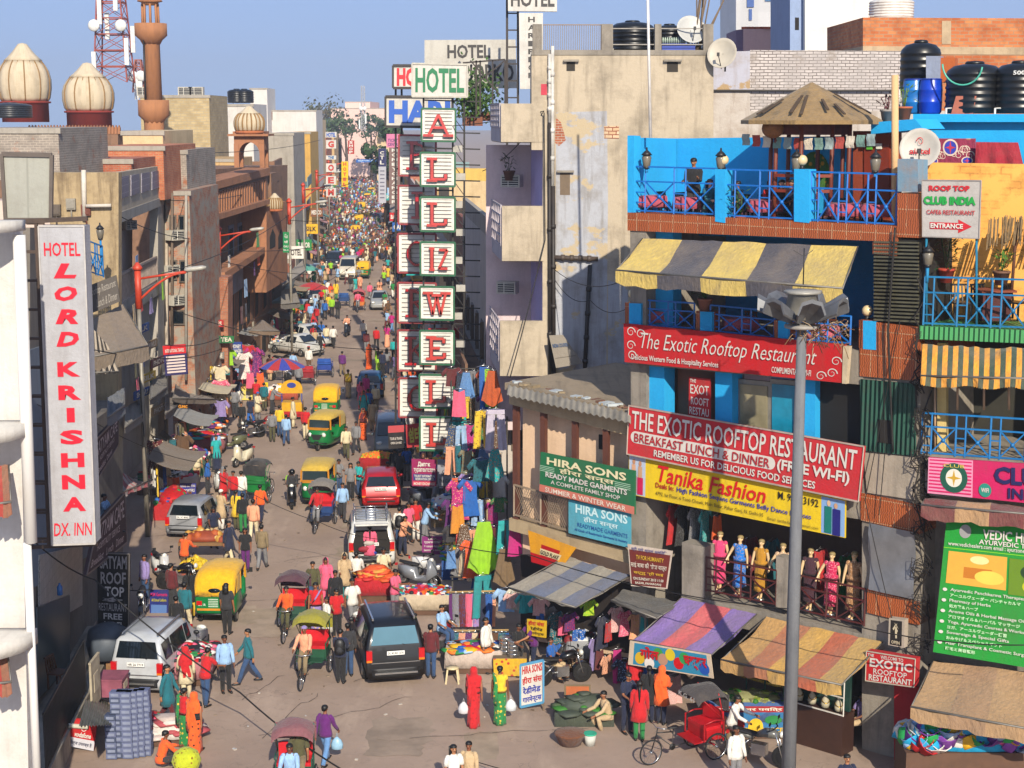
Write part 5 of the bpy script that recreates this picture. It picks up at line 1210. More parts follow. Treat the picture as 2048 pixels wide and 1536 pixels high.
sign('poster','tilted yellow and red cigarette poster above the tin awning',EP,[(1056,1061),(1152,1096),(1120,1140),(1063,1124)],'#d0900c',[('#r',.0,.68,.8,1,'#a81018'),('#r',.3,.3,.75,.8,'#a01018'),('#r',.28,.44,.82,.66,'#c8b890'),('GOLD FLAKE',.31,.48,.79,.62,BK,.02)],.45,.03)
sign('shop_sign','dirty white projecting box sign tilted between the black drain pipes',F54,[(1098,671),(1126,670),(1166,727),(1112,736)],'#8a8276',[('INDIA COURIER',.08,.26,.92,.38,'#2c4a70',.02),('#r',.05,.7,.95,.72,'#5a5248')],.8,.06)
sign('banner','white religious banner with maroon print hung beside the mannequin balcony',EP,[(1255,1088),(1345,1102),(1334,1178),(1262,1172)],'#c8b8a8',[('#r',.03,.12,.97,.97,'#6a2a24'),('श्री राधे श्याम समिति',.1,.03,.9,.14,'#3a3a7a',.01),('TV FOR HUMANITY',.2,.22,.85,.33,'#c8a030',.02),('साई बाबा की शोभा यात्रा',.06,.38,.94,.56,'#c8b8a8',.02),('सद्गुरु श्री साई',.12,.6,.88,.7,'#c8a030',.02),('ON SUNDAY 2013 11.00',.1,.76,.9,.83,'#d0c8b8'),('BAZAR, PAHARGANJ',.15,.87,.85,.94,'#d0c8b8')],.35,.02)
sign('banner','colourful film style cloth valance on the purple awning front',EP,[(1260,1281),(1421,1309),(1427,1357),(1256,1329)],'#c8b49c',[('#r',.06,.06,.95,.95,'#2a7a9a')]+[('#o',x,y,x+.12,y+.5,c)for x,y,c in((.08,.4,'#c8a020'),(.3,.1,'#3a8a3a'),(.36,.3,'#a88068'),(.55,.35,'#b81018'),(.45,.05,'#c8b020'),(.62,.1,'#2a8a4a'),(.85,.4,'#1a4a9a'),(.2,.55,'#d8d0c8'))]+[('गोल',.15,.12,.38,.62,'#b0101c',.04),('चक्कर',.68,.2,.95,.75,'#b0101c',.04)],2.0,.02)
sign('shop_sign','red projecting box sign welcoming guests to the rooftop restaurant at street level',EP,[(1733,1302),(1831,1318),(1828,1374),(1731,1361)],'#b00c16',[('WELCOME TO',.3,.06,.76,.18,WT,.01),('THE',.03,.06,.16,.16,WT),('EXOTIC',.08,.2,.95,.5,WT,.03),('ROOFTOP',.16,.54,.85,.73,WT,.01),('RESTAURANT',.07,.75,.95,.96,WT,.02)],.7,.25,rim=('#b0a898',.02))
sign('shop_sign','small black and grey OPEN sign with upward arrow',EP,[(1778,1236),(1809,1240),(1808,1296),(1776,1290)],'#a89c8c',[('#r',.12,.06,.85,.96,'#1c1a18'),('OPEN',.24,.78,.76,.9,'#b8ac90',.02),('#r',.45,.28,.55,.7,'#b8ac90'),('↑',.3,.12,.7,.6,'#b8ac90',.04)],.4,.2)
sign('shop_sign','grey entrance sign with red and green raised letters on the yellow terrace',CP_,[(1844,360),(1962,361),(1958,477),(1845,473)],'#a8a4a0',[('ROOF TOP',.12,.09,.82,.19,'#b0141c',.05),('CLUB INDIA',.03,.28,.93,.43,'#0c8a34',.06),('CAFE& RESTAURANT',.08,.52,.92,.6,'#a01c24',.02),('#arrow',.13,.68,.87,.92,'#b01420'),('ENTRANCE',.15,.755,.72,.84,WT,.03)],-.05,.12,rim=('#8a8480',.02))
b=MB()
for x in(1853,1953):b.tube([C3(x,470,-.12),C3(x,650,-.12)],.03)
tag(b.build('sign_post',M('#0a6a8a'),uv=False),'pair of teal posts carrying the grey entrance sign','post')
sign('shop_sign','magenta club sign with round green emblem and navy letters',CP_,[(1857,915),(2110,932),(2110,1012),(1855,986)],'#b80c54',[('#r',.0,.0,.36,1,'#c8809c')]+[('#r',.01,.04+.095*k,.35,.08+.095*k,'#b80c54')for k in range(10)]+[('#o',.1,.1,.32,.92,'#0c4a38'),('#o',.145,.26,.275,.76,'#c8c4b8'),('#star',.15,.28,.27,.74,'#b08a20'),('CLUB',.125,.13,.295,.22,'#b8a848',.01),('#o',.41,.58,.51,.95,'#1a7a6a'),('WIFI',.43,.7,.49,.82,WT,.02),('CLUB INDIA',.52,.08,1.25,.55,'#14124a',.03)][:-1]+[('CLUB',.53,.1,.98,.56,'#14124a',.04),('INDIA',.64,.64,.98,.92,'#14124a',.03)],.2,.1)
sign('banner','tall green ayurvedic therapy banner with white list and food pictures',CP_,[(1893,1040),(2110,1060),(2110,1345),(1866,1304)],'#128a2c',[('VEDIC HEALERS',.35,.04,1.02,.11,WT,.02),('AYURVEDIC THERAPY',.32,.115,.98,.15,WT),('www.vedichealers.com email : ayurzone@gmail.com',.04,.15,.95,.19,WT,.01),('#r',.0,.2,1,.205,'#7ac020'),('#o',.13,.02,.24,.12,'#8a8a8a'),('#r',.05,.225,.58,.465,'#c89838'),('#o',.25,.24,.42,.3,'#d8c88a'),('#r',.2,.33,.45,.41,'#b06a18'),('#o',.3,.34,.56,.44,'#d8b84a'),('#r',.6,.23,.99,.49,'#5a7a14'),('#o',.7,.26,.95,.38,'#1a3a1a'),('#o',.72,.36,.98,.48,'#b0b020'),('#o',.75,.3,.84,.37,'#d0d0b0'),('#r',.83,.62,.99,.86,'#a8b8a0'),('#o',.85,.66,.99,.8,'#2a6a2a')]+[x for i,(t,j)in enumerate((('Ayurvedic Panchkarma Therapies & prakurti','アーユルヴェーダー パンチャカルマ'),('Pharmacy of Herbs','処方箋＆ハーブ'),('Aroma Oils & Herbal Massage Oils','アロマオイル＆ハーバル マッサージ'),('Yoga, Ayurvedic Courses & Workshops','ヨガ、アーユルヴェーダー講習'),('Sovereign & Special Gifts','おみやげ＆スペシャルギフト'),('Hair Transplant & Cosmetic Surgery','植毛と美容整形')))for x in(('#o',.03,.5+i*.08,.07,.525+i*.08,WT),(t,.1,.495+i*.08,min(.98,.1+len(t)*.021),.525+i*.08,WT,.01),(j,.1,.535+i*.08,min(.8,.1+len(j)*.036),.562+i*.08,'#b8d8b0'))],.55,.03)
# slab letters of the upright neon signs
STK={'A':[((0,0),(.5,1)),((.5,1),(1,0)),((.22,.38),(.78,.38))],'L':[((.22,0),(.22,1)),((.22,.06),(.9,.06)),((.9,.06),(.9,.3))],'I':[((.5,0),(.5,1))],'Z':[((.08,.94),(.9,.94)),((.9,.94),(.08,.06)),((.08,.06),(.92,.06))],'W':[((.05,1),(.3,0)),((.3,0),(.5,.85)),((.5,.85),(.7,0)),((.7,0),(.95,1))],'E':[((.22,0),(.22,1)),((.22,.94),(.85,.94)),((.22,.5),(.66,.5)),((.22,.06),(.88,.06)),((.88,.06),(.88,.28)),((.85,.94),(.85,.74))],'P':[((.25,0),(.25,1))]+[((.25+.55*math.sin(a),.75+.22*math.cos(a)),(.25+.55*math.sin(a+.4),.75+.22*math.cos(a+.4)))for a in[i*.4 for i in range(8)]],'R':[((.25,0),(.25,1)),((.45,.5),(.92,0))]+[((.25+.52*math.sin(a),.75+.22*math.cos(a)),(.25+.52*math.sin(a+.4),.75+.22*math.cos(a+.4)))for a in[i*.4 for i in range(8)]],'O':[((.5+.38*math.cos(a),.5+.46*math.sin(a)),(.5+.38*math.cos(a+.35),.5+.46*math.sin(a+.35)))for a in[i*.349 for i in range(18)]],'K':[((.22,0),(.22,1)),((.25,.45),(.88,1)),((.4,.55),(.92,0))],'G':[((.5+.38*math.cos(a),.5+.46*math.sin(a)),(.5+.38*math.cos(a+.35),.5+.46*math.sin(a+.35)))for a in[.6+i*.35 for i in range(16)]]+[((.6,.42),(.9,.42)),((.88,.42),(.88,.1))]}
SER={'A':((.0,0),(1,0)),'L':((.22,0),(.22,1)),'I':((.5,0),(.5,1)),'W':((.05,1),(.5,.9),(.95,1)),'E':((.22,0),(.22,1)),'P':((.25,0),(.25,1)),'R':((.25,0),(.25,1),(.92,0)),'K':((.22,0),(.22,1),(.88,1),(.92,0))}
def neon(ch,q,rimc,label,name='neon_sign',mats=('#b83c34','#5a1818'),group=None,depth=.28):
 q=[V(p)for p in q];n=(q[1]-q[0]).cross(q[3]-q[0]).normalized()
 if n.y>0:n=-n
 r=top(name,label,'sign',(q[2]+q[3])/2,group)
 MB().prism(q,-n*depth).build('box',M('#d0ccc4',.5,0,.25,2),r)
 b=MB();w=(q[1]-q[0]).length
 for i in range(4):b.bar(q[i]+n*.02,q[(i+1)%4]+n*.02,w*.05,.07)
 b.build('rim',M(rimc,.5),r)
 b=MB()
 for i in range(4):a,c=q[i].lerp((q[0]+q[2])/2,.1),q[(i+1)%4].lerp((q[0]+q[2])/2,.1);b.bar(a+n*.012,c+n*.012,w*.04,.03)
 b.build('inner_rim',M('#d8d4cc',.5),r)
 b=MB()
 for k in range(7):a,c=bil(q,.1,.15+.115*k),bil(q,.9,.15+.115*k);b.bar(a+n*.03,c+n*.03,w*.012)
 b.build('neon_tube',M('#5a5650',.4),r)
 cw=.66/len(ch)
 for i,c in enumerate(ch):
  for mm,th,o in((1,1.5,.1),(0,1.0,.17)):
   b=MB();u0=.5-.33+cw*i;f=lambda x,y:bil(q,u0+cw*(.06+.88*x),.82-.64*y)+n*o
   for p,s in STK[c]:b.bar(f(*p),f(*s),.1*w*th*.8,.1)if abs(p[0]-s[0])<.1 or c in 'AWZKO' else b.bar(f(*p),f(*s),.075*w*th*.85,.1)
   for p in SER.get(c,()):b.bar(f(p[0]-.26*(1 if len(ch)==1 else 1),p[1]),f(p[0]+.26,p[1]),.05*w*th,.1)
   b.build('letter' if mm==0 else 'letter_edge',M(mats[mm],.3,0,.3,3,.4),r)
 return r
F62S=Plane((-20,62),(20,62));F66=Plane((-20,66),(20,66))
AL=[(843,217,911,283,'A'),(841,305,910,373,'L'),(841,394,910,463,'L'),(841,484,910,551,'IZ'),(840,573,908,640,'W'),(840,661,908,729,'E'),(839,749,907,816,'L'),(840,834,908,901,'L')]
for i,(x0,y0,x1,y1,c)in enumerate(AL):
 q=[F62S.pt(*p)for p in((x0,y0),(x1,y0+1),(x1,y1),(x0,y1-1))]
 neon(c,q,'#1c5a3a',f'green rimmed letter box sign reading {c}, {ORD[i]} from the top of its column',group='green rimmed upright letter signs')
for i,(x0,y0,x1,y1,c)in enumerate(((798,270,872,352,'P'),(797,371,872,449,'I'),(796,467,872,546,'O'),(796,565,872,646,'R'),(796,660,872,742,'K'),(798,756,874,835,'O'))):
 q=[F66.pt(*p)for p in((x0,y0),(x1,y0+1),(x1,y1),(x0,y1-1))]
 neon(c,q,'#8a2c30',f'red rimmed letter box sign reading {c} behind, {ORD[i]} from the top',mats=('#b0101a','#3a0a0e'),group='red rimmed upright letter signs')
sign('hotel_sign','white sign with green HOTEL letters above the green rimmed column',F62S,[(824,127),(935,129),(935,194),(824,193)],WT,[('HOTEL',.06,.12,.94,.88,'#0c6a40',.03)],.0,.25,rim=('#b0aca0',.05))
sign('hotel_sign','white sign with red HOTEL letters half hidden behind the green one',F66,[(786,131),(880,131),(880,176),(786,176)],WT,[('HOTEL',.08,.1,.95,.92,'#b81420',.05)],0,.3,rim=('#2c2624',.08))
sign('hotel_sign','wide white sign with blue serif HARI letters',F66,[(771,193),(905,194),(905,255),(771,253)],WT,[('HARI',.05,.12,.97,.88,'#1a50a8',.05)],0,.3,rim=('#2c2624',.08))
b=MB();S3=lambda x,y:V((F62S.pt(x,y).x,62.35,F62S.pt(x,y).z))
for x in(846,905,928):b.bar(S3(x,190),S3(x,905),.07)
for k in range(22):b.bar(S3(846,200+k*32),S3(960,203+k*32),.05);b.bar(S3(905,200+k*32),S3(928,232+k*32),.03)
rt=top('steel_scaffold','black steel frame holding the green rimmed letter signs','frame',S3(900,905));b.build('strut',M('#1c1816',.6),rt)
for k in range(11):MB().box(S3(915+(k%2)*6,298+k*56),(.36,.2,.26)).build('junction_box',M('#a8a49c'),rt)
b=MB();S6=lambda x,y:V((F66.pt(x,y).x,66.4,F66.pt(x,y).z))
for x in(790,802,868):b.bar(S6(x,135),S6(x,850),.08)
for k in range(16):b.bar(S6(790,170+k*42),S6(905,172+k*42),.06)
rt=top('steel_scaffold','black steel frame holding the red rimmed letter signs','frame',S6(850,850));b.build('strut',M('#1c1816',.6),rt)
F75=Plane((-20,75),(20,75));F70=Plane((-20,70),(20,70))
sign('hotel_sign','broad white roof board with black hotel name',F75,[(849,80),(1031,79),(1034,176),(849,178)],'#b8b4aa',[('HOTEL',.25,.1,.72,.38,'#2a2624',.03),('HARI PIORKO',.03,.5,.97,.86,'#2a2624',.03)],0,.4)
sign('hotel_sign','white HOTEL sign on a tall steel tower cut by the top edge',F70,[(1016,-22),(1114,-22),(1114,23),(1016,22)],WT,[('HOTEL',.06,.1,.95,.8,'#2a2624',.03)],0,.3)
sign('hotel_sign','narrow upright white sign with black letters on the steel tower',F70,[(1038,26),(1086,26),(1084,178),(1040,178)],'#c8c4bc',[(c,.38,.05+.105*i,.66,.12+.105*i,'#2a2624',.03)for i,c in enumerate('HARIPIOR')],0,.3)
b=MB();S7=lambda x,y:V((F70.pt(x,y).x,70.5,F70.pt(x,y).z))
for x in(1014,1036):b.bar(S7(x,-40),S7(x,300),.1)
for k in range(8):b.bar(S7(1014,25+k*34),S7(1036,25+k*34),.06)
for x in(952,960,985,1010):b.bar(S7(x,120),S7(x,230),.07)
b.bar(S7(925,125),S7(1010,118),.07);b.bar(S7(925,190),S7(1010,120),.06);b.bar(S7(940,120),S7(1000,190),.06)
rt=top('sign_tower','rusty lattice tower behind the white hotel signs','tower',S7(1020,300));b.build('strut',M('#2a201c',.6),rt)
F95=Plane((-40,95),(20,95));F110=Plane((-40,110),(20,110))
sign('shop_sign','tall grey brown money changer sign with white upright letters',F95,[(778,295),(800,295),(800,408),(778,408)],'#7a6460',[(c,.25,.02+.083*i,.75,.075+.083*i,WT,.03)for i,c in enumerate('MONEYCHANGER')],0,.3)
sign('shop_sign','pink ticket centre sign above the money changer sign',F95,[(773,268),(800,268),(800,295),(773,295)],'#c8789a',[('TICKET',.1,.35,.95,.58,'#3a1c5a',.02),('CENTRE',.1,.65,.95,.88,'#3a1c5a',.02)],0,.3)
sign('shop_sign','navy upright travel sign on a pale striped board',F110,[(757,297),(772,297),(772,406),(757,406)],'#a8a8b0',[('#r',0,0,1,.33,'#14184a'),('L',.2,.22,.75,.29,WT,.03),('T',.2,.13,.75,.2,WT,.03),('C',.2,.05,.75,.11,WT,.03)]+[('#r',.2,.4+.07*k,.8,.42+.07*k,'#5a5a6a')for k in range(8)],0,.25)
sign('shop_sign','maroon and white tourist office sign with Cyrillic lettering',F62S,[(823,918),(873,920),(873,973),(824,972)],'#8a1850',[('Дипак',.25,.08,.75,.28,WT,.04),('турагентство',.08,.32,.94,.5,WT,.02),('#r',.06,.55,.96,.78,'#2a2c6a'),('TOURIST INFORMATION',.1,.57,.92,.66,WT),('RESERVATION OFFICE',.15,.68,.88,.77,WT),('#r',.04,.82,.97,.97,'#b8384a'),('MONEY EXCHANGE',.08,.85,.93,.95,WT,.02)],.2,.08)
sign('shop_sign','grey cafe sign with a cup emblem beside the Cyrillic board',F62S,[(875,919),(904,920),(904,972),(875,972)],'#8a8c94',[('The Cafe',.1,.72,.95,.86,BK,0,.2),('더카페',.25,.18,.75,.28,BK),('#ring',.33,.38,.67,.52,BK),('#r',.3,.56,.7,.6,BK)],.2,.08)
sign('shop_sign','red board with green Korean letters under the letter columns',F66,[(811,850),(842,846),(846,892),(814,896)],'#a02c30',[('쉼터',.15,.15,.85,.8,'#b8b040',.04)],.2,.06)
sign('shop_sign','black travel agency banner hanging in front of the grey van',F66,[(776,852),(808,850),(808,896),(777,898)],'#1c1a1e',[('#r',0,0,1,.3,'#a83c40'),('TOUR & TRAVEL',.1,.5,.9,.62,'#b8b0a8'),('OPEN 24 HRS',.15,.7,.85,.8,'#b8b0a8')],.2,.05)
sign('shop_sign','yellow Hindi garment board hanging inside the tin awning stall',EP,[(1054,1238),(1092,1242),(1091,1276),(1054,1270)],'#d0a80c',[('हीरा संस',.08,.06,.92,.38,'#b01420',.03),('रेडीमेड',.2,.42,.85,.64,BK,.02),('गारमेन्टस',.12,.7,.92,.94,BK,.02)],1.6,.04)
fr=sign('sign_board','standing white board with red and blue garment shop lettering and blue frame',Plane((-.2,43.1),(1.6,42.8)),[(1041,1330),(1087,1320),(1087,1404),(1041,1414)],WT,[('HIRA SONS',.08,.05,.94,.24,'#a8141c',.03),('हीरा संस',.08,.3,.94,.5,'#a8141c',.03),('रेडीमेड',.1,.54,.88,.72,'#1c2a8a',.03),('गारमेन्टस',.1,.76,.92,.96,'#1c2a8a',.03)],0,.05,rim=('#4a8ab0',.05))
b=MB()
for x in(1041,1087):p=Plane((-.2,43.1),(1.6,42.8)).pt(x,1410,-.08);b.bar(V((p.x,p.y,0)),V((p.x,p.y,p.z+.2)),.05);b.bar(V((p.x,p.y+.5,0)),V((p.x,p.y,p.z+.8)),.04)
b.build('stand',M('#6a5a48'),fr)
sign('sign_board','purple Cyrillic placard standing by the parked motorbikes',Plane((-8,58),(4,58)),[(844,1073),(885,1073),(885,1109),(844,1109)],'#7a2468',[('Дипак',.3,.06,.7,.2,WT,.02),('турагентство',.1,.26,.9,.4,WT),('Я говорю Россия',.1,.48,.9,.62,WT),('Билеты на поезд',.1,.7,.9,.82,WT)],0,.04)
# ---- left side of the street
NP_=Plane((-11.61,40),(-12.96,55));LP=Plane((-15.0,59),(-16.9,76));HP=Plane((-17.8,88),(-16.4,113))
def FY(y):return Plane((-50,y),(50,y))
RB=brick('#9a4a30','#ac6040','#8a7a6a');GB=brick('#8c8278','#7c736a','#a49a8c',.26,.1,'#8a5a40',.2);TAN=plaster('#b89868','#7a6244',.7);STN=plaster('#9c6a4a','#5c4232',.7);STD=plaster('#80604a','#4a382c',.8);PKW=plaster('#c0aca0','#8a7a70',.4);WPL=plaster('#c8c4be','#948c82',.4);CRM=plaster('#c8b088','#8a7454',.5)
CONC2=plaster('#9c958a','#655e55',.6)
def fb(name,label,y,x0,x1,yt,mat,dep=8,cat='building',yb=None):
 P=FY(y);a,b_=P.pt(x0,yt),P.pt(x1,yt);root=top(name,label,cat,V(((a.x+b_.x)/2,y,0)))
 b=MB();z0=0 if yb is None else P.pt(x0,yb).z
 b.prism([V((a.x,y,a.z)),V((b_.x,y,a.z)),V((b_.x,y,z0)),V((a.x,y,z0))],(0,dep,0));b.build('wall',mat,root)
 h=.5*min(1,y/100)
 b=MB();b.prism([V((a.x-.1,y-.06,a.z)),V((b_.x+.1,y-.06,a.z)),V((b_.x+.1,y-.06,a.z-.22)),V((a.x-.1,y-.06,a.z-.22))],(0,.12,0));b.build('coping',CONC2,root)
 return root,P,a,b_
def win(root,P,x0,y0,x1,y1,mat=None,off=.03,fr='#6a6258'):
 f=MB();pq(f,P,rect(x0,y0,x1,y1),off,.12);o=f.build('window',M(fr,.6),root);g=MB();i=(x1-x0)*.12;pq(g,P,rect(x0+i,y0+i,x1-i,y1-i),off+.012,.04);g.build('pane',mat or GLS,o)
# white corner building
FW=FY(33);r=top('white_building','white corner building with rounded balconies at the left frame edge','building',V((-12.5,33,0)))
b=MB();pq(b,FW,[(-160,455),(34,455),(60,1700),(-160,1700)],-.5,.4);b.build('wall',WPL,r)
b=MB();a,c=FW.pt(38,470),FW.pt(62,1085);b.tube([a,c],.13,14);a,c=FW.pt(54,1085),FW.pt(76,1600);b.tube([a,c],.09,12);b.build('column',plaster('#d8d6d2','#a8a49c',.3),r,uv=False)
for yy,h in((462,.22),(872,.3),(1292,.34)):
 z=FW.pt(20,yy).z;b=MB();c=V((FW.pt(-80,yy).x,33.2,z));R_=(FW.pt(46+(yy-470)*.03,yy).x-c.x)
 b.loft([[c+V((R_*math.cos(t),-1.5*math.sin(t),zz))for t in[math.pi*i/20 for i in range(21)]]for zz in(0,h)],0,True,True);b.build('balcony_slab',plaster('#c4c0b8','#86807a',.4),r)
for yy in(1180,830):
 b=MB()
 for k in range(22):b.ball(FW.pt(R.uniform(-10,30),(yy if yy>1000 else 862)+110*(yy>1000)+R.uniform(-4,2),.3),R.uniform(.02,.06),6,k%2)
 stuff(b.build('rubble',[M('#7a6648'),M('#a89880')],r,uv=False))
for x0,y0,l in((-40,930,'red cloth awning on the white building, upper floor'),(-50,1290,'faded red awning on the white building, lower floor')):
 w=24 if y0<1000 else 44
 awning('awning',l,[FW.pt(x0,y0,.0),FW.pt(x0+50+w*.3,y0,.0),FW.pt(x0+50+w*.5,y0+72,.9),FW.pt(x0,y0+80,.9)],['#a03028','#8a5a44'],2,.25,.05)
sign('hotel_sign','tall white box sign with red upright hotel lettering',FY(36),[(77,452),(168,452),(191,1087),(104,1090)],'#a6a6aa',[('HOTEL',.1,.05,.9,.092,'#c00a28',.015)]+[(c,.29+(.17 if c=='I' else 0),v_-.024,.8-(.18 if c=='I' else 0)+.02*(i>5),v_+.022,'#c00a28',.05 if c!='I' else .02,.25 if i<4 else 0)for i,(c,v_)in enumerate(zip('LORDKRISHNA',(.138,.208,.279,.349,.443,.516,.587,.657,.73,.8,.871)))]+[('DX. INN',.06,.93,.94,.972,'#c00a28',.01,.1)],0,.5,rim=('#b0aca8',.03))
P36=FY(36.2);b=MB();A=lambda x,y:P36.pt(x,y)
for(x0,x1)in((40,63),(72,98)):b.bar(A(x0,442),A(x1,1092),.07)
for k in range(12):y=445+k*58;x=40+k*2;b.bar(A(x,y),A(x+36,y),.06);b.bar(A(x,y+5)+V((0,.5,0)),A(x+36,y+5)+V((0,.5,0)),.05)
b.bar(A(2,445),A(175,437),.1);b.bar(A(52,1095),A(195,1088),.08)
rt=top('steel_scaffold','rusty steel frame carrying the tall white hotel sign','frame',A(60,1095));b.build('strut',M('#4a3a30',.7,0,.5,3),rt)
sign('billboard','back of a grey framed hoarding at the left edge',FY(37),[(4,308),(104,310),(102,440),(12,440)],'#9a9a90',[('#r',.48,.02,.52,.98,'#86867c')],0,.1,rim=('#5a5048',.08))
# near shop row on the left, first floor balcony
r=top('cafe_building','dark shaded cafe building with iron balcony on the left','building',V((-13,46,0)))
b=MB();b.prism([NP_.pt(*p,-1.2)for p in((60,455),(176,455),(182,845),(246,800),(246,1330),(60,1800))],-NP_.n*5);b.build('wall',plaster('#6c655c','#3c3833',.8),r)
b=MB();pq(b,NP_,[(88,1560),(250,1250),(252,1275),(100,1640)],0,1.2);b.build('balcony_slab',CONC,r)
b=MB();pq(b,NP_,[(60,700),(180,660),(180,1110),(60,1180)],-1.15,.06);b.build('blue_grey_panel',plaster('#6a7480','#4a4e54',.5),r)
b=MB();pq(b,NP_,[(80,1110),(165,1090),(165,1210),(80,1260)],-1.1,.06);b.build('tiled_wall',tile('#b0aca4','#8a8680',.3,.3),r)
b=MB();pq(b,NP_,[(75,1215),(140,1190),(140,1330),(75,1400)],-1.05,.05);b.build('window',M('#0a2a34',.3),r)
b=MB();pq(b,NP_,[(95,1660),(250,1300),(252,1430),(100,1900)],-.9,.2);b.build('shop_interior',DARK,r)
p0,p1=NP_.pt(92,1545,-.05),NP_.pt(172,1400,-.05);p1.z=p0.z
railing('railing','black iron bar railing of the shaded cafe balcony',p0,p1,1.5,4,'#14110f',.025,style='bars')
for q,l,ts in(([(195,1046),(249,987),(253,1085),(173,1150)],'maroon cafe board receding along the lower balcony',(('SATYAM CAFE',.03,.1,.95,.45,'#a8989a',.01),('HOSPITALITY SERVICE',.15,.52,.8,.66,'#98888a'),('Breakfast   Lunch   Dinner',.06,.76,.92,.92,'#98888a'))),([(191,880),(236,833),(236,890),(193,960)],'maroon cafe board receding along the upper balcony',(('SATYAM CAFE',.03,.1,.95,.45,'#a8989a',.01),('HOSPITALITY SERVICE',.15,.52,.8,.66,'#98888a'),('Breakfast  Dinner',.06,.76,.7,.92,'#98888a')))):
 sign('shop_sign',l,NP_,q,'#3c2426',ts,.15,.1,rim=('#6a5a54',.03))
sign('shop_sign','black upright board pointing to the rooftop restaurant with free wifi',FY(46),[(193,1106),(259,1108),(257,1262),(195,1258)],'#0c0c0e',[('SATYAM',.1,.03,.92,.2,'#88868a',.02),('ROOF',.12,.24,.9,.4,'#88868a',.02),('TOP',.25,.43,.85,.56,'#a8a6a8',.02),('←',.15,.57,.8,.63,'#88868a',.06),('RESTAURANT',.05,.65,.95,.75,'#88868a',.01),('FREE',.2,.78,.8,.86,'#a8a6a8',.02),('WI-FI',.22,.89,.78,.97,'#c8c6c4',.03)],0,.15,rim=('#5a5654',.03))
sign('shop_sign','grey weathered rooftop restaurant board above the tan awning',FY(56),[(176,572),(232,550),(240,603),(180,628)],'#57524e',[('Rooftop Restaurant',.05,.12,.95,.48,'#98928a',0,.2),('Lunch & Dinner',.25,.58,.95,.88,'#98928a',0,.2)],0,.06)
awning('awning','big dusty tan canvas awning on the left upper terrace',[V(atY(182,640,56)),V(atY(246,608,57)),V(atY(297,690,55)),V(atY(186,712,53))],['#7a6c5c','#74675a'],1,.45,.12)
awning('awning','dark striped side cloth under the dusty tan awning',[V(atY(184,655,54)),V(atY(214,690,54)),V(atY(238,742,53.6)),V(atY(186,744,53))],['#23201e','#a09484'],4,0,.03)
sign('shop_sign','red and white phone shop sign on a white arm near the bottom left',FY(40),[(152,1438),(194,1444),(187,1502),(128,1490)],'#b00a14',[('#r',0,.66,1,1,'#b8b8c0'),('#ring',.38,.12,.62,.4,WT),('vodafone',.2,.42,.85,.6,WT,.03),('रिचार्ज उपलब्ध है',.08,.74,.92,.92,'#2a2c4a',.01)],0,.08)
tag(MB().tube([atY(108,1449,40.1),atY(176,1454,39.9)],.06,10).build('bracket_pipe',M('#b8b4a4'),uv=False),'pale pipe arm holding the red phone shop sign','pipe')
# terrace house
r=top('terrace_house','tan and pinkish house with lattice roof parapet and open balconies','building',V((-16,67,0)))
TAN2=plaster('#a4906e','#5e4c38',.95,1.5);F59=FY(59);b=MB();pq(b,F59,[(100,345),(237,345),(237,1000),(100,1000)],0,.5);b.build('wall',TAN2,r)
b=MB();pm(b,LP,[(236,400),(330,385),(330,800),(236,900)],1.6,4);b.build('back_wall',PKW,r)
b=MB();pm(b,LP,[(235,345),(326,331),(326,398),(235,432)],0,.2);b.build('parapet',plaster('#b8a890','#7a6c5a',.5),r)
for k in range(4):
 t=k/4;b=MB();x0,x1=240+k*21,256+k*21;pm(b,LP,[(x0,354-k*3.5),(x1,351-k*3.5),(x1,392-k*6),(x0,398-k*6)],-.04,.05);b.build('lattice_panel',tile('#6a6478','#a8a0a8',.22,.3),r)
b=MB();pm(b,LP,[(238,425),(330,392),(330,408),(238,446)],-.05,2);pm(b,LP,[(240,608),(330,555),(330,580),(240,640)],-.02,2);pm(b,LP,[(316,398),(330,395),(330,900),(316,920)],0,.4);pm(b,LP,[(236,640),(318,590),(318,900),(236,1000)],.4,1);b.build('concrete_frame',CONC2,r)
railing('railing','pale picket railing on the pinkish house balcony',LP.pt(244,606,-.06),LP.pt(314,562,-.06),1.15,3,'#a8988c',.05,style='bars')
b=MB();pm(b,LP,[(276,460),(308,448),(308,560),(276,580)],1.5,.1);b.build('door',M('#7a3014',.5),r)
acunit('window air conditioner high on the pinkish balcony wall',LP.pt(256,450,-1.2),(1,-.6,0))
b=MB();b.tube([F59.pt(167,340,.1),F59.pt(169,440,.1)],.09);b.tube([F59.pt(172,412,.2),F59.pt(222,411,.2)],.07);b.build('drain_pipe',M('#c0b8ac'),r,uv=False)
b=MB();b.tube([LP.pt(333,390,.1),LP.pt(333,900,.1)],.09);b.build('down_pipe',M('#a89a88'),r,uv=False)
b=MB();p=atY(203,530,56);lantern('small yellow lamp on blue post at the left terrace',p,'#1a7ab8',.9);railing('railing','bright blue iron railing on the left terrace',atY(177,545,55),atY(207,555,56),1.1,2,'#0a6aa8')
tank('black water tank with pale lettering on the brick roof at left',atY(165,322,72),.5,1.35,'#0e1012','Sheetal')
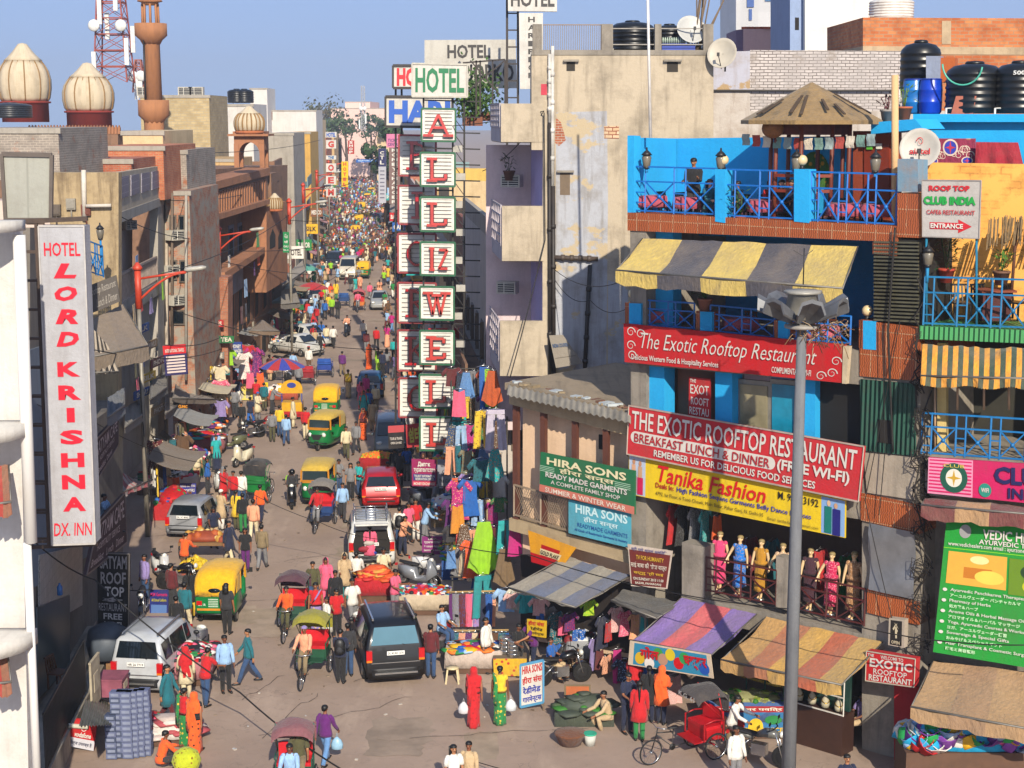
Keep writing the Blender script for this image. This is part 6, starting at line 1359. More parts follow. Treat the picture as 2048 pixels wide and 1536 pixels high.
# rooftops behind, nearer to farther
fb('brick_building','grey brick rear wall at the far left edge',66,-80,116,256,GB,yb=360);fb('brick_building','red brick rear house under the lettered black tank',73,96,262,318,RB,yb=372)
fb('brick_building','orange brick roof wall right of the lettered tank',78,205,326,292,brick('#a8583a','#b87048','#9a8268'),yb=400);fb('brick_building','patchy brick house beside the terrace house',80,330,378,382,brick('#98583c','#a87452','#8c8274',.24,.085,'#8a8276',.5))
fb('house','cream plastered roof block behind the brick wall',84,245,325,262,CRM,yb=420);fb('house','low rendered roof block left of the chhatri',120,372,470,318,TAN);fb('brick_building','grey brick roof room with metal gate',82,322,372,300,GB,yb=430)
r_,P_,a_,b_=fb('warehouse','tall tan brick block with rooftop air conditioners behind the minaret',125,280,418,190,brick('#b09c74','#9a8660','#9a9078',.5,.2));
for i,x in enumerate((290,372,393)):acunit(f'white rooftop air conditioner on the tan block, {ORD[i]} from the left',P_.pt(x,183,-.6),(0,-1,0),1.1)
r_,P_,*_=fb('house','white rendered roof house right of the tan block',140,420,505,208,WPL);win(r_,P_,440,218,452,230);tank('pair member black tank on the white roof house, nearer the sky edge',P_.pt(474,206,-2),.8,1.2);tank('black roof tank beside its twin on the white house, slightly right',P_.pt(489,206,-2),.8,1.2)
r_,P_,*_=fb('house','white block with small round vent beyond the chhatri',236,500,534,176,WPL);r_,P_,*_=fb('house','long white parapet house in the middle distance',240,520,632,220,WPL);win(r_,P_,535,205+18,545,240,M('#8a3a1c'),.04)
fb('house','cream roof house with wire mast before the trees',255,528,640,240,CRM);fb('house','yellow ochre house wall above the far shops',190,582,620,264,plaster('#c0984c','#8a6a3c',.5));fb('house','grey rendered house left of the ochre wall',146,536,586,266,CONC2);fb('brick_building','narrow red brick house by the far HOTEL column',262,618,652,268,RB)
r_,P_,*_=fb('hospital','pale pink institution building on the horizon with dark windows',420,662,790,216,plaster('#d8b8ac','#b89a90',.3),30)
for x in(692,710,745):
 for y in(229,241):win(r_,P_,x,y,x+7,y+4,None,.2)
fb('hospital','taller pink wing of the institution building',425,690,740,203,plaster('#d8b8ac','#b89a90',.3),30)
F2=FY(300);b=MB();q=[atY(672,264,640),atY(768,262,640),atY(760,288,590),atY(668,290,590)];b.sheet(lambda u,v:bil(q,u,v)+V((0,0,.4*math.sin(u*20))),20,4,.1,None,True,(0,0,1));rt=top('shed','blue sheeted market roof at the far end of the street','shed',V((q[2].x,590,0)));b.build('roof',M('#1a6ac0',.5),rt);b=MB();b.prism([V((q[3].x,591,q[3].z-.3)),V((q[2].x,591,q[2].z-.3)),V((q[2].x,591,0)),V((q[3].x,591,0))],(0,8,0));b.build('wall',CONC2,rt)
for a_ in(('house','tan house low behind the far letter column',330,650,668,268,TAN),('house','grey far house by the red hoarding',420,664,683,275,CONC2),('brick_building','small red brick house at the far left bend',520,678,695,281,RB),('house','cream far house right of the blue roofs',400,753,778,270,CRM),('house','white far house at the right of the last crossing',540,746,757,279,WPL)):fb(*a_)
# mosque, minaret and masts
def dome(label,px,yb,yt,rp,Y,drum=40,dcol='#8a2c20'):
 P=FY(Y);c=P.pt(px,yb);s=(P.pt(px+rp,yb)-c).length;H_=P.pt(px,yt).z-c.z;r=top('mosque_dome',label,'dome',V((c.x,c.y,0)))
 pr=[(.85,0),(.94,.06),(1,.22),(1,.38),(.93,.52),(.81,.62),(.68,.695),(.71,.7),(.56,.76),(.38,.85),(.25,.93),(.16,.985),(.02,1.0)]
 MB().lathe([(s*a,H_*z)for a,z in pr],c,40,0,None,.06,10).build('dome',plaster('#bfb096','#8a7a60',.6,.6),r)
 b=MB()
 for k in range(20):
  a=2*math.pi*k/20;b.tube([c+V((s*q_*.965*math.cos(a),s*q_*.965*math.sin(a),H_*z))for q_,z in pr[:7]],.05,5)
 b.build('rib',M('#8a6a40',.9),r,uv=False)
 MB().lathe([(s*.86,-drum*Y/FP),(s*.86,-.15),(s*.95,-.12),(s*.95,0),(s*.8,.02)],c,32).build('drum',plaster(dcol,'#5a2018',.5),r)
 return r,c,s
dome('large ribbed sandstone onion dome at the left edge',50,203,86,53,128);dome('smaller ribbed sandstone onion dome beside the telecom mast',178,222,125,51,124);dome('little weathered dome crowning the sandstone pavilion',499,262,212,31,98,6,'#a8613a');dome('pale small dome at the haveli corner turret',550,418,386,16,108,4,'#a8613a')
r=top('mosque','red sandstone mosque block under the two domes','building',V((-36,130,0)));P_=FY(121);b=MB();pq(b,P_,[(-60,268),(236,268),(236,700),(-60,700)],0,14);b.build('wall',STD,r)
b=MB()
for k in range(30):x=55+k*6.2;b.prism([P_.pt(x,268,.05),P_.pt(x+5,268,.05),P_.pt(x+5,256,.05),P_.pt(x+2.5,250,.05),P_.pt(x,256,.05)],(0,.3,0))
b.build('crenellation',STN,r)
tank('dark water tank before the large dome',atY(22,236,118),1.5,1.1,'#20242a')
def minaret():
 P=FY(112);c=P.pt(314,400);r=top('minaret','slender orange sandstone minaret with two balconies','minaret',V((c.x,112,0)));px=(P.pt(315,300)-P.pt(314,300)).length;z=lambda y:P.pt(314,y).z
 O=V((c.x,112,0));m=plaster('#a06c46','#6e4a34',.6,.8)
 MB().lathe([(20*px,0),(20*px,z(236)),(17*px,z(228))],O,24,0,None,.08,12).build('lower_shaft',m,r);MB().lathe([(18*px,z(225)),(16.5*px,z(90)),(20*px,z(84)),(20*px,z(80))],O,24,0,None,.08,12).build('shaft',m,r)
 for y0,y1,rr in((80,47,32),(240,200,31)):MB().lathe([(18*px,z(y0+8)),(rr*.7*px,z(y0)),(rr*px,z(y0-9)),(rr*px,z(y1)),(rr*.93*px,z(y1)),(rr*.93*px,z(y1+8)),(4*px,z(y1+9))],O,16).build('balcony',m,r)
 for k in range(8):a=math.pi*k/4+.2;MB().tube([O+V((16*px*math.cos(a),16*px*math.sin(a),z(60))),O+V((15*px*math.cos(a),15*px*math.sin(a),z(8)))],2.4*px,6).build('lantern_column',m,r,uv=False)
 MB().lathe([(17*px,z(10)),(17*px,z(5)),(25*px,z(3)),(24*px,z(1)),(18*px,z(-4)),(20*px,z(-15)),(14*px,z(-30)),(2*px,z(-50))],O,16).build('cupola',m,r)
 MB().tube([O+V((-11*px,-17*px,z(80))),O+V((-11*px,-18*px,z(225)))],.06).build('cable',BLK,r,uv=False)
minaret()
def mast(label,px0,px1,yt,yb,Y,col='#8a3a2c',n=7,taper=.6,panels=6):
 P=FY(Y);r=top('telecom_mast',label,'mast',P.pt((px0+px1)/2,yb));b=MB();a,c=P.pt(px0,yb),P.pt(px1,yb);w=(c.x-a.x)/2;cx=(a.x+c.x)/2;z0,z1=a.z,P.pt(px0,yt).z
 def cor(k,t):s=w*(1-(1-taper)*t);return V((cx+s*(1 if k in(1,2)else-1),Y+s*(1 if k>1 else-1),z0+(z1-z0)*t))
 for k in range(4):
  b.bar(cor(k,0),cor(k,1),.11)
  for i in range(n):b.bar(cor(k,i/n),cor((k+1)%4,(i+1)/n),.05);b.bar(cor((k+1)%4,i/n),cor(k,(i+1)/n),.05);b.bar(cor(k,(i+1)/n),cor((k+1)%4,(i+1)/n),.1)
 b.build('lattice',M(col,.6),r,uv=False)
 for i in range(panels):p=cor(i%4,.15+.12*i)+V((R.uniform(-.6,.6),-.5,0));MB().box(p,(.35,.2,2.2)).build('antenna_panel',M('#d0d0cc',.5),r)
 for i in range(2):MB().ball(cor(i,.5)+V((0,-.6,0)),(.5,.2,.5),12).build('antenna_drum',M('#d0d0cc',.5),r,uv=False)
a_=CP_.pt(2136,1600);b_=a_+CP_.t*(9 if CP_.t.x>0 else-9);rt=top('house','plain tan house adjoining the yellow club building beyond the right frame edge','building',V((a_.x,a_.y,0)));b=MB();b.prism([V((a_.x,a_.y,0)),V((b_.x,b_.y,0)),V((b_.x,b_.y,15.5)),V((a_.x,a_.y,15.5))],-CP_.n*30);b.build('wall',TAN,rt)
mast('big red and white telecom mast with antenna panels behind the domes',196,262,-60,165,138);mast('slim grey telecom mast on the horizon behind the pink building',723,731,172,262,380,'#9a9ca0',12,.8,4);mast('small red lattice mast between telecom tower and minaret',268,290,120,185,150,'#8a4a3c',5,.5,2)
# sandstone haveli
r=top('haveli','old carved sandstone mansion with curved balcony on the left','building',V((-17,100,0)))
b=MB();pq(b,HP,[(402,340),(575,330),(575,720),(402,820)],-1.2,10);b.build('wall',STD,r)
b=MB();pq(b,FY(87.5),[(352,335),(404,345),(404,555),(456,555),(456,900),(352,900)],0,1.5);b.build('side_wall',brick('#96583c','#a86a48','#84766a',.3,.1),r)
b=MB();pq(b,HP,[(402,384),(536,348),(536,405),(402,446)],0.3,1.4);b.build('balcony',STD,r)
b=MB()
for k in range(26):x=403+k*5.1;y=384-k*1.38;pq(b,HP,[(x,y+9),(x+2.6,y+8.3),(x+2.6,y+52),(x,y+53)],.36,.1)
b.build('baluster',STN,r)
b=MB();pq(b,HP,[(398,372),(540,335),(540,350),(398,388)],.5,1.6);pq(b,HP,[(398,440),(540,398),(540,408),(398,452)],.7,1.9);pq(b,HP,[(450,545),(530,494),(530,505),(450,560)],.5,1.2);b.build('cornice',STN,r)
def bays(x0,x1,ya,yb,n,mat,h):
 for k in range(n):
  xa,xb=x0+(x1-x0)*(k+.15)/n,x0+(x1-x0)*(k+.7)/n;y=lambda x,t:(ya[0]+(ya[1]-ya[0])*(x-x0)/(x1-x0))*(1-t)+(yb[0]+(yb[1]-yb[0])*(x-x0)/(x1-x0))*t
  f=MB();pq(f,HP,[(xa,y(xa,0)),(xb,y(xb,0)),(xb,y(xb,1)),(xa,y(xa,1))],-1.15,.1);o=f.build('window',mat,r);w=(xb-xa)*.2
  g=MB();pq(g,HP,[(xa+w,y(xa,.1)),(xb-w,y(xb,.1)),(xb-w,y(xb,.95)),(xa+w,y(xa,.95))],-1.12,.06);g.build('pane',DARK,o)
bays(455,530,(452,432),(530,488),4,plaster('#6a7084','#5a4a40',.5),1);bays(458,540,(570,510),(690,610),5,STN,1);bays(460,560,(730,630),(800,690),5,STD,1)
b=MB();pq(b,HP,[(452,548),(486,528),(486,575),(452,600)],-.9,.1);b.build('peeling_sign',plaster('#8a8a94','#6a5a50',.8),r)
b=MB();pq(b,HP,[(533,415),(574,402),(574,560),(533,585)],.5,2);b.build('corner_bay',STN,r)
for x in(540,557):
 b=MB();b.prism([HP.pt(x,498,.52),HP.pt(x+11,493,.52),HP.pt(x+11,470,.52),HP.pt(x+5.5,458,.52),HP.pt(x,474,.52)],HP.n*-.05);b.build('arched_niche',DARK,r)
b=MB();P_=FY(108);o=P_.pt(500,345);
rt=top('pavilion','carved sandstone rooftop pavilion with arches and little dome','pavilion',o)
for sx in(-1,1):
 for sy in(0,1):MB().bar(o+V((sx*.85,sy*1.7,0)),o+V((sx*.85,sy*1.7,1.9)),.32).build('pillar',STN,rt)
b=MB()
b.prism([o+V((-1.0,-.1,2.4)),o+V((1.0,-.1,2.4)),o+V((1.0,-.1,1.5))]+[o+V((.68*math.cos(t),-.1,1.25+.75*math.sin(t)))for t in[math.pi*i/12 for i in range(13)]]+[o+V((-1.0,-.1,1.5))],(0,2,0));b.build('arch',STN,rt)
MB().box(o+V((0,.85,2.48)),(2.7,2.7,.14)).box(o+V((0,.85,2.62)),(2.1,2.1,.2)).build('eave',STN,rt);MB().box(o+V((0,2.2,-1.6)),(2.6,3,3)).build('plinth',STD,rt)
# far rows of shops on both sides; the street axis runs at -0.0903 m per metre
AX=-.0903
PALB=[CRM,TAN,RB,plaster('#b8b0a8','#7a7068',.5),PKW,plaster('#7a9090','#5a6464',.5),STD,plaster('#c8a858','#8a7444',.5),WPL,plaster('#a88070','#6a5044',.5),CONC2]
WORDS=['pale cream','tan','red brick','grey','pinkish','blue grey','brown','ochre','white','dusty rose','concrete']
def block(side,X0,y0,y1,h,ci,place):
 """shop house in the row: side -1 left of the street, +1 right"""
 x=lambda y,o=0:X0+AX*y+side*o
 r=top('shop_house',f'{WORDS[ci]} shop house in the {"left" if side < 0 else "right"} row {place}','building',V((x((y0+y1)/2),(y0+y1)/2,0)))
 b=MB();b.prism([V((x(y0),y0,h)),V((x(y1),y1,h)),V((x(y1),y1,0)),V((x(y0),y0,0))],(side*9,0,0));b.build('wall',PALB[ci],r)
 n=max(2,int((y1-y0)/2.6));fl=int((h-3)/3.1)
 t=V((AX,1,0)).normalized();nrm=V((-side,0,0))
 for f in range(fl):
  z=3.6+f*3.1
  if(f+ci)%2==0:b=MB();b.prism([V((x(y0,-1),y0+.3,z-.4)),V((x(y1,-1),y1-.3,z-.4)),V((x(y1),y1-.3,z-.4)),V((x(y0),y0+.3,z-.4))],(0,0,.14));b.prism([V((x(y0,-1),y0+.3,z-.26)),V((x(y1,-1),y1-.3,z-.26)),V((x(y1,-1),y1-.3,z+.6)),V((x(y0,-1),y0+.3,z+.6))],(side*.1,0,0));b.build('balcony',PALB[(ci+3)%11],r)
  for k in range(n):
   yy=y0+(k+.5)*(y1-y0)/n;b=MB();b.box((x(yy,-.03),yy,z+1.0),(.14,1.1,1.5));o=b.build('window',M('#5a4a3c',.6),r);b=MB();b.box((x(yy,-.07),yy,z+1.0),(.1,.86,1.24));b.build('pane',GLS,o)
 for k in range(fl):
  for dx in(1.2,3.4,6.0):
   if R.random()<.25:continue
   b=MB();b.box((x(y0,dx),y0-.02,4.6+k*3.1),(.9,.12,1.1));o=b.build('window',M('#6a5a48',.6),r);b=MB();b.box((x(y0,dx),y0-.05,4.6+k*3.1),(.7,.1,.9));b.build('pane',GLS,o)
 b=MB();b.box((x((y0+y1)/2,.0),(y0+y1)/2,1.4),(.1,y1-y0-.6,2.6));b.build('shop_front',M(('#2a1c18','#3a2c20','#22252a')[ci%3]),r)
 b=MB();b.prism([V((x(y0),y0,h)),V((x(y1),y1,h)),V((x(y1),y1,h+.7)),V((x(y0),y0,h+.7))],(side*.2,0,0));b.prism([V((x(y0,.2),y0,h)),V((x(y0,9),y0,h)),V((x(y0,9),y0,h+.7)),V((x(y0,.2),y0,h+.7))],(0,.2,0));b.build('parapet',PALB[(ci+7)%11],r)
 return r
y=115;i=0
seq=[(2,11.8),(10,12.2),(1,13.6),(2,13),(7,14),(9,12.5),(3,13.5),(2,12),(4,11),(6,10.5),(10,11.5),(2,10)]
near=['just beyond the haveli','second beyond the haveli','third beyond the haveli','by the second lamp bracket','near the HOTEL column','past the HOTEL column','by the yellow upright sign','before the red hoarding','by the blue street banner','near the far crossing','at the far crossing','beyond the far crossing']
for(ci,h)in seq:L_=R.uniform(11,20);block(-1,-7.0-(.6 if i%3 else 0),y,y+L_,h,ci,near[i]);y+=L_;i+=1
y=59.5;i=0
near=['right behind the letter columns','second behind the letter columns','third behind the letter columns','by the pink ticket sign','behind the money changer sign','beyond the money changer sign','past the navy travel sign','opposite the yellow upright sign','near the blue banner','opposite the far crossing','at the far corner','beyond the far corner']
for(ci,h)in[(3,12),(6,11),(0,13),(10,10),(1,11.5),(4,10),(8,9.5),(2,10.5),(7,9.5),(5,9),(9,10),(3,9)]:L_=R.uniform(10,22);block(1,4.6,y,y+L_,h,ci,near[i]);y+=L_;i+=1
F130=FY(132)
sign('hotel_sign','far white HOTEL sign at the head of a letter column',F130,[(651,264),(673,264),(673,275),(651,275)],WT,[('HOTEL',.08,.1,.92,.9,'#1a4a98',.05)],0,.3)
for i,(c,y,t)in enumerate((('G',280,'#a8281c'),('THE',311,'#1a5a8a'),('O',327,'#a8281c'),('E',352,'#a8281c'),('M',376,'#a8281c'))):sign('hotel_sign',f'small white box with {"blue" if c == "THE" else "red"} {c} in the far left letter column',F130,[(652,y),(672,y),(672,y+17 if c!='THE' else y+8),(652,y+17 if c!='THE' else y+8)],WT,[(c,.2,.12,.8,.88,t,.05)],0,.4,group='far letter column boxes')
F170=FY(170);sign('hotel_sign','yellow upright sign with red letters hanging over the far street',F170,[(683,323),(696,323),(696,374),(683,374)],'#d8b414',[(c,.25,.03+.2*k,.75,.17+.2*k,'#b0301c',.05)for k,c in enumerate('HOTEL')],0,.4)
sign('shop_sign','small red and white far sign under the trees',FY(180),[(696,281),(708,281),(708,308),(696,308)],'#a8342c',[(c,.2,.05+.24*k,.8,.24+.24*k,WT,.04)for k,c in enumerate('SHOP')],0,.3)
sign('banner','blue banner stretched across the far street',FY(330),[(712,319),(757,318),(757,324),(712,325)],'#1a5aa8',[('दिल्ली बाजार समिति',.08,.15,.92,.85,'#a8c0d8',.03)],0,.2)
sign('shop_sign','green upright Urdu and English street sign on a pole',FY(104),[(566,464),(578,464),(578,505),(566,505)],'#0c7a44',[('گلی',.2,.08,.8,.3,WT,.03),('गली',.2,.4,.8,.55,WT,.03),('GALI',.1,.65,.9,.75,WT,.02),('No. 6',.1,.82,.9,.92,WT,.02)],0,.05)
sign('shop_sign','blue money changer board on the garment stall',FY(92),[(461,684),(484,684),(485,716),(463,716)],'#1c3a80',[('MONEY',.1,.15,.9,.4,WT,.03),('CHANGER',.05,.45,.95,.66,WT,.03),('TICKETS & TRAVEL',.05,.76,.95,.9,WT)],0,.06)
sign('shop_sign','red and navy tour board with white bands on the left pavement',FY(74),[(325,692),(371,688),(376,748),(331,752)],'#1e1c58',[('#r',0,0,1,.3,'#b8141c'),('INTERNATIONAL TRAVELS',.1,.12,.92,.24,WT)]+[('#r',.1,.36+.1*k,.92,.42+.1*k,'#c8b8b4')for k in range(6)],0,.06)
for i,(x0,x1,y0,y1,c,t)in enumerate(((475,505,768,800,'#d0c060','BEST PRICE'),(505,536,765,790,'#d8c020','SALE SALE'))):sign('sign_board',f'yellow price board beside the parasol, {("left one reading best price", "right one reading sale")[i]}',FY(93),[(x0,y0),(x1,y0),(x1,y1),(x0,y1)],c,[(t,.1,.12,.9,.3,'#8a3020',.02),('#r',.15,.45,.4,.9,'#a8a08a'),('#r',.55,.45,.85,.9,'#a8a08a')],0,.05)
sign('shop_sign','glowing amber clinic sign in the shade under the brown awning',FY(70),[(356,809),(376,810),(376,817),(356,816)],'#14100c',[('CLINIC',.05,.1,.95,.9,'#d88a10',.03)],0,.05)
sign('sign_board','blue cashmere exporters board on the left pavement',FY(66),[(360,967),(392,967),(392,1006),(360,1012)],'#262c80',[('KASHMIR CRAFT STORE',.05,.06,.95,.17,WT),('EXPORTERS',.08,.26,.92,.42,WT,.02),('OF',.38,.47,.62,.57,WT,.02),('CASHMERE',.08,.62,.92,.76,WT,.02),('PASHMINA',.08,.8,.92,.95,WT,.02)],0,.05)
sign('sign_board','blue garment shop standee in the shade',FY(52),[(300,1180),(337,1180),(336,1240),(299,1238)],'#10206a',[('M.M Garments',.05,.08,.95,.2,'#b01a5a',.02),('All School Uniform',.1,.28,.9,.38,'#a8a020'),('#r',.08,.5,.92,.92,'#4a6aa0')],0,.05)
tpls()
# ---- street furniture
def lamp(label,px,Y,ytop,L_=2.6,flip=1):
 p=atY(px,ytop,Y);h=p.z;r=top('street_lamp',label,'street lamp',(p.x,Y,0),'red bracket lamps along the left side')
 MB().tube([(p.x,Y,0),(p.x,Y,h-1.4)],[.11,.08],10).build('pole',M('#8a8478',.5,.2,.4,2),r,uv=False)
 MB().tube([(p.x,Y,h-1.5),(p.x,Y,h)],.13,10).lathe([(.18,0),(.2,.1),(.12,.2),(.05,.3)],(p.x,Y,h),12).build('bracket_collar',M('#b83c22',.5),r,uv=False)
 b=MB();b.tube([(p.x,Y,h-.35),(p.x+flip*L_*.75,Y,h-.05)],.05);b.tube([V((p.x+flip*L_*.72*t,Y,h-1.2+1.1*math.sin(t*math.pi/2)))for t in[i/8 for i in range(9)]],.05);b.build('arm',M('#b83c22',.5),r,uv=False)
 MB().loft([ring(V((p.x+flip*(L_*.7+t),Y,h+.0+t*.12)),w,hh,8,V((0,1,0)),V((0,0,1)))for t,w,hh in((0,.06,.06),(.15,.16,.1),(.7,.14,.1),(.85,.05,.05))]).build('lamp_head',M('#a8a49a',.4),r,uv=False)
for a in(('red bracket street lamp nearest, in front of the terrace house',275,62,540),('red bracket street lamp before the sandstone haveli',437,94,460),('red bracket street lamp at the haveli corner turret',578,111,405),('red bracket street lamp just past the haveli turret',606,140,372),('red bracket street lamp by the far HOTEL column',633,172,345),('red bracket street lamp near the yellow upright sign',657,215,325)):lamp(*a)
def highmast():
 X,Y=6.757,37.0;r=top('high_mast_lamp','tall grey floodlight mast with a ring of hooded lamps in the right foreground','street lamp',(X,Y,0))
 MB().tube([(X,Y,0),(X,Y,6),(X,Y,11.75)],[.18,.15,.115],8).build('pole',plaster('#6c6e72','#464a52',.6,.9),r)
 z=12.12;MB().lathe([(.14,-.5),(.4,-.46),(.42,-.4),(.16,-.36)],(X,Y,z),12).build('carriage_ring',M('#8a8680',.5),r,uv=False)
 MB().lathe([(.3,-.25),(.42,-.1),(.34,.34),(.46,.36),(.44,.42),(.02,.44)],(X,Y,z),8).build('gear_box',M('#9a968c',.5,.2),r);MB().tube([(X,Y,z+.55),(X,Y,z+1.4)],.015).bar((X-.25,Y,z+1.35),(X,Y,z+1.2),.012).bar((X+.2,Y,z+1.35),(X,Y,z+1.2),.012).build('lightning_rod',BLK,r,uv=False)
 for k in range(7):
  a=2*math.pi*k/7+.25;d=V((math.cos(a),math.sin(a),0));t=V((-d.y,d.x,0));c=V((X,Y,z-.1));d*=.84;t*=.72;b=MB()
  b.loft([[c+d*(.3+q*.92)+t*w*math.cos(g)+V((0,0,.75*w*math.sin(g)**.7+q*.3-.22))for g in[math.pi*i/4 for i in range(5)]]+[c+d*(.3+q*.92)+t*w*.9*math.cos(g)+V((0,0,.75*w*math.sin(g)**.7*.85+q*.3-.26))for g in[math.pi*(4-i)/4 for i in range(5)]]for q,w in((0,.14),(.3,.34),(1,.46))],0,True,False);b.build('lamp_hood',M('#66686c',.5,.3,.35,3),r)
 b=MB()
 for k in range(150):
  a=R.uniform(-.6,2.6);p=V((X+.1+R.uniform(0,.75)*math.cos(a)+.2,Y-.3+.3*R.random(),z-.25-R.uniform(0,.75)*R.random()**.5));d=V((R.uniform(-1,1),R.uniform(-.5,.5),R.uniform(-1.2,.6)))*R.uniform(.15,.35);b.tube([p,p+d*.5+V((0,0,.04)),p+d],.009,4,k%4)
 stuff(b.build('nest',[M('#6a4a30'),M('#8a6a44'),M('#a89478'),M('#4a3424')],r,uv=False))
highmast()
# ---- vehicles on the street
def bags(root,pts,L,hw,zb):
 y=pts[-3][0];b=MB();b.prism([(-hw*.74,y+.06,.62),(hw*.74,y+.06,.62),(hw*.78,y+.06,1.0),(hw*.66,y-.02,1.5),(-hw*.66,y-.02,1.5),(-hw*.78,y+.06,1.0)],(0,.05,0));b.build('boot_opening',DARK,root)
 for x,z,s,c in((-.3,.8,.42,'#0f0f12'),(.25,.82,.5,'#8a2030'),(.1,1.05,.4,'#b0a8a0'),(-.05,.68,.3,'#1a3a8a')):MB().loft([ring(V((x,y+.12+e,z)),s*k,s*.45*k,10,V((1,0,0)),V((0,0,1)))for e,k in((0,.5),(.03,.52),(.1,.45))]).build('luggage',M(c),root,uv=False)
 MB().prism([(-hw*.72,y-.25,1.62),(hw*.72,y-.25,1.62),(hw*.68,y+.75,1.85),(-hw*.68,y+.75,1.85)],(0,0,.07)).build('tailgate',M('#c8c8c4',.3),root)
def VG(o,px,py,rz,words):return put(o,G(px,py),rz,words)
VG(car('car','black estate jeep with roof bars seen from behind near the middle','car','#08080a',4.5,1.8,1.86,'suv','DL 4CAD 1376','bars',dark=glass('#4a7080',.1)),772,1322,192,'the black jeep')
VG(car('car','white people carrier with open boot full of luggage','car','#c4c4c0',4.5,1.75,1.75,'suv','DL 1Y 4410','full',True,bags),742,1108,186,'the white open-boot car')
VG(car('car','bright red hatchback seen from behind on the right side of the street','car','#a00a14',3.9,1.68,1.55,'hatch','DL 9C 3320'),762,1000,185,'the red hatchback')
VG(car('van','grey van parked behind the black travel banner','van','#5a6468',4.0,1.6,1.85,'van'),782,905,4,'the grey van')
VG(car('car','metallic blue hatchback with rear window toward the viewer','car','#0c4a70',3.7,1.62,1.5,'hatch','DL 7C 1180'),742,788,183,'the blue hatchback')
VG(car('car','silver small hatchback half in shade on the left','car','#8a8c90',3.5,1.55,1.48,'hatch','DL 3C 8065'),397,1058,172,'the silver hatchback')
VG(car('car','white jeep parked tail out beside the bottom left shops','car','#b8bcc0',4.2,1.6,1.7,'suv','HR 26 7719','bars'),326,1345,172,'the white jeep')
VG(car('car','white hatchback turning out from the left by the stalls','car','#c8c8c4',3.8,1.65,1.5,'hatch'),621,690,50,'the white hatchback');VG(car('car','white saloon backing beside the turning white hatchback','car','#c8c8c4',4.2,1.68,1.48,'sedan'),593,708,230,'the white saloon')
VG(car('van','cream minibus facing the viewer in far traffic','van','#c0b8a8',4.8,1.8,2.2,'van'),699,556,0,'the cream minibus');VG(car('car','dark jeep waiting left of the cream minibus','car','#1a1c20',4.4,1.75,1.8,'suv'),667,536,0,'the dark jeep')
VG(car('car','white car among the shoppers left of the blue cart','car','#c4c2bc',3.8,1.65,1.5,'hatch'),632,608,10,'the white car');VG(car('car','silver car parked against the right hand stalls','car','#9a9c9c',4.0,1.65,1.5,'sedan'),760,616,4,'the silver car')
VG(car('car','small navy car beyond the cream minibus','car','#1c2c50',3.6,1.6,1.5,'hatch'),716,508,180,'the navy car');VG(car('car','pale silver car deep in the far crowd','car','#a0a2a4',4.2,1.7,1.5,'sedan'),757,478,0,'the pale silver car');VG(car('car','dark grey car far up the street','car','#3a3e44',4.2,1.7,1.5,'sedan'),752,445,0,'the dark grey car')
A0=auto('yellow hooded auto rickshaw seen from behind at lower left',YEL);VG(A0,447,1228,178,'the yellow auto rickshaw')
A1=auto('green fronted auto rickshaw with khaki hood driving toward the viewer',YEL2,face='#b8781a');VG(A1,652,893,-14,'the green auto rickshaw')
for px,py,rz,l,w in((637,1002,-2,'auto rickshaw hidden behind the red shirted rickshaw puller','the hidden auto rickshaw'),):p=G(px,py);dup(A1,p,math.radians(rz),l);mark(p,w)
for px,py,rz,l in((656,832,180,'yellow auto rickshaw behind the green fronted one'),(728,556,178,'auto rickshaw right of the cream minibus'),(719,452,180,'auto rickshaw in the far jam, left of a pair'),(731,448,180,'auto rickshaw in the far jam, right of a pair'),(724,424,180,'auto rickshaw beyond the far pair'),(735,405,0,'auto rickshaw at the deep end of the street'),(712,476,182,'auto rickshaw left in the far traffic by the green kurta shopper'),(743,392,180,'tiny auto rickshaw last in the far traffic')):p=G(px,py);dup(A0,p,math.radians(rz),l);mark(p,'a far auto rickshaw' if py<500 else 'the '+l.split(' rickshaw')[0]+' rickshaw')
def ride(key,base,rz,c1,c2,label,dz=0,dy=0,**k):
 a=math.radians(rz);p=V(base)+V((-math.sin(a)*-dy*-1,math.cos(a)*dy,dz));return person(key,p,rz,c1,c2,label,**k)
def RK(label,px,py,rz,words,rider=None,**k):
 p=G(px,py);VG(rickshaw(label,**k),px,py,rz,words)
 if rider:
  a=math.radians(rz);q=p+V((math.sin(a)*.62,-math.cos(a)*.62,.08));person(rider[0],q,rz,rider[1],rider[2],rider[3],c3=rider[4]if len(rider)>4 else None,group='rickshaw pullers')
 return p
RK('cycle rickshaw with olive hood and red seat, empty behind its capped puller',622,1352,-6,'the olive hooded rickshaw',('ridecap','peach','khaki','capped person in peach shirt pedalling the olive hooded rickshaw','lilac'),hood='#8a8420',fr='#1c4a34')
RK('cycle rickshaw with plum hood behind the olive one',584,1262,-4,'the plum hooded rickshaw',('ride','orange','olive','person in orange checked shirt pedalling the plum hooded rickshaw'),hood='#4a2a38',fr='#2a4a3c')
p=RK('cycle rickshaw with dusty pink hood cut by the bottom edge',588,1600,2,'the bottom rickshaw',('ride','pale blue','dark grey','moustached person in pale striped shirt pulling the bottom rickshaw'),hood='#7a4a50',fr='#1a4a3c')
person('sit',p+V((.1,.35,.42)),5,'olive','khaki','passenger in green striped shirt sitting in the bottom rickshaw')
RK('cycle rickshaw with grey hood pulled by a person in red',643,1052,-5,'the grey hooded rickshaw',('ride','red','grey','person in red sweater pedalling the grey hooded rickshaw'),hood='#6e6a66',fr='#1c3a6a')
RK('empty green framed cycle rickshaw with black hood by the white scooter',523,1000,168,'the green rickshaw',hood='#26262a',seat='#1a6a34',fr='#0c6a2c')
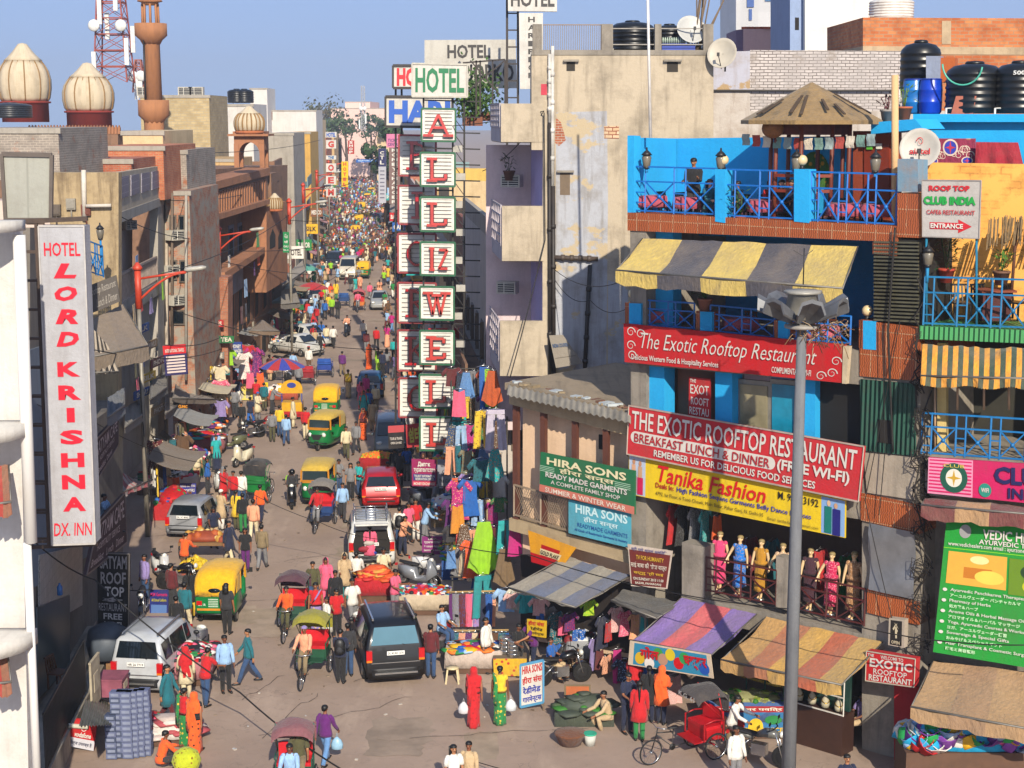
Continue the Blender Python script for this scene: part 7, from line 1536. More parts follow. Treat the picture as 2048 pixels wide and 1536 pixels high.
RK('red cycle rickshaw with numbered grey canopy parked at lower right',1382,1512,-62,'the red rickshaw',hood='#3c3838',fr='#a01018',text='K.G. 61');RK('blue and yellow cycle rickshaw seen from behind mid street',653,752,176,'the blue and yellow rickshaw',hood='#c8a020',seat='#1a4a9a',fr='#1c3a8a',up=False);RK('red open cycle rickshaw beside the blue and yellow one',617,768,178,'the red open rickshaw',seat='#a02028',fr='#7a1c24',up=False)
RK('blue loaded cycle cart pushed up the street past the shoppers',690,612,178,'the blue cart',seat='#1c4a8a',fr='#1c3a6a',up=False);RK('orange sided cycle rickshaw with pink hood coming down mid street',718,622,0,'the orange rickshaw',('ride','pink','grey','person in pink shirt pedalling the orange sided rickshaw'),hood='#a8505a',fr='#b86a28')
def BK_(label,px,py,rz,kind,col,words=None,seat='#161416'):VG(bike(label,kind,col,seat=seat),px,py,rz,words or 'the '+' '.join(label.split()[:3]))
BK_('black scooter ridden toward the viewer by a helmeted person',584,1012,8,'scooter','#101012','the ridden black scooter')
p=G(584,1012);person('rideh',p+V((.02,.1,-.05)),8,'dark grey','grey','helmeted person in brown jacket riding the black scooter');person('sit',p+V((-.15,.62,.42)),8,'lime','grey','child in lime shirt riding pillion on the black scooter',sc=.75)
BK_('dark scooter coming down the empty middle of the road',695,672,-4,'scooter','#1c2430','the middle scooter');p=G(695,672);person('ride',p+V((0,.1,-.05)),-4,'peach','black','person in peach shirt riding down the empty middle of the road')
for a in(('cream scooter parked at an angle by the green rickshaw',487,930,-25,'scooter','#c8c0a8'),('black motorbike standing behind the cream scooter',503,878,-40,'moto','#1a1c1c'),('olive scooter parked among the left bikes',462,900,-70,'scooter','#5a5c40'),('white scooter parked by the boy in blue jacket',438,985,15,'scooter','#c8c8c4'),('red motorbike parked past the left bikes',532,870,140,'moto','#7a1c1c'),('big silver scooter parked side on at the right stalls',838,1172,66,'scooter','#787c84'),('white scooter nosed against the silver scooter',868,1150,100,'scooter','#c8c8c8'),('red motorbike with a boy sitting on it right of the jeep',884,1312,150,'moto','#7a1420'),('black motorbike with red wheel rims behind the standing board',1125,1368,108,'moto','#141416'),('grey scooter parked below the Cyrillic board',852,1015,60,'scooter','#6a6e74'),('dark motorbike below the cafe sign',885,1000,120,'moto','#1c1c20'),('white scooter parked in deep shade at left',322,1158,30,'scooter','#b8b8b8'),('black motorbike in the shade by the wifi board',285,1235,10,'moto','#16161a'),('bicycle like black moped in left shade',362,1180,80,'moto','#141418'),('black scooter parked nose out beside the white jeep',352,1312,-20,'scooter','#18181c'),('old grey motorbike at the bottom right by the lamp mast',1520,1528,60,'moto','#5c5c58'),('black motorbike parked past the white saloon',570,738,70,'moto','#1c1c1e'),('silver motorbike beside the garment stall',560,762,60,'moto','#8a8c90'),('white scooter near the haveli steps',556,690,40,'scooter','#c0c0bc')):BK_(*a)
# ---- goods and stalls
COLS=['#b8141c','#d8a814','#1c5aa8','#1f7a3c','#d85a7a','#d8d4cc','#5a1a66','#e0701a','#1aa0a0','#17171a','#8fb2d8','#7a4a2a']
def heap(parent,c,w,d,h,n,cols,size=.12,name='goods',kind='mix',base=True):
 b=MB();mats=[M(x,.7,0,.25,8)for x in cols]
 if base:b.loft([[V(c)+V((w/2*k*math.cos(a)*(1.1 if abs(math.sin(2*a))>.7 else 1),d/2*k*math.sin(a),z))for a in[2*math.pi*i/14 for i in range(14)]]for z,k in((0,1),(h*.5,.75),(h*.85,.35),(h*.9,.05))],0)
 for i in range(n):
  x,y=R.uniform(-.5,.5),R.uniform(-.5,.5);z=h*max(.04,1-1.6*(x*x+y*y)**.5*1.1)*R.uniform(.85,1.0);p=V(c)+V((x*w,y*d,z));s=size*R.uniform(.45,1.35);m=R.randrange(len(cols))
  if kind=='ball' or(kind=='mix' and i%3==0):b.ball(p,s*.5,7,m)
  elif kind=='tub':b.lathe([(s*.5,0),(s*.75,s*.55),(s*.8,s*.6),(s*.7,s*.58),(s*.46,s*.1),(.01,s*.08)],p,9,m,Matrix.Rotation(R.uniform(-1.2,.6),3,'X')@Matrix.Rotation(R.uniform(-.8,.8),3,'Y'))
  elif kind=='cloth':b.loft([ring(p+V((0,0,e)),s*q,s*q*.7,7,fold=.2,k=3)for e,q in((-.03,.9),(.02,1),(.06,.5))],m)
  else:b.box(p,(s,s*.7,s*R.uniform(.3,.8)),m,R.uniform(0,3))
 return stuff(b.build(name,mats,parent,uv=False))
def stall(name,label,px,py,w,d,h,cover,cols,hp=.35,size=.14,n=120,rz=0,kind='mix',words=None,cat='stall',wheels=False,at=None):
 p=at or G(px,py);r=top(name,label,cat,p)
 if wheels:
  for s in(-1,1):wheel(r,p+V((s*(w/2+.04),.1,.34)),.34,.05,spokes=8)
  MB().box(p+V((0,0,h-.08)),(w,d,.12)).build('cart_bed',M('#7a5a38',.8),r)
 else:MB().box(p+V((0,0,h/2)),(w*.94,d*.94,h-.04)).build('counter',M('#5a4030',.8),r)
 if cover:
  b=MB();b.loft([[p+V((x*w/2*k,y*d/2*k,z))for x,y in((-1,-1),(-.5,-1.02),(0,-1),(.5,-1.02),(1,-1),(1.0,0),(1,1),(0,1),(-1,1),(-1.0,0))]for z,k in((h-.5,1.04),(h-.2,1.02),(h,1.0),(h+.02,.98))]);b.build('cover_cloth',cloth(cover,None,'plain',10,'#6e6255',.2),r)
 heap(r,p+V((0,0,h)),w*.92,d*.92,hp,n,cols,size,kind=kind)
 if words:mark(p,words)
 return r
stall('cart','handcart with spice sacks and blue stripe near the yellow auto',408,1118,1.7,1.1,.8,None,['#8a3a1c','#b88a3a','#a8501c','#d0b070'],.35,.3,26,kind='ball',words='the spice cart',cat='cart',wheels=True)
stall('fruit_stall','banana heap beside the yellow auto rickshaw',392,1160,1.2,.9,.5,None,['#c8a818','#b89814','#d8bc30'],.4,.16,150,kind='ball',words='the banana heap')
stall('clothes_stall','barrow heaped with bright caps and slippers beside the white jeep',375,1352,1.6,1.9,.75,'#a86a70',['#17171a','#b8141c','#d8d4cc','#1f7a3c','#d85a7a','#3a3a44'],.3,.16,220,kind='cloth',words='the slipper barrow')
stall('snack_stall','red snack stall with orange cloth and white lettering behind the jeep',752,1205,1.35,1.0,.9,'#a81420',['#c8501c','#c88a3a','#b8201c'],.5,.22,60,kind='cloth',words='the red snack stall');stall('sack_stall','pale flour sacks stacked behind the black jeep',752,1248,1.2,.8,.35,None,['#c8c4b8','#b8b0a0','#a8b0b8'],.35,.4,14,kind='cloth',words='the flour sacks')
stall('fruit_stall','fruit cart with rows of oranges and green limes above the red hatchback',757,948,1.7,1.1,.85,'#981018',['#d86a14','#7aa01c','#d88a18'],.25,.13,220,kind='ball',words='the orange cart')
stall('trinket_stall','table of trinkets and bangles beside the silver scooter',850,1222,1.8,1.1,.7,'#b8a890',COLS,.22,.14,170,words='the trinket table');stall('cloth_stall','table spread with folded printed cloth near the red sari shopper',948,1338,1.7,1.0,.7,'#b8a89c',COLS,.15,.25,60,kind='cloth',words='the cloth table')
stall('vegetable_heap','grey green tarpaulin heap with leaves beside the squatting vendor',1167,1440,1.6,1.0,.35,'#3c4438',['#3c4438','#4a5a3c','#2c6a1c'],.45,.3,30,kind='cloth',words='the tarpaulin heap')
stall('jewellery_counter','counter of patterned trays under the grey awnings',1165,1330,1.0,.8,.85,'#8a8c90',['#c8c8c8','#1f4a3c','#7a1c20','#17171a'],.15,.25,30,words='the tray counter')
stall('plasticware_stall','heap of bright plastic baskets tubs and toys at the bottom right',1940,1500,3.8,1.2,1.15,None,['#1aa0d0','#d85a9a','#d8d4cc','#1f9a4c','#d8a814','#7a3a9a','#b8141c','#8fb2d8'],1.1,.3,330,kind='tub',words='the plasticware stall',at=V((CP_.pt(1945,1500,.75).x,CP_.pt(1945,1500,.75).y,0)));stall('juice_stall','sugar cane juice stall with painted front below the orange awning',1490,1465,2.1,1.0,1.0,'#3c5a8a',['#8a8a5c','#2a6a1c','#7a8a30'],.2,.16,60,words='the juice stall')
stall('souvenir_stall','pavement table of printed boxes and bags at left in front of lamp pole',335,985,2.6,1.2,.8,'#b8a8a0',['#c8c0b8','#b8141c','#17171a','#1c5a3c','#d85a7a'],.4,.3,70,words='the souvenir table');stall('cloth_stall','stall of folded shawls beneath the brown awning at left',398,905,2.6,1.4,.8,'#8a4a50',COLS,.4,.3,80,kind='cloth',words='the shawl stall');stall('toy_stall','heap of coloured plastic toys beside the white jeep at bottom',300,1470,1.0,1.0,.3,None,COLS,.4,.2,90,words='the toy heap')
stall('bundle_heap','white and red cloth bundles on the ground beside the stacked boxes',345,1480,1.5,1.1,.2,None,['#c8c0b8','#b8a8a0','#a84a50','#c8b8b0'],.5,.35,40,kind='cloth',words='the cloth bundles')
stall('food_cart','food cart under the red and blue parasol',562,810,2.0,1.1,.9,'#a84830',['#d8d4cc','#c8501c','#b8141c','#d8a814'],.35,.25,60,words='the parasol cart')
for i in range(84):
 cx,rw=i%7,i//7;p=G(222+cx*12,1522-cx*2);o=(.16 if(cx<3)else 0)
 if rw>11 or(cx<1 and rw>7):continue
 if i==0:BOX0=MB();BOX0.box((0,0,.1),(.28,.24,.142)).box((0,-.122,.1),(.2,.006,.07),1);bx=BOX0.build('carton',[M('#b8b4b8'),M('#7a8298')]);bx0=bx
 else:bx=bx0.copy();COL.objects.link(bx)
 bx.location=p+V((R.uniform(-.015,.015),o,rw*.15));bx.rotation_euler.z=R.uniform(-.06,.06)
 if cx<3:bx.material_slots[0].link='OBJECT';bx.material_slots[0].material=M('#3c4660' if(cx+rw)%2 else '#5a6280')
 tag(bx,f'{"dark blue" if cx < 3 else "pale grey"} printed carton in the bottom left stack, {ORD[cx]} column, {ORD[rw]} from ground','carton','cartons stacked at the bottom left shop')
def parasol(label,px,py,ht,r_,cols,n=12):
 p=G(px,py);r=top('parasol',label,'parasol',p);b=MB();zt=ht
 for k in range(n):
  a0,a1=2*math.pi*k/n,2*math.pi*(k+1)/n;L_=[[p+V((r_*f*math.cos(a),r_*f*math.sin(a),zt-.55*r_/1.4*f**1.7))for a in(a0,(a0+a1)/2,a1)]for f in(.02,.35,.7,1)]
  b.sheet(lambda u,v:(lambda f,a:p+V((r_*f*math.cos(a),r_*f*math.sin(a),zt-.5*r_/1.4*f**1.7-.04*math.sin(u*math.pi)*v)))(max(v,.02),a0+(a1-a0)*u),3,4,.01,lambda u,v,k=k:k%len(cols),True,(0,0,1))
 b.build('canopy',[cloth(c,None,'plain',10,'#6e6255',.1)for c in cols],r,uv=False);MB().tube([p,p+V((0,0,zt))],.025).build('pole',CHR,r,uv=False);mark(p,'the '+' '.join(label.split()[:4]));return r
parasol('red and blue parasol over the food cart',566,800,2.5,1.35,['#a81c24','#2a3a9a']);parasol('plain red parasol far left among the stalls',625,625,2.6,1.4,['#a81c24']);parasol('turquoise parasol sheet below the corner turret',605,590,3.0,1.6,['#4a9a8a'])
p=G(586,838);r=top('ice_cream_cart','yellow ice cream cart with arched sign and red stripe','cart',p);mark(p,'the ice cream cart')
MB().box(p+V((0,0,.6)),(1.1,.8,.8)).build('cabinet',M('#c8981c',.4),r);MB().box(p+V((0,-.41,.35)),(1.1,.03,.3)).build('stripe_panel',M('#a81c20',.4),r)
b=MB();b.prism([p+V((-.6,-.3,1.5))]+[p+V((-.6*math.cos(t),-.3,1.75+.5*math.sin(t)))for t in[math.pi*i/12 for i in range(13)]]+[p+V((.6,-.3,1.5))],(0,.08,0));o=b.build('arched_sign',M('#c8981c',.4),r);b=MB();q=[p+V((-.25,-.31,2.1)),p+V((.25,-.31,2.1)),p+V((.25,-.31,1.8)),p+V((-.25,-.31,1.8))];letter(b,q,V((0,-.006,0)),'#o',0,0,1,1);b.build('emblem',M('#2a3a8a'),o,uv=False)
for s in(-1,1):MB().bar(p+V((s*.55,-.26,.9)),p+V((s*.55,-.26,1.55)),.05).build('sign_post',M('#2a3a8a'),r);wheel(r,p+V((s*.5,.1,.22)),.22,.05)
# garments
GT={}
def gproto(kind):
 if kind in GT:return GT[kind]
 b=MB();w,h={'shirt':(.6,.7),'dress':(.6,1.25),'trousers':(.5,1.05),'scarf':(.22,1.1),'skirt':(.8,1.2),'top':(.5,.75)}[kind]
 wav=lambda u,v:.035*math.sin(u*9+1)*v+.02*math.sin(u*21)
 if kind=='trousers':
  for s in(-1,1):b.sheet(lambda u,v:(s*(.01+.1*v*0)+s*u*(.2+.03*v)+s*.05*v,wav(u,v),-v*h),4,6,.03,None,True,(0,-1,0))
  b.box((0,.0,-.05),(.44,.05,.12))
 elif kind in('shirt','top','dress'):
  f=(lambda v:.5-.06*math.sin(v*3.14)+(.25*max(0,v-.4)if kind=='dress' else 0))if kind!='top' else(lambda v:.36+.14*v)
  b.sheet(lambda u,v:((u-.5)*f(v)*w/.6*1.0,wav(u,v)*.8,-v*h-.07*(1-abs(2*u-1))*(1-v)**4),8,8,.04,None,True,(0,-1,0))
  if kind!='top':
   for s in(-1,1):b.loft([ring(V((s*(.2+.2*t),0,-.05-.24*t)),.035,.085,8,V((0,1,0)),V((s*.5,0,.85)))for t in(0,.5,1)])
 elif kind=='skirt':b.sheet(lambda u,v:((u-.5)*(.3+.5*v),.05*math.sin(u*19)*v,-v*h*(1-.18*math.cos(u*6.28)*.5)),14,6,.02,None,True,(0,-1,0))
 else:b.sheet(lambda u,v:((u-.5)*w*(1+.1*math.sin(v*5)),wav(u,v),-v*h),4,6,.02,None,True,(0,-1,0))
 b.tube([(-.2,.0,.0),(0,0,.05),(.2,0,.0)],.01,4,1);b.tube([(0,0,.05),(0,0,.1)],.008,4,1)
 o=b.build('hanging_'+{'top':'blouse'}.get(kind,kind),[CL('white'),CHR],uv=False);GT[kind]=o;return o
def garment(kind,p,rz,col,label,col2=None,pat='dots',sc=1.0,gsc=18.0):
 o=gproto(kind).copy();COL.objects.link(o);o.location=p;o.rotation_euler.z=math.radians(rz);o.scale=(sc,sc,sc)
 o.material_slots[0].link='OBJECT';o.material_slots[0].material=cloth(PAL[col],PAL.get(col2)if col2 else None,pat,gsc,'#5a5048',.3)
 n=2
 while label in LABELS and n<20:label2=label+f', {ORD[n-1]} along';n+=1;label=label2 if label2 not in LABELS else label
 return tag(o,label,{'top':'blouse'}.get(kind,kind),'clothes hung for sale')
for kind,px,py,Y,col,col2,pat,s,where in(('top',918,780,57,'pink',None,'',1.5,'right of the letter columns'),('skirt',984,742,55,'orange','brown','zstripe',1.1,'just under the lowest beige balcony'),('scarf',968,734,56,'blue',None,'',1.6,'under the lowest beige balcony'),('scarf',977,738,56,'lime','navy','dots',1.4,'beside the orange skirt'),('trousers',965,822,54,'yellow','maroon','dots',1.4,'left of the peach shop house'),('trousers',992,820,53,'white','lilac','zstripe',1.5,'against the peach shop house post'),('scarf',980,822,53.5,'lilac','grey','zstripe',1.5,'between two patterned trousers'),('skirt',990,898,53,'turquoise','orange','dots',1.0,'below the white patterned trousers'),('shirt',962,918,54,'teal','black','dots',1.3,'near the pale mannequin head'),('dress',940,958,54,'blue',None,'',1.2,'as a flat blue panel'),('dress',918,962,54,'magenta','peach','dots',1.25,'beside the cafe sign'),('top',916,1010,53.5,'yellow','red','zstripe',1.5,'below the magenta dress'),('skirt',968,1044,51,'lime',None,'',1.6,'over the scarf rack'),('trousers',1011,1042,50,'turquoise',None,'',1.2,'left of the cigarette poster'),('skirt',1008,1098,49.5,'khaki','brown','zstripe',1.1,'below the turquoise trousers'),('trousers',966,1152,50,'turquoise','teal','zstripe',1.5,'in front of the scarf rack'),('dress',945,1080,52,'orange','pink','dots',1.2,'behind the lime skirt'),('top',1030,1060,49,'magenta',None,'',1.3,'at the shop house corner'),('shirt',1012,1178,48.2,'pale blue',None,'',1.2,'at the left edge of the tin awning'),('shirt',1034,1178,48,'yellow','pale blue','zstripe',1.1,'under the tin awning left side'),('shirt',1023,1186,47.8,'red','white','zstripe',.8,'small under the tin awning'),('shirt',1052,1188,47.6,'turquoise',None,'',1.0,'behind the Hindi board'),('shirt',1078,1196,46.6,'white','red','zstripe',.9,'right of the Hindi board'),('trousers',1080,1228,46.6,'blue',None,'',.6,'below the striped child shirt'),('shirt',1178,1200,46.5,'lime','yellow','dots',.8,'under the right end of the tin awning'),('trousers',1158,1260,46.5,'blue','white','dots',1.0,'in the middle of the stall'),('dress',1232,1214,45.4,'red','white','zstripe',.7,'in plastic under the grey canopy'),('dress',1250,1222,45.3,'pink','white','dots',.7,'child size under the grey canopy'),('dress',1272,1228,45.2,'peach','yellow','dots',.7,'child size under the grey canopy'),('top',1288,1234,45.1,'turquoise',None,'',.7,'left of the purple awning'),('top',1350,1350,43.5,'red','white','zstripe',1.3,'below the film banner'),('scarf',1235,1300,45.2,'magenta',None,'',1.3,'left of the film banner'),('shirt',1250,1320,45.0,'navy','pale blue','dots',1.1,'in the clothes stall doorway'),('shirt',1282,1335,44.6,'blue',None,'',1.3,'in the clothes stall doorway')):
 garment(kind,atY(px,py,Y),R.uniform(-15,30),col,f'{("patterned " if pat == "dots" else "striped ") if col2 else ""}{col} {kind if kind != "top" else "blouse"} hanging {where}',col2,pat or 'dots',s*.88)
gc=['purple','maroon','white','navy','peach','grey','red','lilac','teal','black','cream','pink','brown','blue']
for row,(y0,Y0,n,x0,dx,wh)in enumerate(((1188,50.0,13,905,6.6,'on the upper scarf rail'),(1266,47.4,17,905,6.6,'on the lower scarf rail by the bamboo pole'))):
 for i in range(n):
  c=gc[(i*5+row*3)%14];c2=gc[(i*3+4)%14];garment('scarf',atY(x0+i*dx,y0,Y0+(-.02 if i%2 else .05)),R.uniform(-8,8),c,f'{c} scarf {wh}, {ORD[i]} from the left',c2 if i%2 else None,'dots',1.0,26.0)
 tag(MB().tube([atY(x0-6,y0-4,Y0),atY(x0+n*dx,y0-6,Y0)],.03).build('bamboo_pole',M('#a88a58'),uv=False),f'bamboo pole carrying hung scarves, {("upper", "lower")[row]} rail','pole')
for i,(px,py)in enumerate(((1098,1215),(1112,1225),(1126,1232),(1140,1226),(1205,1232),(1218,1244),(1130,1290),(1146,1300),(1200,1300),(1215,1310),(1190,1275),(1065,1290),(1110,1290))):c=gc[(i*3+5)%14];garment(('shirt','dress','top')[i%3],V(EP.pt(px,py,.5)),40+R.uniform(-15,15),c,f'{c} {("shirt", "dress", "blouse")[i % 3]} inside the garment stall, {ORD[i]} piece',gc[(i+3)%14]if i%2 else None,'dots',.8)
for i,(kind,px,py,Y,c,c2)in enumerate((('shirt',412,732,84,'yellow','green'),('shirt',440,732,84,'cream',None),('shirt',400,760,83,'red',None),('shirt',419,758,83,'black','yellow'),('shirt',440,760,83,'pink','white'),('shirt',442,785,82,'cream','maroon'),('shirt',455,700,88,'lime',None),('shirt',440,800,81,'lilac',None),('dress',495,690,93,'red','navy'),('dress',505,695,93,'magenta','black'),('dress',514,700,93,'purple','pink'),('dress',488,705,92,'white','red'),('top',520,745,92,'orange',None),('top',500,745,92,'pink',None),('scarf',328,952,67,'lilac','blue'),('scarf',340,955,67,'peach',None),('dress',310,880,68,'maroon','cream'),('scarf',352,955,67,'orange',None),('scarf',345,880,70,'teal','black'),('dress',365,870,72,'brown',None))):garment(kind,atY(px,py,Y),R.uniform(-10,40),c,f'{c} {kind if kind != "top" else "blouse"} hung at the left pavement stalls, {ORD[i]} piece',c2,'dots',1.25)
# misc things
def board(name,label,p,w,h,col,cat,rz=0,tilt=.2):
 r=MB();r.box((0,0,h/2),(w,.05,h));r.box((0,-.03,h/2),(w*.86,.02,h*.86),1);o=r.build(name,[M('#6a5a40'),M(col)]);o.location=p;o.rotation_euler=(-tilt,0,math.radians(rz));return tag(o,label,cat)
board('tray_board','orange framed board leaning beside the tarpaulin heap',G(1155,1412),.75,.6,'#a8582c','board')
p=G(905,1364);r=top('plastic_stool','cream plastic stool beside the jeep','stool',p);MB().lathe([(.16,.42),(.19,.43),(.19,.46),(.02,.47)],p,14).build('seat',M('#c8b890',.4),r,uv=False)
for sx in(-1,1):
 for sy in(-1,1):MB().bar(p+V((sx*.19,sy*.19,0)),p+V((sx*.14,sy*.14,.43)),.05).build('leg',M('#c8b890',.4),r)
p=G(1180,1490);r=top('bucket','white paint bucket with green rim by the squatting vendor','bucket',p);MB().lathe([(.13,0),(.17,.32),(.16,.32),(.12,.02)],p,16).build('body',M('#b8b8b0'),r,uv=False);MB().lathe([(.17,.3),(.18,.31),(.18,.34),(.17,.34)],p,16).build('rim',M('#2a9a7a'),r,uv=False)
p=G(1140,1488);tag(MB().lathe([(.02,0),(.3,.02),(.42,.3),(.44,.32),(.38,.34),(.02,.4)],p,16).build('basket',cloth('#6a4028',None,'plain',10,'#4a3020',.6),uv=False),'round basket covered with brown sacking before the tarpaulin','basket')
for i,(px,py)in enumerate(((1012,1345),(1028,1352))):
 p=G(px,py)+V((0,0,.62));r=top('steel_pot',f'stack of steel pots on the food stand, {("left", "right")[i]} one','pots',p)
 for k in range(4):MB().lathe([(.19,.13*k),(.2,.13*k+.01),(.2,.13*k+.1),(.205,.13*k+.12),(.19,.13*k+.125)],p,18).build('pot',M('#b8babc',.2,.9),r,uv=False)
r=top('table','low table under the steel pots with cloth front','table',G(1020,1350));MB().box(G(1020,1350)+V((0,0,.59)),(1.0,.5,.05)).build('table_top',M('#6a5a48'),r);b=MB();c=G(1020,1350);b.prism([c+V((-.5,-.26,.6)),c+V((.5,-.26,.6)),c+V((.48,-.24,.05)),c+V((-.48,-.24,.05))],(0,.02,0));b.build('front_cloth',cloth('#c8a020','#a8201c','dots',6),r)
# jewellery shop showcase and cane rack
c=EP.pt(1638,1500,.5);c.z=0;t=-EP.t;r=top('display_case','glass jewellery showcase with necklace busts on a brown base','display case',c);rz=math.atan2(t.y,t.x)
MB().box(c+V((0,0,.55)),(1.7,.6,1.1),0,rz).build('base',M('#3a241c',.5),r);b=MB()
for z in(1.12,1.6,2.2):b.bar(c-t*.85+EP.n*.28+V((0,0,z)),c+t*.85+EP.n*.28+V((0,0,z)),.03)
for s in(-1,1):b.bar(c+t*s*.85+EP.n*.28+V((0,0,1.1)),c+t*s*.85+EP.n*.28+V((0,0,2.2)),.03)
b.build('case_frame',M('#c8c4bc',.3),r);MB().box(c-EP.n*.1+V((0,0,1.65)),(1.66,.1,1.05),0,rz).build('back_panel',M('#1c3a34',.3),r)
for k in range(7):
 q=c+t*(-.6+.4*(k%4))+EP.n*.1+V((0,0,1.15 if k<4 else 1.66));MB().lathe([(.1,0),(.12,.1),(.09,.22),(.035,.3),(.04,.34)],q,10).build('necklace_bust',M('#a8a088'),r,uv=False);b=MB();b.tube([q+V((.1*math.cos(a),.1*math.sin(a)-.02,.22-.08*math.sin(-a)*1))for a in[-math.pi*i/8 for i in range(9)]],.012);b.build('necklace',M('#b08a2c',.2,.8),r,uv=False)
c=EP.pt(1520,1440,.3);c.z=1.1;r=top('cane_rack','green rack stacked with peeled sugar cane','rack',c);b=MB()
for k in range(90):q=c+V((R.uniform(-.1,.9),R.uniform(-.2,.2),.1+1.0*(k/90)));b.tube([q-t*.75*R.uniform(.8,1)-V((0,0,0)),q+t*.5],.03,6,k%2)
stuff(b.build('sugar_cane',[M('#b89a3c'),M('#a88a4a')],r,uv=False));b=MB()
for s in(-1,0,1):b.bar(c+t*s*.6+EP.n*.35+V((.3,0,-1.1)),c+t*s*.6+EP.n*.35+V((.3,0,1.2)),.04)
b.build('rack_frame',M('#1c4a34'),r)
q=G(1490,1465)+V((0,-.52,0));r=top('painted_board','bright painted film style front of the juice stall','board',q);Q=[q+V((-1.0,0,.95)),q+V((1.0,0,.95)),q+V((1.0,0,.1)),q+V((-1.0,0,.1))]
MB().prism(Q,(0,.04,0)).build('panel',M('#2a6a9a'),r);b=MB()
for i,a in enumerate(((.0,0,1,.2),(.05,.3,.25,.95),(.3,.35,.45,.9),(.5,.4,.7,.95),(.72,.3,.95,.6))):letter(b,Q,V((0,-.008-.003*i,0)),'#r' if i==0 else '#o',*a,m=i)
letter(b,Q,V((0,-.03,0)),'जूस कॉर्नर पवित्र',.05,.03,.95,.17,m=5);letter(b,Q,V((0,-.03,0)),'FRUIT JUICE',.45,.7,.97,.9,m=3);b.build('lettering',[M(x)for x in('#981c20','#c88a6a','#a8201c','#d8b020','#1f7a3c','#d8d0c0')],r,uv=False)
awning('awning','brown canvas awning over the left shawl stalls',[V(atY(352,768,80)),V(atY(378,772,84)),V(atY(432,796,82)),V(atY(424,824,77))][:2]+[V(atY(432,798,80)),V(atY(345,795,74))],['#6a5a4a'],1,.2,.1)
awning('awning','red and white striped cloth canopy sagging by the lamp pole',[V(atY(222,930,62)),V(atY(262,955,66)),V(atY(305,958,62)),V(atY(240,985,58))],['#a84a50','#b8a8a0'],4,.15,.25)
awning('awning','pale tilted canvas flap in the left shade',[V(atY(300,868,74)),V(atY(325,860,76)),V(atY(350,880,73)),V(atY(338,892,71))],['#8a7c68'],1,0,.05);awning('awning','brown peaked canopy at the haveli garment stall',[V(atY(522,640,98)),V(atY(526,640,100)),V(atY(560,662,96)),V(atY(497,660,95))],['#6e5a48'],1,.2,.1)
awning('awning','grey sheet canopies over the turret foot stalls, nearer one',[V(atY(562,580,112)),V(atY(590,575,118)),V(atY(600,605,112)),V(atY(562,608,108))],['#7c7468'],1,.3,.1);awning('awning','pale tarpaulin screen below the grey sheet canopies',[V(atY(560,560,116)),V(atY(606,520,122)),V(atY(612,540,116)),V(atY(564,572,110))],['#8a8278'],1,.1,.1)
cn=['grey','teal','tan','rust','pale blue','brown','cream','dusty pink'];ch=['#7a7a78','#3a7a74','#8a7454','#9a4a2c','#7a90a8','#5c4430','#b0a488','#a87078']
for i in range(34):
 sd_=-1 if i%2 else 1;Y=122+i*6.2 if sd_<0 else 84+i*6.6;X0=-6.9 if sd_<0 else 4.5;a=V((X0+AX*Y,Y,3.2));c_=i%8
 awning('awning',f'{cn[c_]} shop awning in the {"left" if sd_ < 0 else "right"} row, {ORD[i//2]} along the street',[a,V((X0+AX*(Y+4),Y+4,3.2)),V((X0+AX*(Y+4)-sd_*1.6,Y+4,2.5)),a+V((-sd_*1.6,0,-.7))],[ch[c_]],1,.2,.08)
for i in range(22):
 sd_=-1 if i%2 else 1;Y=118+i*9.5 if sd_<0 else 72+i*10;X0=-6.6 if sd_<0 else 4.2;z=R.uniform(4.2,6.5);c_=COLS[(i*5)%12];w=('SHOES','HOTEL','CAFE','TAILOR','BAGS','SILK','GIFTS','MEDICO')[i%8]
 q=[V((X0+AX*Y-sd_*.1,Y,z+1)),V((X0+AX*Y-sd_*1.5,Y,z+1)),V((X0+AX*Y-sd_*1.5,Y,z)),V((X0+AX*Y-sd_*.1,Y,z))]
 if sd_>0:q=[q[1],q[0],q[3],q[2]]
 r=top('shop_sign',f'small projecting sign reading {w} on the {"left" if sd_ < 0 else "right"} row, {ORD[i//2]} along','sign',(q[0]+q[2])/2);MB().prism(q,(0,.15,0)).build('panel',M(c_),r);b=MB();letter(b,q,V((0,-.01,0)),w,.1,.25,.9,.75,.03);b.build('lettering',M('#d8d4cc' if c_ not in('#d8d4cc','#d8a814')else '#2a1c1c'),r,uv=False)
# trees at the end of the street
def tree(label,px,py,Y,rx,rz_,col,n=900,leaf=.9):
 c=atY(px,py,Y);r=top('tree',label,'tree',(c.x,Y,0));MB().tube([(c.x,Y,0),(c.x+.3,Y,c.z*.5),c],[.5,.35,.15],8).tube([(c.x,Y,c.z*.5),c+V((rx*.5,0,rz_*.3))],.15).tube([(c.x,Y,c.z*.5),c+V((-rx*.5,0,rz_*.2))],.15).build('trunk',M('#4a3a2a'),r,uv=False);b=MB()
 cl=[(c+V((R.uniform(-.7,.7)*rx,R.uniform(-.7,.7)*rx,R.uniform(-.7,.8)*rz_)),R.uniform(.25,.45)*rx)for _ in range(14)]
 for k in range(n):
  q,s=R.choice(cl);d=V((R.gauss(0,1),R.gauss(0,1),R.gauss(0,.8))).normalized();p=q+d*s*R.random()**.4;a=d.orthogonal().normalized()*leaf*R.uniform(.3,.6);e=d.cross(a)
  b.add([p-a,p+e*.6,p+a,p-e*.6],[(0,1,2,3)])
 b.build('crown',M(col,.7,0,.6,1.0),r,uv=False)
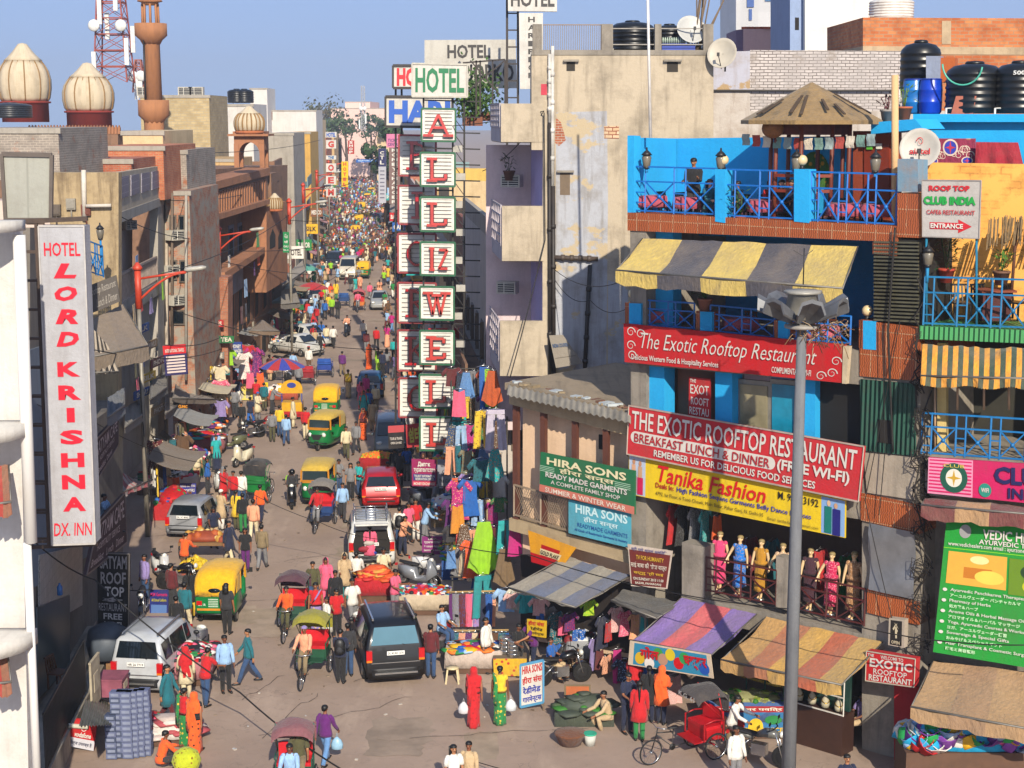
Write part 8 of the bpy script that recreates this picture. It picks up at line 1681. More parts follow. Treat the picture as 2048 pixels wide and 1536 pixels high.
for a in(('dark green tree beside the money changer signs',770,292,235,3.2,4.6,'#2c4a1c',1600),('second dark tree behind the blue banner',728,306,582,12,7,'#2c4424',1200),('thin brownish tree before the pink institution',666,243,430,6,5,'#6a5c3c',900),('low green tree in front of the pink institution',690,254,390,5,2.4,'#3c5428',700),('rounded tree right of the grey mast',741,252,400,4.5,3,'#34502a',800),('scrubby tree left of the pink institution',648,232,400,7,4,'#4c5034',700)):tree(*a)
for a in(('roof garden shrub behind the green HOTEL sign',955,185,74,1.3,1.2,'#3c5a1c',500,.3),('hanging roof garden shrub below the roof board',945,210,72.5,.9,.8,'#4a6a1c',300,.3)):
 c=atY(a[1],a[2],a[3]);r=top('roof_shrub',a[0],'shrub',c);b=MB()
 for k in range(a[7]):p=c+V((R.gauss(0,.4)*a[4],R.gauss(0,.4)*a[4],R.gauss(0,.4)*a[5]));d=V((R.gauss(0,1),R.gauss(0,1),R.gauss(0,1))).normalized()*.16;e=d.orthogonal()*.5;b.add([p,p+d*.5+e,p+d,p+d*.5-e],[(0,1,2,3)])
 b.build('foliage',M(a[6],.7,0,.5,3),r,uv=False);MB().box(c-V((0,0,a[5]*.9)),(a[4],.4,.4)).tube([c-V((0,0,a[5])),c],.04).build('planter',M('#7a4a34'),r)
# ---- people placed where the photograph has them: (px, feet py, template, heading, top, bottom, headscarf or cap, label)
def PP(px,py,key,rz,c1,c2,c3=None,label=None,**k):return person(key,G(px,py),rz,c1,c2,label,c3,**k)
person_tpl('rsari',joints(**dict(WALK2,la=-5,ra=6)),'sari','shawl')
for a in((455,1268,'l_stand',170,'dark grey','black',None,'person in grey vest and long scarf behind the yellow auto'),(452,1384,'m_stand',25,'pale blue','black',None,'person in pale blue shirt with backpack straps near the slipper barrow'),(498,1366,'m_walk',-75,'teal','jeans blue',None,'person in teal shirt striding left beside the blue shirted one'),(652,1528,'m_walk',160,'purple','light jeans',None,'person in purple shirt walking away carrying a plastic bag'),(412,1412,'t_reach',150,'red','jeans blue',None,'person in red top leaning over the slipper barrow'),(374,1402,'s_walk',200,'cream','cream','red','person in cream kurta with red scarf by the white jeep'),(338,1448,'w_walk',75,'teal','maroon',None,'person in teal top and dark red leggings hurrying past the jeep'),(372,1492,'sari_stand',150,'red','green',None,'person in bright green sari and red blouse looking right'),(392,1504,'rsari',165,'black','orange','orange','person draped in orange and black sari seen from behind'),(322,1540,'squat',120,'orange','dark grey',None,'person in orange t-shirt crouching by the stacked cartons'),(627,1215,'m_walk2',5,'olive','jeans blue',None,'person in olive checked shirt walking beside the plum hooded rickshaw'),(653,1210,'s_walk',10,'pink','pink','pink','person in full pink shawl walking toward the viewer'),(690,1203,'s_stand',15,'beige','turquoise','beige','person in beige shawl over turquoise dress'),(714,1192,'m_walk',175,'white','dark grey',None,'person in white striped shirt behind the open boot car'),(741,1140,'w_stand',185,'pink','cream',None,'person in dusty pink kurta leaning at the open boot'),(672,1236,'m_stand',5,'black','black',None,'person all in black between the rickshaw and the jeep'),(633,1268,'sari_stand',0,'red','lilac',None,'person in red blouse and pale sari behind the olive rickshaw'),(655,1292,'k_stand',-60,'white','white',None,'person in white kurta looking down beside the jeep'),(674,1276,'t_stand',20,'red','black',None,'person in red and black jacket beside the jeep'),(706,1258,'t_walk',30,'white','grey',None,'boy in white t-shirt left of the jeep roof'),(682,1366,'m_phone',175,'navy','black',None,'person in navy shirt with black backpack beside the jeep door'),(697,1352,'m_stand',185,'dark grey','jeans blue',None,'person in dark jacket and jeans leaning to the jeep door'),(862,1356,'m_stand',175,'maroon','jeans blue',None,'person in maroon sweater and jeans standing right of the jeep'),(790,1236,'t_stand',60,'pink','grey',None,'child in pale pink shirt behind the jeep'),(948,1450,'rsari',178,'red','red','red','person covered in bright red sari and veil carrying white bags'),(1000,1448,'sari_stand',178,'yellow','green',None,'person in yellow blouse and green patterned sari with plastic bag'),(908,1618,'l_stand',20,'white','white',None,'person in white dress with black shoulder bag at bottom edge'),(938,1610,'w_stand',-10,'beige','beige',None,'person in beige tunic and red scarf at bottom edge'),(972,1345,'m_stand',60,'white','dark grey',None,'vendor in white shirt with hand on hip beside the scarf rack'),(1036,1352,'t_stand',40,'black','black',None,'boy in black t-shirt behind the steel pots'),(1066,1345,'t_reach',-60,'purple','navy',None,'person in purple shirt behind the steel pots'),(1278,1482,'w_stand',175,'red','green',None,'person in red kurta and green trousers facing the clothes stall'),(1254,1466,'t_stand',30,'navy','navy',None,'child in navy beside the squatting vendor'),(1322,1448,'s_stand',160,'orange','navy','orange','person in mustard orange shawl at the clothes stall'),(1297,1445,'w_stand',185,'black','navy',None,'person in black tunic at the clothes stall'),(1268,1420,'t_walk',160,'red','black',None,'child in red shirt entering the clothes stall'),(1462,1508,'m_reach',60,'white','khaki',None,'person in white shirt bending by the juice stall'),(1470,1580,'m_stand',30,'white','grey',None,'person in pinkish white shirt at the bottom by the red rickshaw'),(1690,1640,'m_stand',10,'navy','black',None,'dark haired person whose head only shows at bottom right'),(1962,1690,'m_stand',170,'black','black',None,'dark haired person before the plasticware stall'),(433,926,'m_walk',5,'pale blue','dark grey',None,None),(416,990,'m_stand',90,'blue','dark grey',None,'boy in shiny blue jacket at the white scooter'),(448,1010,'s_stand',60,'red','red','grey',None),(468,1016,'m_stand',-20,'red','navy',None,None),(484,1016,'m_walk2',180,'white','jeans blue',None,None),(443,1060,'capstand',150,'beige','white','white',None),(474,1060,'w_stand',160,'yellow','olive',None,None),(487,1066,'m_stand',200,'black','green',None,None),(522,1045,'m_walk',170,'orange','navy',None,None),(508,1082,'m_walk2',180,'peach','cream',None,None),(525,1138,'m_walk2',175,'khaki','grey',None,None),(492,1142,'l_stand',0,'black','purple',None,'pale skinned person in black print top and purple trousers'),(460,1128,'w_walk',60,'navy','cream',None,None),(428,1095,'l_reach',20,'navy','beige',None,None),(345,1225,'m_stand',150,'maroon','dark grey',None,None),(372,1265,'m_walk2',170,'teal','cream',None,None),(355,1290,'m_stand',185,'black','navy',None,None),(382,1235,'w_stand',180,'black','yellow',None,None),(370,1155,'m_reach',160,'orange','brown',None,None),(292,1205,'m_stand',-40,'lilac','jeans blue',None,None),(686,1040,'m_walk',0,'pale blue','dark grey',None,None),(678,990,'t_stand',40,'grey','jeans blue',None,None),(702,1000,'l_stand',0,'grey','black',None,None),(719,995,'m_phone',-40,'turquoise','jeans blue',None,None),(693,918,'m_walk',5,'cream','olive',None,None),(713,908,'m_walk2',-10,'grey','dark grey',None,None),(484,862,'m_walk',20,'black','dark grey',None,None),(502,855,'t_walk',160,'navy','blue',None,None),(573,890,'m_walk2',180,'pale blue','jeans blue',None,None),(560,874,'m_stand',170,'yellow','jeans blue',None,None),(545,884,'m_stand',190,'grey','olive',None,None),(587,856,'k_stand',100,'cream','cream',None,None),(612,880,'m_stand',170,'red','cream',None,None),(513,815,'t_stand',180,'red','grey',None,None),(529,822,'m_stand',170,'teal','olive',None,None),(545,828,'m_reach',90,'grey','dark grey',None,None),(516,842,'capstand',60,'cream','grey','blue',None),(697,796,'sari_walk',5,'yellow','beige',None,'person in pale gold sari walking down the open road'),(727,880,'rsari',10,'maroon','orange','orange',None),(746,862,'k_stand',180,'beige','beige',None,None),(737,838,'m_stand',185,'blue','navy',None,None),(722,820,'s_stand',30,'pink','pink','pink',None),(733,806,'w_stand',-30,'magenta','pink',None,None),(752,826,'m_stand',190,'cream','khaki',None,None),(728,842,'s_walk',20,'turquoise','orange','orange',None),(790,968,'m_stand',180,'black','black',None,None),(800,975,'m_phone',170,'dark grey','black',None,None),(814,962,'m_stand',200,'blue','grey',None,None),(806,945,'w_stand',150,'navy','black',None,None),(775,1000,'t_stand',60,'maroon','red',None,None),(800,1100,'m_stand',170,'white','jeans blue',None,'person in pale shirt with black backpack right of the open boot'),(818,1085,'l_stand',30,'pink','black',None,None),(832,1082,'l_stand',10,'red','white',None,None),(850,1090,'m_reach',90,'pale blue','grey',None,None),(806,1112,'l_reach',50,'peach','navy',None,None),(641,712,'m_walk',160,'black','black',None,None),(653,694,'m_walk2',180,'cream','jeans blue',None,None),(667,696,'m_walk',175,'white','black',None,None),(727,682,'m_walk',0,'white','light jeans',None,None),(733,706,'m_stand',170,'maroon','grey',None,None),(753,700,'m_walk2',175,'red','black',None,None),(788,724,'m_stand',180,'turquoise','black',None,None),(739,738,'rsari',150,'orange','orange','orange',None),(757,745,'sari_stand',170,'olive','lime',None,None),(765,752,'m_stand',160,'navy','black',None,None),(774,748,'l_stand',180,'grey','navy',None,None),(664,634,'m_stand',5,'lime','black',None,None),(646,634,'t_walk',10,'grey','light jeans',None,None),(633,652,'m_stand',170,'red','navy',None,None),(622,648,'m_stand',180,'pale blue','grey',None,None),(655,596,'m_stand',180,'white','cream',None,None),(672,600,'w_stand',180,'yellow','green',None,None),(662,604,'s_stand',10,'orange','red','red',None),(711,588,'sari_stand',5,'turquoise','turquoise',None,None),(720,584,'w_walk',0,'peach','red',None,None),(702,584,'m_walk',10,'black','grey',None,None),(606,662,'w_stand',20,'cream','orange',None,None),(628,668,'s_walk',60,'red','red','red',None),(740,600,'m_walk',0,'pink','grey',None,None),(750,612,'m_stand',180,'black','navy',None,None),(685,752,'m_walk2',178,'purple','khaki',None,None),(598,782,'m_stand',180,'grey','navy',None,None),(618,745,'m_stand',170,'white','brown',None,None),(587,752,'m_walk',160,'pale blue','dark grey',None,None),(540,762,'k_stand',150,'peach','beige',None,None),(470,835,'m_stand',180,'grey','dark grey',None,None),(650,640,'m_walk2',180,'blue','black',None,None),(676,638,'m_stand',190,'black','dark grey',None,None)):PP(*a)
p=CP_.pt(1990,1500,.2);p.z=.25;person('t_stand',p,30,'grey','dark grey','person in grey t-shirt at the plasticware stall')
p=G(768,1178);person('sit',p+V((0,0,.2)),10,'cream','grey','snack vendor in cream shirt sitting behind the red snack stall')
p=G(884,1312);person('sit',p+V((0,0,.38)),40,'pale blue','jeans blue','boy in pale blue shirt sitting on the red motorbike');p=G(1100,1362);person('sit',p+V((0,0,.1)),60,'blue','beige','person in bright blue t-shirt sitting behind the standing board')
p=G(1216,1452);person('squat',p,-60,'beige','beige','squatting vendor in beige clothes beside the tarpaulin heap');p=EP.pt(1722,1500,-.3);p.z=.15;person('sit',p,-70,'lilac','beige','person in lilac shirt sitting in the shop doorway right of the showcase')
p=E3(1386,440,-.8);p.z=fl;person('m_phone',p,-20,'black','dark grey','waiter in black printed t-shirt standing on the blue terrace',sc=1.08)
for x,o,rz,c,k,l in((1418,-.7,30,'teal','sitw','diner with sunglasses in teal vest sitting below the waiter'),(1475,-.8,-60,'dark grey','sit','diner in dark grey t-shirt behind the terrace pillar'),(1538,-1.3,20,'red','sit','diner in red top sitting in the straw hut, leftmost'),(1562,-1.2,-10,'black','sitw','diner in black top sitting in the straw hut'),(1582,-1.3,-60,'navy','sit','diner in navy top sitting in the straw hut, rightmost')):
 p=E3(x,440,o);p.z=fl;person(k,p,rz,c,'dark grey',l,skin='pale' if k=='sitw' else None,hair='brown' if c=='teal' else None);chair(f'dark chair under the {" ".join(l.split()[:4])}',p,rz,group='terrace chairs')
p=EP.pt(1658,905,-1.2);person('m_reach',V((p.x,p.y,p.z-.9)),0,'magenta','black','person in magenta top working in the dark upper kitchen window')
p=atY(208,1010,49);person('sit',V((p.x,p.y,p.z-.9)),80,'pale blue','khaki','person in pale blue shirt sitting on the cafe balcony')
def held(px,py,dx,z,col,label,s=.16):
 p=G(px,py)+V((dx,-.05,z));tag(MB().loft([ring(p+V((0,0,e)),s*k,s*.6*k,10,fold=.08)for e,k in((-.2,.6),(-.17,.95),(-.05,1),(.06,.7),(.14,.15))]).tube([p+V((-.03,0,.12)),p+V((0,0,.24)),p+V((.03,0,.12))],.008,4).build('carrier_bag',M(col,.4),uv=False),label,'bag')
held(948,1450,-.28,.55,'#c8c8cc','white carrier bag held by the red sari shopper');held(1000,1448,.3,.6,'#c0c4c8','white carrier bag held by the green sari shopper');held(652,1528,.3,.62,'#8ab0c8','pale plastic bag of snacks held by the purple shirted walker');held(653,694,-.25,.7,'#2a6ac0','blue bag carried by the shopper in cream past the white hatchback');held(697,796,-.3,.5,'#c8c8cc','white bag held by the gold sari walker')
for px,py,l in((682,1366,'black backpack on the person in navy beside the jeep'),(800,1100,'black backpack on the person right of the open boot'),(452,1384,'dark backpack on the person in pale blue')):
 f=-1 if 'pale blue' not in l else 1;p=G(px,py)+V((0,f*.2,1.2));rt=top('backpack',l,'backpack',p);MB().loft([ring(p+V((0,0,e)),.16*k,.1*k,10)for e,k in((-.24,.7),(-.2,1),(.1,1),(.2,.7),(.23,.2))]).build('body',BLK,rt,uv=False);MB().loft([ring(p+V((0,f*.08,e)),.11*k,.06*k,8)for e,k in((-.18,.8),(-.1,1),(.02,.4))]).build('pocket',M('#26262a'),rt,uv=False)
# shoppers further up, each a figure of its own
tops=['white','pale blue','red','maroon','orange','yellow','pink','green','teal','grey','black','purple','beige','navy','blue','cream','lime','magenta','turquoise','brown','peach','lilac']
bots=['navy','black','grey','khaki','jeans blue','white','dark grey','olive','brown','beige','maroon','light jeans']
far_tpl('f0',joints(**WALK),0);far_tpl('f1',joints(**WALK2),0);far_tpl('f2',joints(**STAND),1);far_tpl('f3',joints(**dict(WALK2,la=-6,ra=8)),2)
for y_,w in((150,'by the second lamp past the haveli'),):mark((-5+AX*y_,y_),'the stalls '+w)
for y_,x_,w in((175,-6,'the far HOTEL column'),(205,-5,'the yellow upright sign'),(120,4,'the money changer sign'),(140,4,'the pink ticket sign'),(165,4,'the navy travel sign'),(240,0,'the far crossing'),(260,-5,'the last lamp'),(225,3,'the dark green tree'),(105,3.6,'the letter columns'),(85,3.2,'the hanging clothes')):mark((x_+AX*y_,y_),w)
want=292-len(PPL);taken=[(o.location.x,o.location.y)for o in PPL]+[l[:2]for l in LM];k=0
while k<want:
 t=R.random()
 if t<.34:Y=R.uniform(66,112);X0=R.choice((R.uniform(1.6,3.6),R.uniform(1.8,3.4),R.uniform(-9,-6.8)))
 elif t<.75:Y=R.uniform(112,165);X0=R.choice((R.uniform(.3,3.8),R.uniform(-6.4,-3),R.uniform(-6.4,-3.4)))
 else:Y=R.uniform(150,190);X0=R.uniform(-6.2,3.8)
 p=V((X0+AX*Y,Y,0))
 if any(abs(p.x-a)<.75 and abs(p.y-b)<1.3 for a,b in taken):continue
 ty=R.choice(('f0','f1','f0','f1','f2','f2','f3'));c1,c2=R.choice(tops),R.choice(bots)
 if ty=='f3':c2=R.choice(tops)
 word={'f2':f'person in {c1} tunic and {c2} trousers','f3':f'person in {c2} sari and {c1} blouse'}.get(ty,f'person in {c1} shirt and {c2} trousers')
 l=f'{word} {rel(p.x, p.y)}'
 if l in LABELS or len(l.split())>16:continue
 o=dup(TPL[ty],p,math.radians(R.choice((0,180))+R.uniform(-40,40)),None,'people in the bazaar street',(R.choice((-1,1))*R.uniform(.93,1.03),1,R.uniform(.93,1.03)),{'':[SKIN[k%4],CL(c1),CL(c2),HAIR]})
 o['category']='person';o['label']=l;LABELS[l]=1;PPL.append(o);taken.append((p.x,p.y));k+=1
b=MB();dull=[0,1,9,10,12,13,15,19,3,8];cm=[CL(c)for c in tops]+[SKIN[0],HAIR]
for i in range(1900):
 Y=188+380*R.random()**1.5;p=V((R.uniform(-6.2,4)+AX*Y,Y,0));h=R.uniform(1.5,1.75);m=R.choice(dull)if R.random()<.6 else R.randrange(22);m2=R.choice((9,10,13,19,0))
 b.loft([ring(p+V((0,0,z*h/1.7)),rx,.16,6)for z,rx in((.02,.14),(.5,.18),(.85,.2))],m2);b.loft([ring(p+V((0,0,z*h/1.7)),rx,.15,6)for z,rx in((.8,.2),(1.2,.23),(1.4,.2),(1.46,.08))],m);b.loft([ring(p+V((0,0,z*h/1.7)),rx,rx,6)for z,rx in((1.44,.06),(1.55,.1),(1.66,.09))],22);b.loft([ring(p+V((0,.01,z*h/1.7)),rx,rx,6)for z,rx in((1.58,.1),(1.68,.09),(1.72,.03))],23)
stuff(tag(b.build('crowd',cm,uv=False),'dense crowd filling the far end of the street','crowd'))
# ---- wires and small leftovers
for l,pts,r_,sg_ in(('thick black cable crossing the lower left of the street',[atY(60,1075,40),atY(190,1160,42),atY(480,1385,40),atY(720,1560,36)],.022,.15),('cable looping from the left shops over the middle of the street',[atY(0,765,40),atY(190,845,50),atY(400,925,56),atY(640,1045,56),atY(810,1080,54)],.012,.2),('long cable from the street to the green banner',[atY(800,1050,56),atY(1060,1110,46),atY(1600,1220,38.5),atY(2060,1290,35)],.016,.25),('cable across the neon letters to the beige block',[atY(770,246,70),atY(1088,222,53.7)],.015,.3),('cable fanning down from the beige block to the letter columns',[atY(1088,222,53.7),atY(965,342,60)],.015,.3),('cable hanging down beside the black drain pipes',[atY(1088,225,53.8),atY(1090,480,53.8),atY(1020,755,52)],.02,.1),('slack cable from the pipe elbow to the dining floor',[atY(1110,540,53.7),atY(1250,560,46.5)],.012,.35),('second slack cable below the pipe elbow',[atY(1110,560,53.7),atY(1180,600,53.6),atY(1262,612,46)],.012,.3),('cable hanging in front of the stair tower',[E3(1765,650,.2),E3(1770,900,.25),E3(1758,1030,.2)],.012,.05),('white conduit running down the stair tower',[E3(1790,455,.15),E3(1776,660,.2),E3(1786,905,.15)],.03,.02),('cable from the stair tower to the red entrance sign',[E3(1800,640,.1),E3(1730,1000,.3),E3(1800,1300,.4)],.012,.1),('wire over the left row toward the haveli',[atY(330,690,62),atY(470,655,95),atY(735,510,150)],.02,.4),('wire strung above the haveli pavilion',[atY(300,305,78),atY(640,280,150)],.02,.4),('upper wire from haveli turret across the street',[atY(415,515,88),atY(720,545,120)],.018,.5),('cable sagging across the bottom foreground',[atY(700,1440,44),atY(1010,1540,38)],.012,.05)):
 wire(l,pts,r_,sg_)
for i in range(9):
 b=MB();x=E3(1840,690+i*75,.05);P_=[x+V((R.uniform(-.25,.25),R.uniform(-.15,.05),.5*j-.3+R.uniform(-.1,.1)))for j in range(5)];b.tube(P_,.02,5);c=x+V((0,-.05,0))
 for k in range(6):b.tube([c+V((R.uniform(-.1,.1)+.22*math.cos(a),-.04,.25*math.sin(a)+R.uniform(-.2,.2)))for a in[1.2*j for j in range(5)]],.012,4)
 tag(b.build('cable_bundle',M('#1c1612',.8),uv=False),f'tangle of black cables between the stair tower and the club building, {ORD[i]} from the top','cable')
p=atY(373,1528,38);r=top('balloon','big speckled yellow green balloon at the bottom edge','balloon',p);MB().lathe([(.02,-.42),(.1,-.36),(.3,-.1),(.37,.1),(.3,.3),(.14,.41),(.02,.43)],p,24).build('body',cloth('#b0b81c','#7a5a14','dots',9,'#6e6255',0),r,uv=False);MB().tube([p-V((0,0,.42)),V((p.x-.3,p.y,.0))],.006).lathe([(.01,-.47),(.05,-.44),(.02,-.41)],p,8).build('string',M('#7a7a3a'),r,uv=False)
p=atY(935,1545,37.5);r=MB();r.prism([p+V((-.62,0,.1)),p+V((.62,.1,.08)),p+V((.6,-.4,-.3)),p+V((-.6,-.5,-.3))],(0,0,-.9));tag(r.build('cart_roof',ribbed('#8a909a',.1,0,.5,.2,'#6a5a4a',.4)),'pale metal cart lid at the bottom edge before two shoppers','cart')
b=MB()
for k in range(160):
 py=700+820*R.random();lo,hi=(560,760)if py<900 else(430,1150);q=G(R.uniform(lo,hi),py);s=R.uniform(.03,.12);b.box(q+V((0,0,.012)),(s,s*R.uniform(.4,1),.02),R.randrange(4),R.random()*3)
stuff(tag(b.build('litter',[M('#b8b0a4'),M('#6a5a4a'),M('#8a7a68'),M('#a8a8a8')]),'bits of paper and litter scattered on the street','litter'))
# ---- crowded stall edges of both pavements
KC=[('red','#a81c20'),('blue','#1c4a8a'),('green','#1f6a3c'),('tan','#9a8260'),('grey','#77736c'),('maroon','#5a2024'),('teal','#1a6a6e'),('yellow','#b8981c')]
gk=['shirt','dress','scarf','trousers','skirt','top'];gn=list(PAL)
def edge(i,side,Y,X0):
 p=V((X0+AX*Y,Y,0));cw,cc=KC[i%8];sn='left' if side<0 else 'right'
 r=top('market_stall',f'{cw} covered pavement stall on the {sn} side, {ORD[i//2]} up the street','stall',p,'pavement stalls up the street')
 w,d=R.uniform(1.2,1.8),R.uniform(2.2,3.2)
 MB().box(p+V((0,0,.36)),(w*.94,d*.94,.7)).build('counter',cloth(cc,None,'plain',10,'#5a5048',.3),r)
 heap(r,p+V((0,0,.72)),w*.95,d*.95,.45,90,R.sample(COLS,5),.2,kind=('mix','cloth','ball')[i%3])
 z=R.uniform(2.2,2.7);b=MB()
 for sy in(-1,1):b.bar(p+V((side*w*.5,sy*d*.5,0)),p+V((side*w*.5,sy*d*.5,z)),.05)
 b.bar(p+V((side*w*.5,-d*.5,z)),p+V((side*w*.5,d*.5,z)),.04);b.build('rack',M('#5a5048'),r)
 if i%2==0:b=MB();q=[p+V((side*w*.6,d*.55,z+.5)),p+V((side*w*.6,-d*.55,z+.5)),p+V((-side*w*.8,-d*.6,z)),p+V((-side*w*.8,d*.6,z))];b.sheet(lambda u,v:bil(q,u,v)-V((0,0,.15*math.sin(math.pi*v)+.05*math.sin(u*9))),8,5,.02,None,True,(0,0,1));b.build('canopy',cloth(ch[(i*3+2)%8]if i%3 else '#6a5a4a',None,'plain',10,'#7a6c5c',.5),r)
 for k in range(5):
  c=gn[(i*7+k*5)%len(gn)];garment(gk[(i+k)%6],p+V((side*w*.42,d*(-.5+k*.22),z-.05)),90*side+R.uniform(-35,35),c,f'{c} {"blouse" if gk[(i+k) % 6] == "top" else gk[(i+k) % 6]} hung at the {ORD[i//2]} {cw} covered stall on the {sn}',gn[(i+k*3+2)%len(gn)]if k%2 else None,'dots',1.0)
for i in range(12):edge(2*i,-1,66+i*8.0,-8.3 if i<6 else-6.2)
for i in range(12):edge(2*i+1,1,57+i*7.5,3.2)
# clothes hung the whole height of the corner below the beige block
for i in range(64):
 px=906+(i%8)*13+R.uniform(-4,4);row=i//8;py=742+row*52+R.uniform(-8,8);Y=59.2-row*.9-(i%3)*.25;c=gn[(i*11+3)%len(gn)];kd=gk[(i*5+row)%6]
 garment(kd,atY(px,py,Y),R.uniform(-40,40),c,f'{c} {"blouse" if kd == "top" else kd} on the tall corner display, row {row+1} from the top, {ORD[i % 8]} across',gn[(i*7+1)%len(gn)]if i%3 else None,'dots',R.uniform(.75,1.05),22.0)
b=MB();c0=atY(965,900,59.8)
for k in range(9):z=atY(960,740+k*56,59.8-k*.9);b.tube([atY(900,738+k*52,59.8-k*.9),atY(1016,736+k*52,59.8-k*.9)],.025)
for x in(902,960,1014):b.tube([atY(x,720,59.9),V((atY(x,1180,51).x,52.2,0))],.03)
tag(b.build('display_rack',M('#4a4640'),uv=False),'tall pole rack full of hanging clothes at the street corner','rack')
# lived-in left fronts
for i,(x,y,o)in enumerate(((398,498,.3),(398,528,.3),(350,470,.1),(402,610,.4),(352,600,.2),(340,540,.2))):acunit(f'air conditioner on the brick and stone fronts past the terrace house, {ORD[i]} one',FY(80 if x<380 else 87).pt(x,y,.3),(1,-.8,0),.8)
for i,(x,y0,y1)in enumerate(((372,390,760),(384,400,800),(413,560,800),(344,385,700))):b=MB();P_=FY(79.6 if x<380 else 87.2);b.tube([P_.pt(x,y0,.1),P_.pt(x,y1,.1)],.07);tag(b.build('drain_pipe',M(('#9a948a','#6a5a4c')[i%2]),uv=False),f'drain pipe on the left fronts before the haveli, {ORD[i]} from the viewer','pipe')
for i,(x0,x1,y0,y1)in enumerate(((338,352,430,470),(356,370,430,470),(340,354,520,560),(358,372,520,565),(340,370,620,650))):
 P_=FY(79.9);f=MB();pq(f,P_,rect(x0,y0,x1,y1),.02,.1);o=f.build('window',M('#5c5044',.6));tag(o,f'wood framed window in the patchy brick house, {ORD[i]} from the top','window');g=MB();pq(g,P_,rect(x0+3,y0+3,x1-3,y1-3),.035,.03);g.build('pane',GLS,o)
for i,(x,y)in enumerate(((300,760),(330,790),(215,795),(250,815))):b=MB();P_=LP if x>240 else NP_;q=[P_.pt(x,y,.1),P_.pt(x+34,y-20,.1),P_.pt(x+34,y+14,.9),P_.pt(x,y+38,.9)];awning('awning',f'small shaded shop awning low on the left fronts, {ORD[i]} one',q,[('#4a443c','#5c4a3c','#3a4450','#6a6258')[i]],1,.25,.05)
for i,(kd,px,py,c,c2)in enumerate((('dress',1348,1008,'red',None),('dress',1366,1010,'black','grey'),('dress',1392,1014,'grey','white'),('dress',1412,1018,'turquoise','white'),('top',1436,1030,'orange',None),('dress',1500,1075,'maroon','red'),('dress',1545,1080,'teal',None),('dress',1590,1090,'purple','black'),('dress',1640,1100,'red','maroon'),('dress',1695,1110,'green',None))):
 garment(kd,EP.pt(px,py,-.9 if i<5 else-1.4),42+R.uniform(-12,12),c,f'{c} {"blouse" if kd == "top" else kd} hung behind the mannequins, {ORD[i]} from left',c2,'dots',.95,40.0)
# clutter of the shaded first floor at the bottom left
def nb(name,label,cat,px,py,off,d,col):
 p=NP_.pt(px,py,off);tag(MB().box(p,d).box(p+V((0,0,d[2]/2)),(d[0]*1.06+.01,d[1]*1.06,.05)).box(p+V((d[0]*.5,0,0)),(.03,d[1]*.5,d[2]*.4),1).build(name,[M(col,.8,0,.4,3),M('#b0a48c',.8)],loc=p),label,cat)
nb('framed_board','cream framed board leaning at the end of the cafe balcony','board',190,1362,.3,(.06,.9,1.3),'#a89c84');nb('cardboard_box','brown cardboard carton on the ledge below the wifi board','box',238,1325,.4,(.6,.7,.45),'#8a6440');nb('storage_trunk','faded pink trunk resting under the cardboard carton','trunk',226,1368,.6,(.7,.8,.5),'#8a4a5c')
q=[NP_.pt(170,1400,.2),NP_.pt(240,1395,.2),NP_.pt(226,1448,1.2),NP_.pt(158,1452,1.2)];tag(MB().sheet(lambda u,v:bil(q,u,v)+V((0,0,.03*math.sin(u*70))),40,3,.02,None,True,(0,0,1)).build('tin_roof',M('#7a7a6c',.5,.2,.5,2)),'greenish corrugated sheet roof over the carton shop','roof')
chair('brown padded chair behind the iron balcony bars',NP_.pt(118,1375,-.6),70,'#4a2c1c');p=NP_.pt(120,1190,-.7);tag(MB().lathe([(.07,0),(.08,.02),(.08,.24),(.03,.3),(.03,.34)],p,12).build('water_bottle',M('#1a5a98',.2),uv=False),'small blue plastic bottle on the upper ledge','bottle')
p=NP_.pt(215,1285,.1);tag(MB().lathe([(.55,-.4),(.62,0),(.55,.4),(.3,.55),(.02,.6)],p,20).build('water_tank',M('#4a525c',.6),uv=False),'grey round tank tucked below the wifi board','water tank')
for i,(x0,y0,Y0,x1,y1,Y1)in enumerate(((235,430,59,437,470,94),(275,560,62,578,430,111),(330,400,75,560,360,120),(437,500,94,735,470,130),(578,440,111,800,400,95),(606,380,140,790,330,110),(633,350,172,770,345,150),(345,620,75,800,700,80),(190,700,50,460,690,92),(275,700,62,300,1000,60))):
 wire(f'thin wire over the left and middle street, {ORD[i]} of the overhead tangle',[atY(x0,y0,Y0),atY(x1,y1,Y1)],.02,.5)
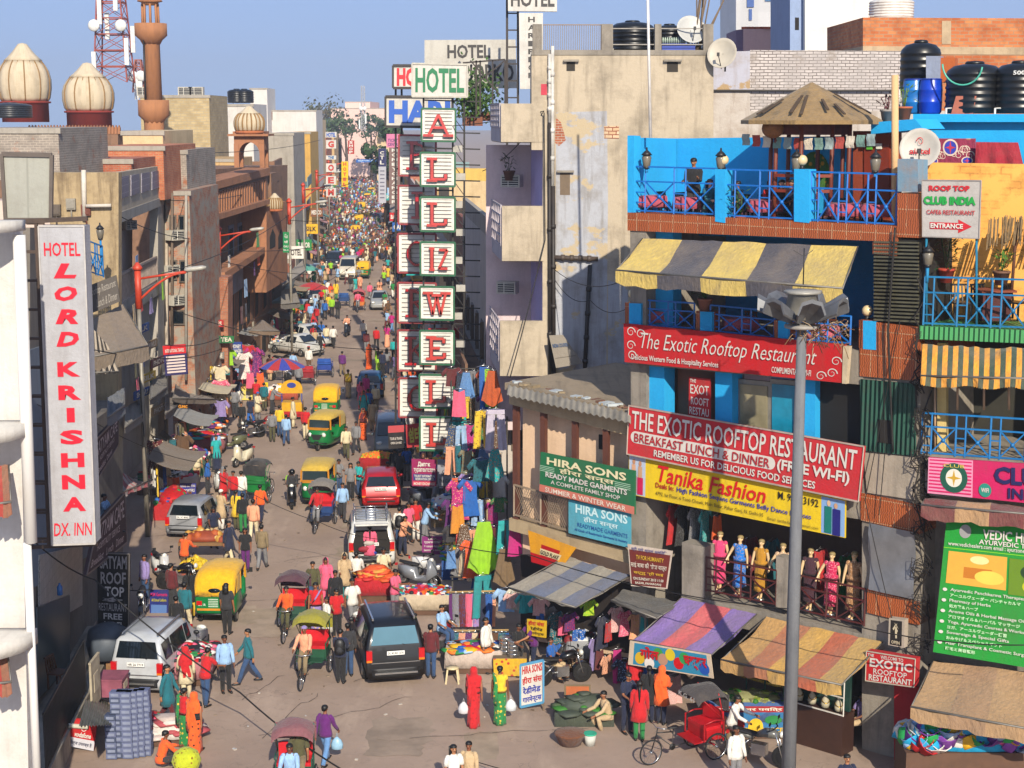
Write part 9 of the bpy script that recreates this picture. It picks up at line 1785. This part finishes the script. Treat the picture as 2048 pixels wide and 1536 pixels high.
# washing, small boards and meters on the left fronts
for i in range(26):
 P_=LP if i%2 else HP;x=R.uniform(250,328)if i%2 else R.uniform(410,540);y=R.uniform(470,780)if i%2 else R.uniform(450,700);c=gn[(i*5+1)%len(gn)];p=P_.pt(x,y,.25);w,h=R.uniform(.4,.9),R.uniform(.6,1.3)
 tag(MB().sheet(lambda u,v:p+V((P_.t.x*(u-.5)*w,P_.t.y*(u-.5)*w,-v*h))+P_.n*(.05*math.sin(u*9+i)*v),5,5,.015,None,True,P_.n).build('washing',CL(c),uv=False),f'{c} cloth drying on the {"terrace house" if i % 2 else "haveli"} front, piece {ORD[i//2]} in','washing','washing on the left fronts')
for i in range(12):
 P_=LP if i%2 else FY(87.3);x=R.uniform(262,322)if i%2 else R.uniform(408,446);y=640+i*16;cw,cc=KC[i%8];w=('BAGS','SILK','TEA','SHAWLS','LODGE','PHOTO')[i%6]
 sign('shop_sign',f'small weathered {cw} board reading {w} low on the left fronts, {ORD[i]} one',P_,[(x,y),(x+30,y-12 if i%2 else y),(x+30,y+4 if i%2 else y+14),(x,y+18 if i%2 else y+14)],cc,[(w,.12,.2,.88,.8,'#c8c0b0',.03)],.4,.05)
for i in range(3):
 b=MB();P_=F59;q=P_.pt(112+i*30,420-(i%2)*12,.08);b.box(q,(.34,.14,.4)).box(q-V((0,.08,0)),(.26,.03,.3)).tube([q,q-V((0,0,.6))],.03);tag(b.build('meter_box',M(('#5a5046','#8a8478','#6a3a2c')[i%3])),f'small wall box on the tan terrace wall, {ORD[i]} from the left','box')
for o in list(TPL.values()):kill(o)
for o in GT.values():bpy.data.objects.remove(o)
def haze():
 m=bpy.data.materials.new('haze');m.use_nodes=True;t=m.node_tree;t.nodes.clear()
 o=t.nodes.new('ShaderNodeOutputMaterial');v=t.nodes.new('ShaderNodeVolumePrincipled');v.inputs['Color'].default_value=(.8,.86,.95,1);v.inputs['Density'].default_value=.0005;v.inputs['Anisotropy'].default_value=.2
 t.links.new(v.outputs[0],o.inputs['Volume'])
 stuff(MB().box((0,990,44.5),(3300,2300,91)).build('haze',m,uv=False))
haze()
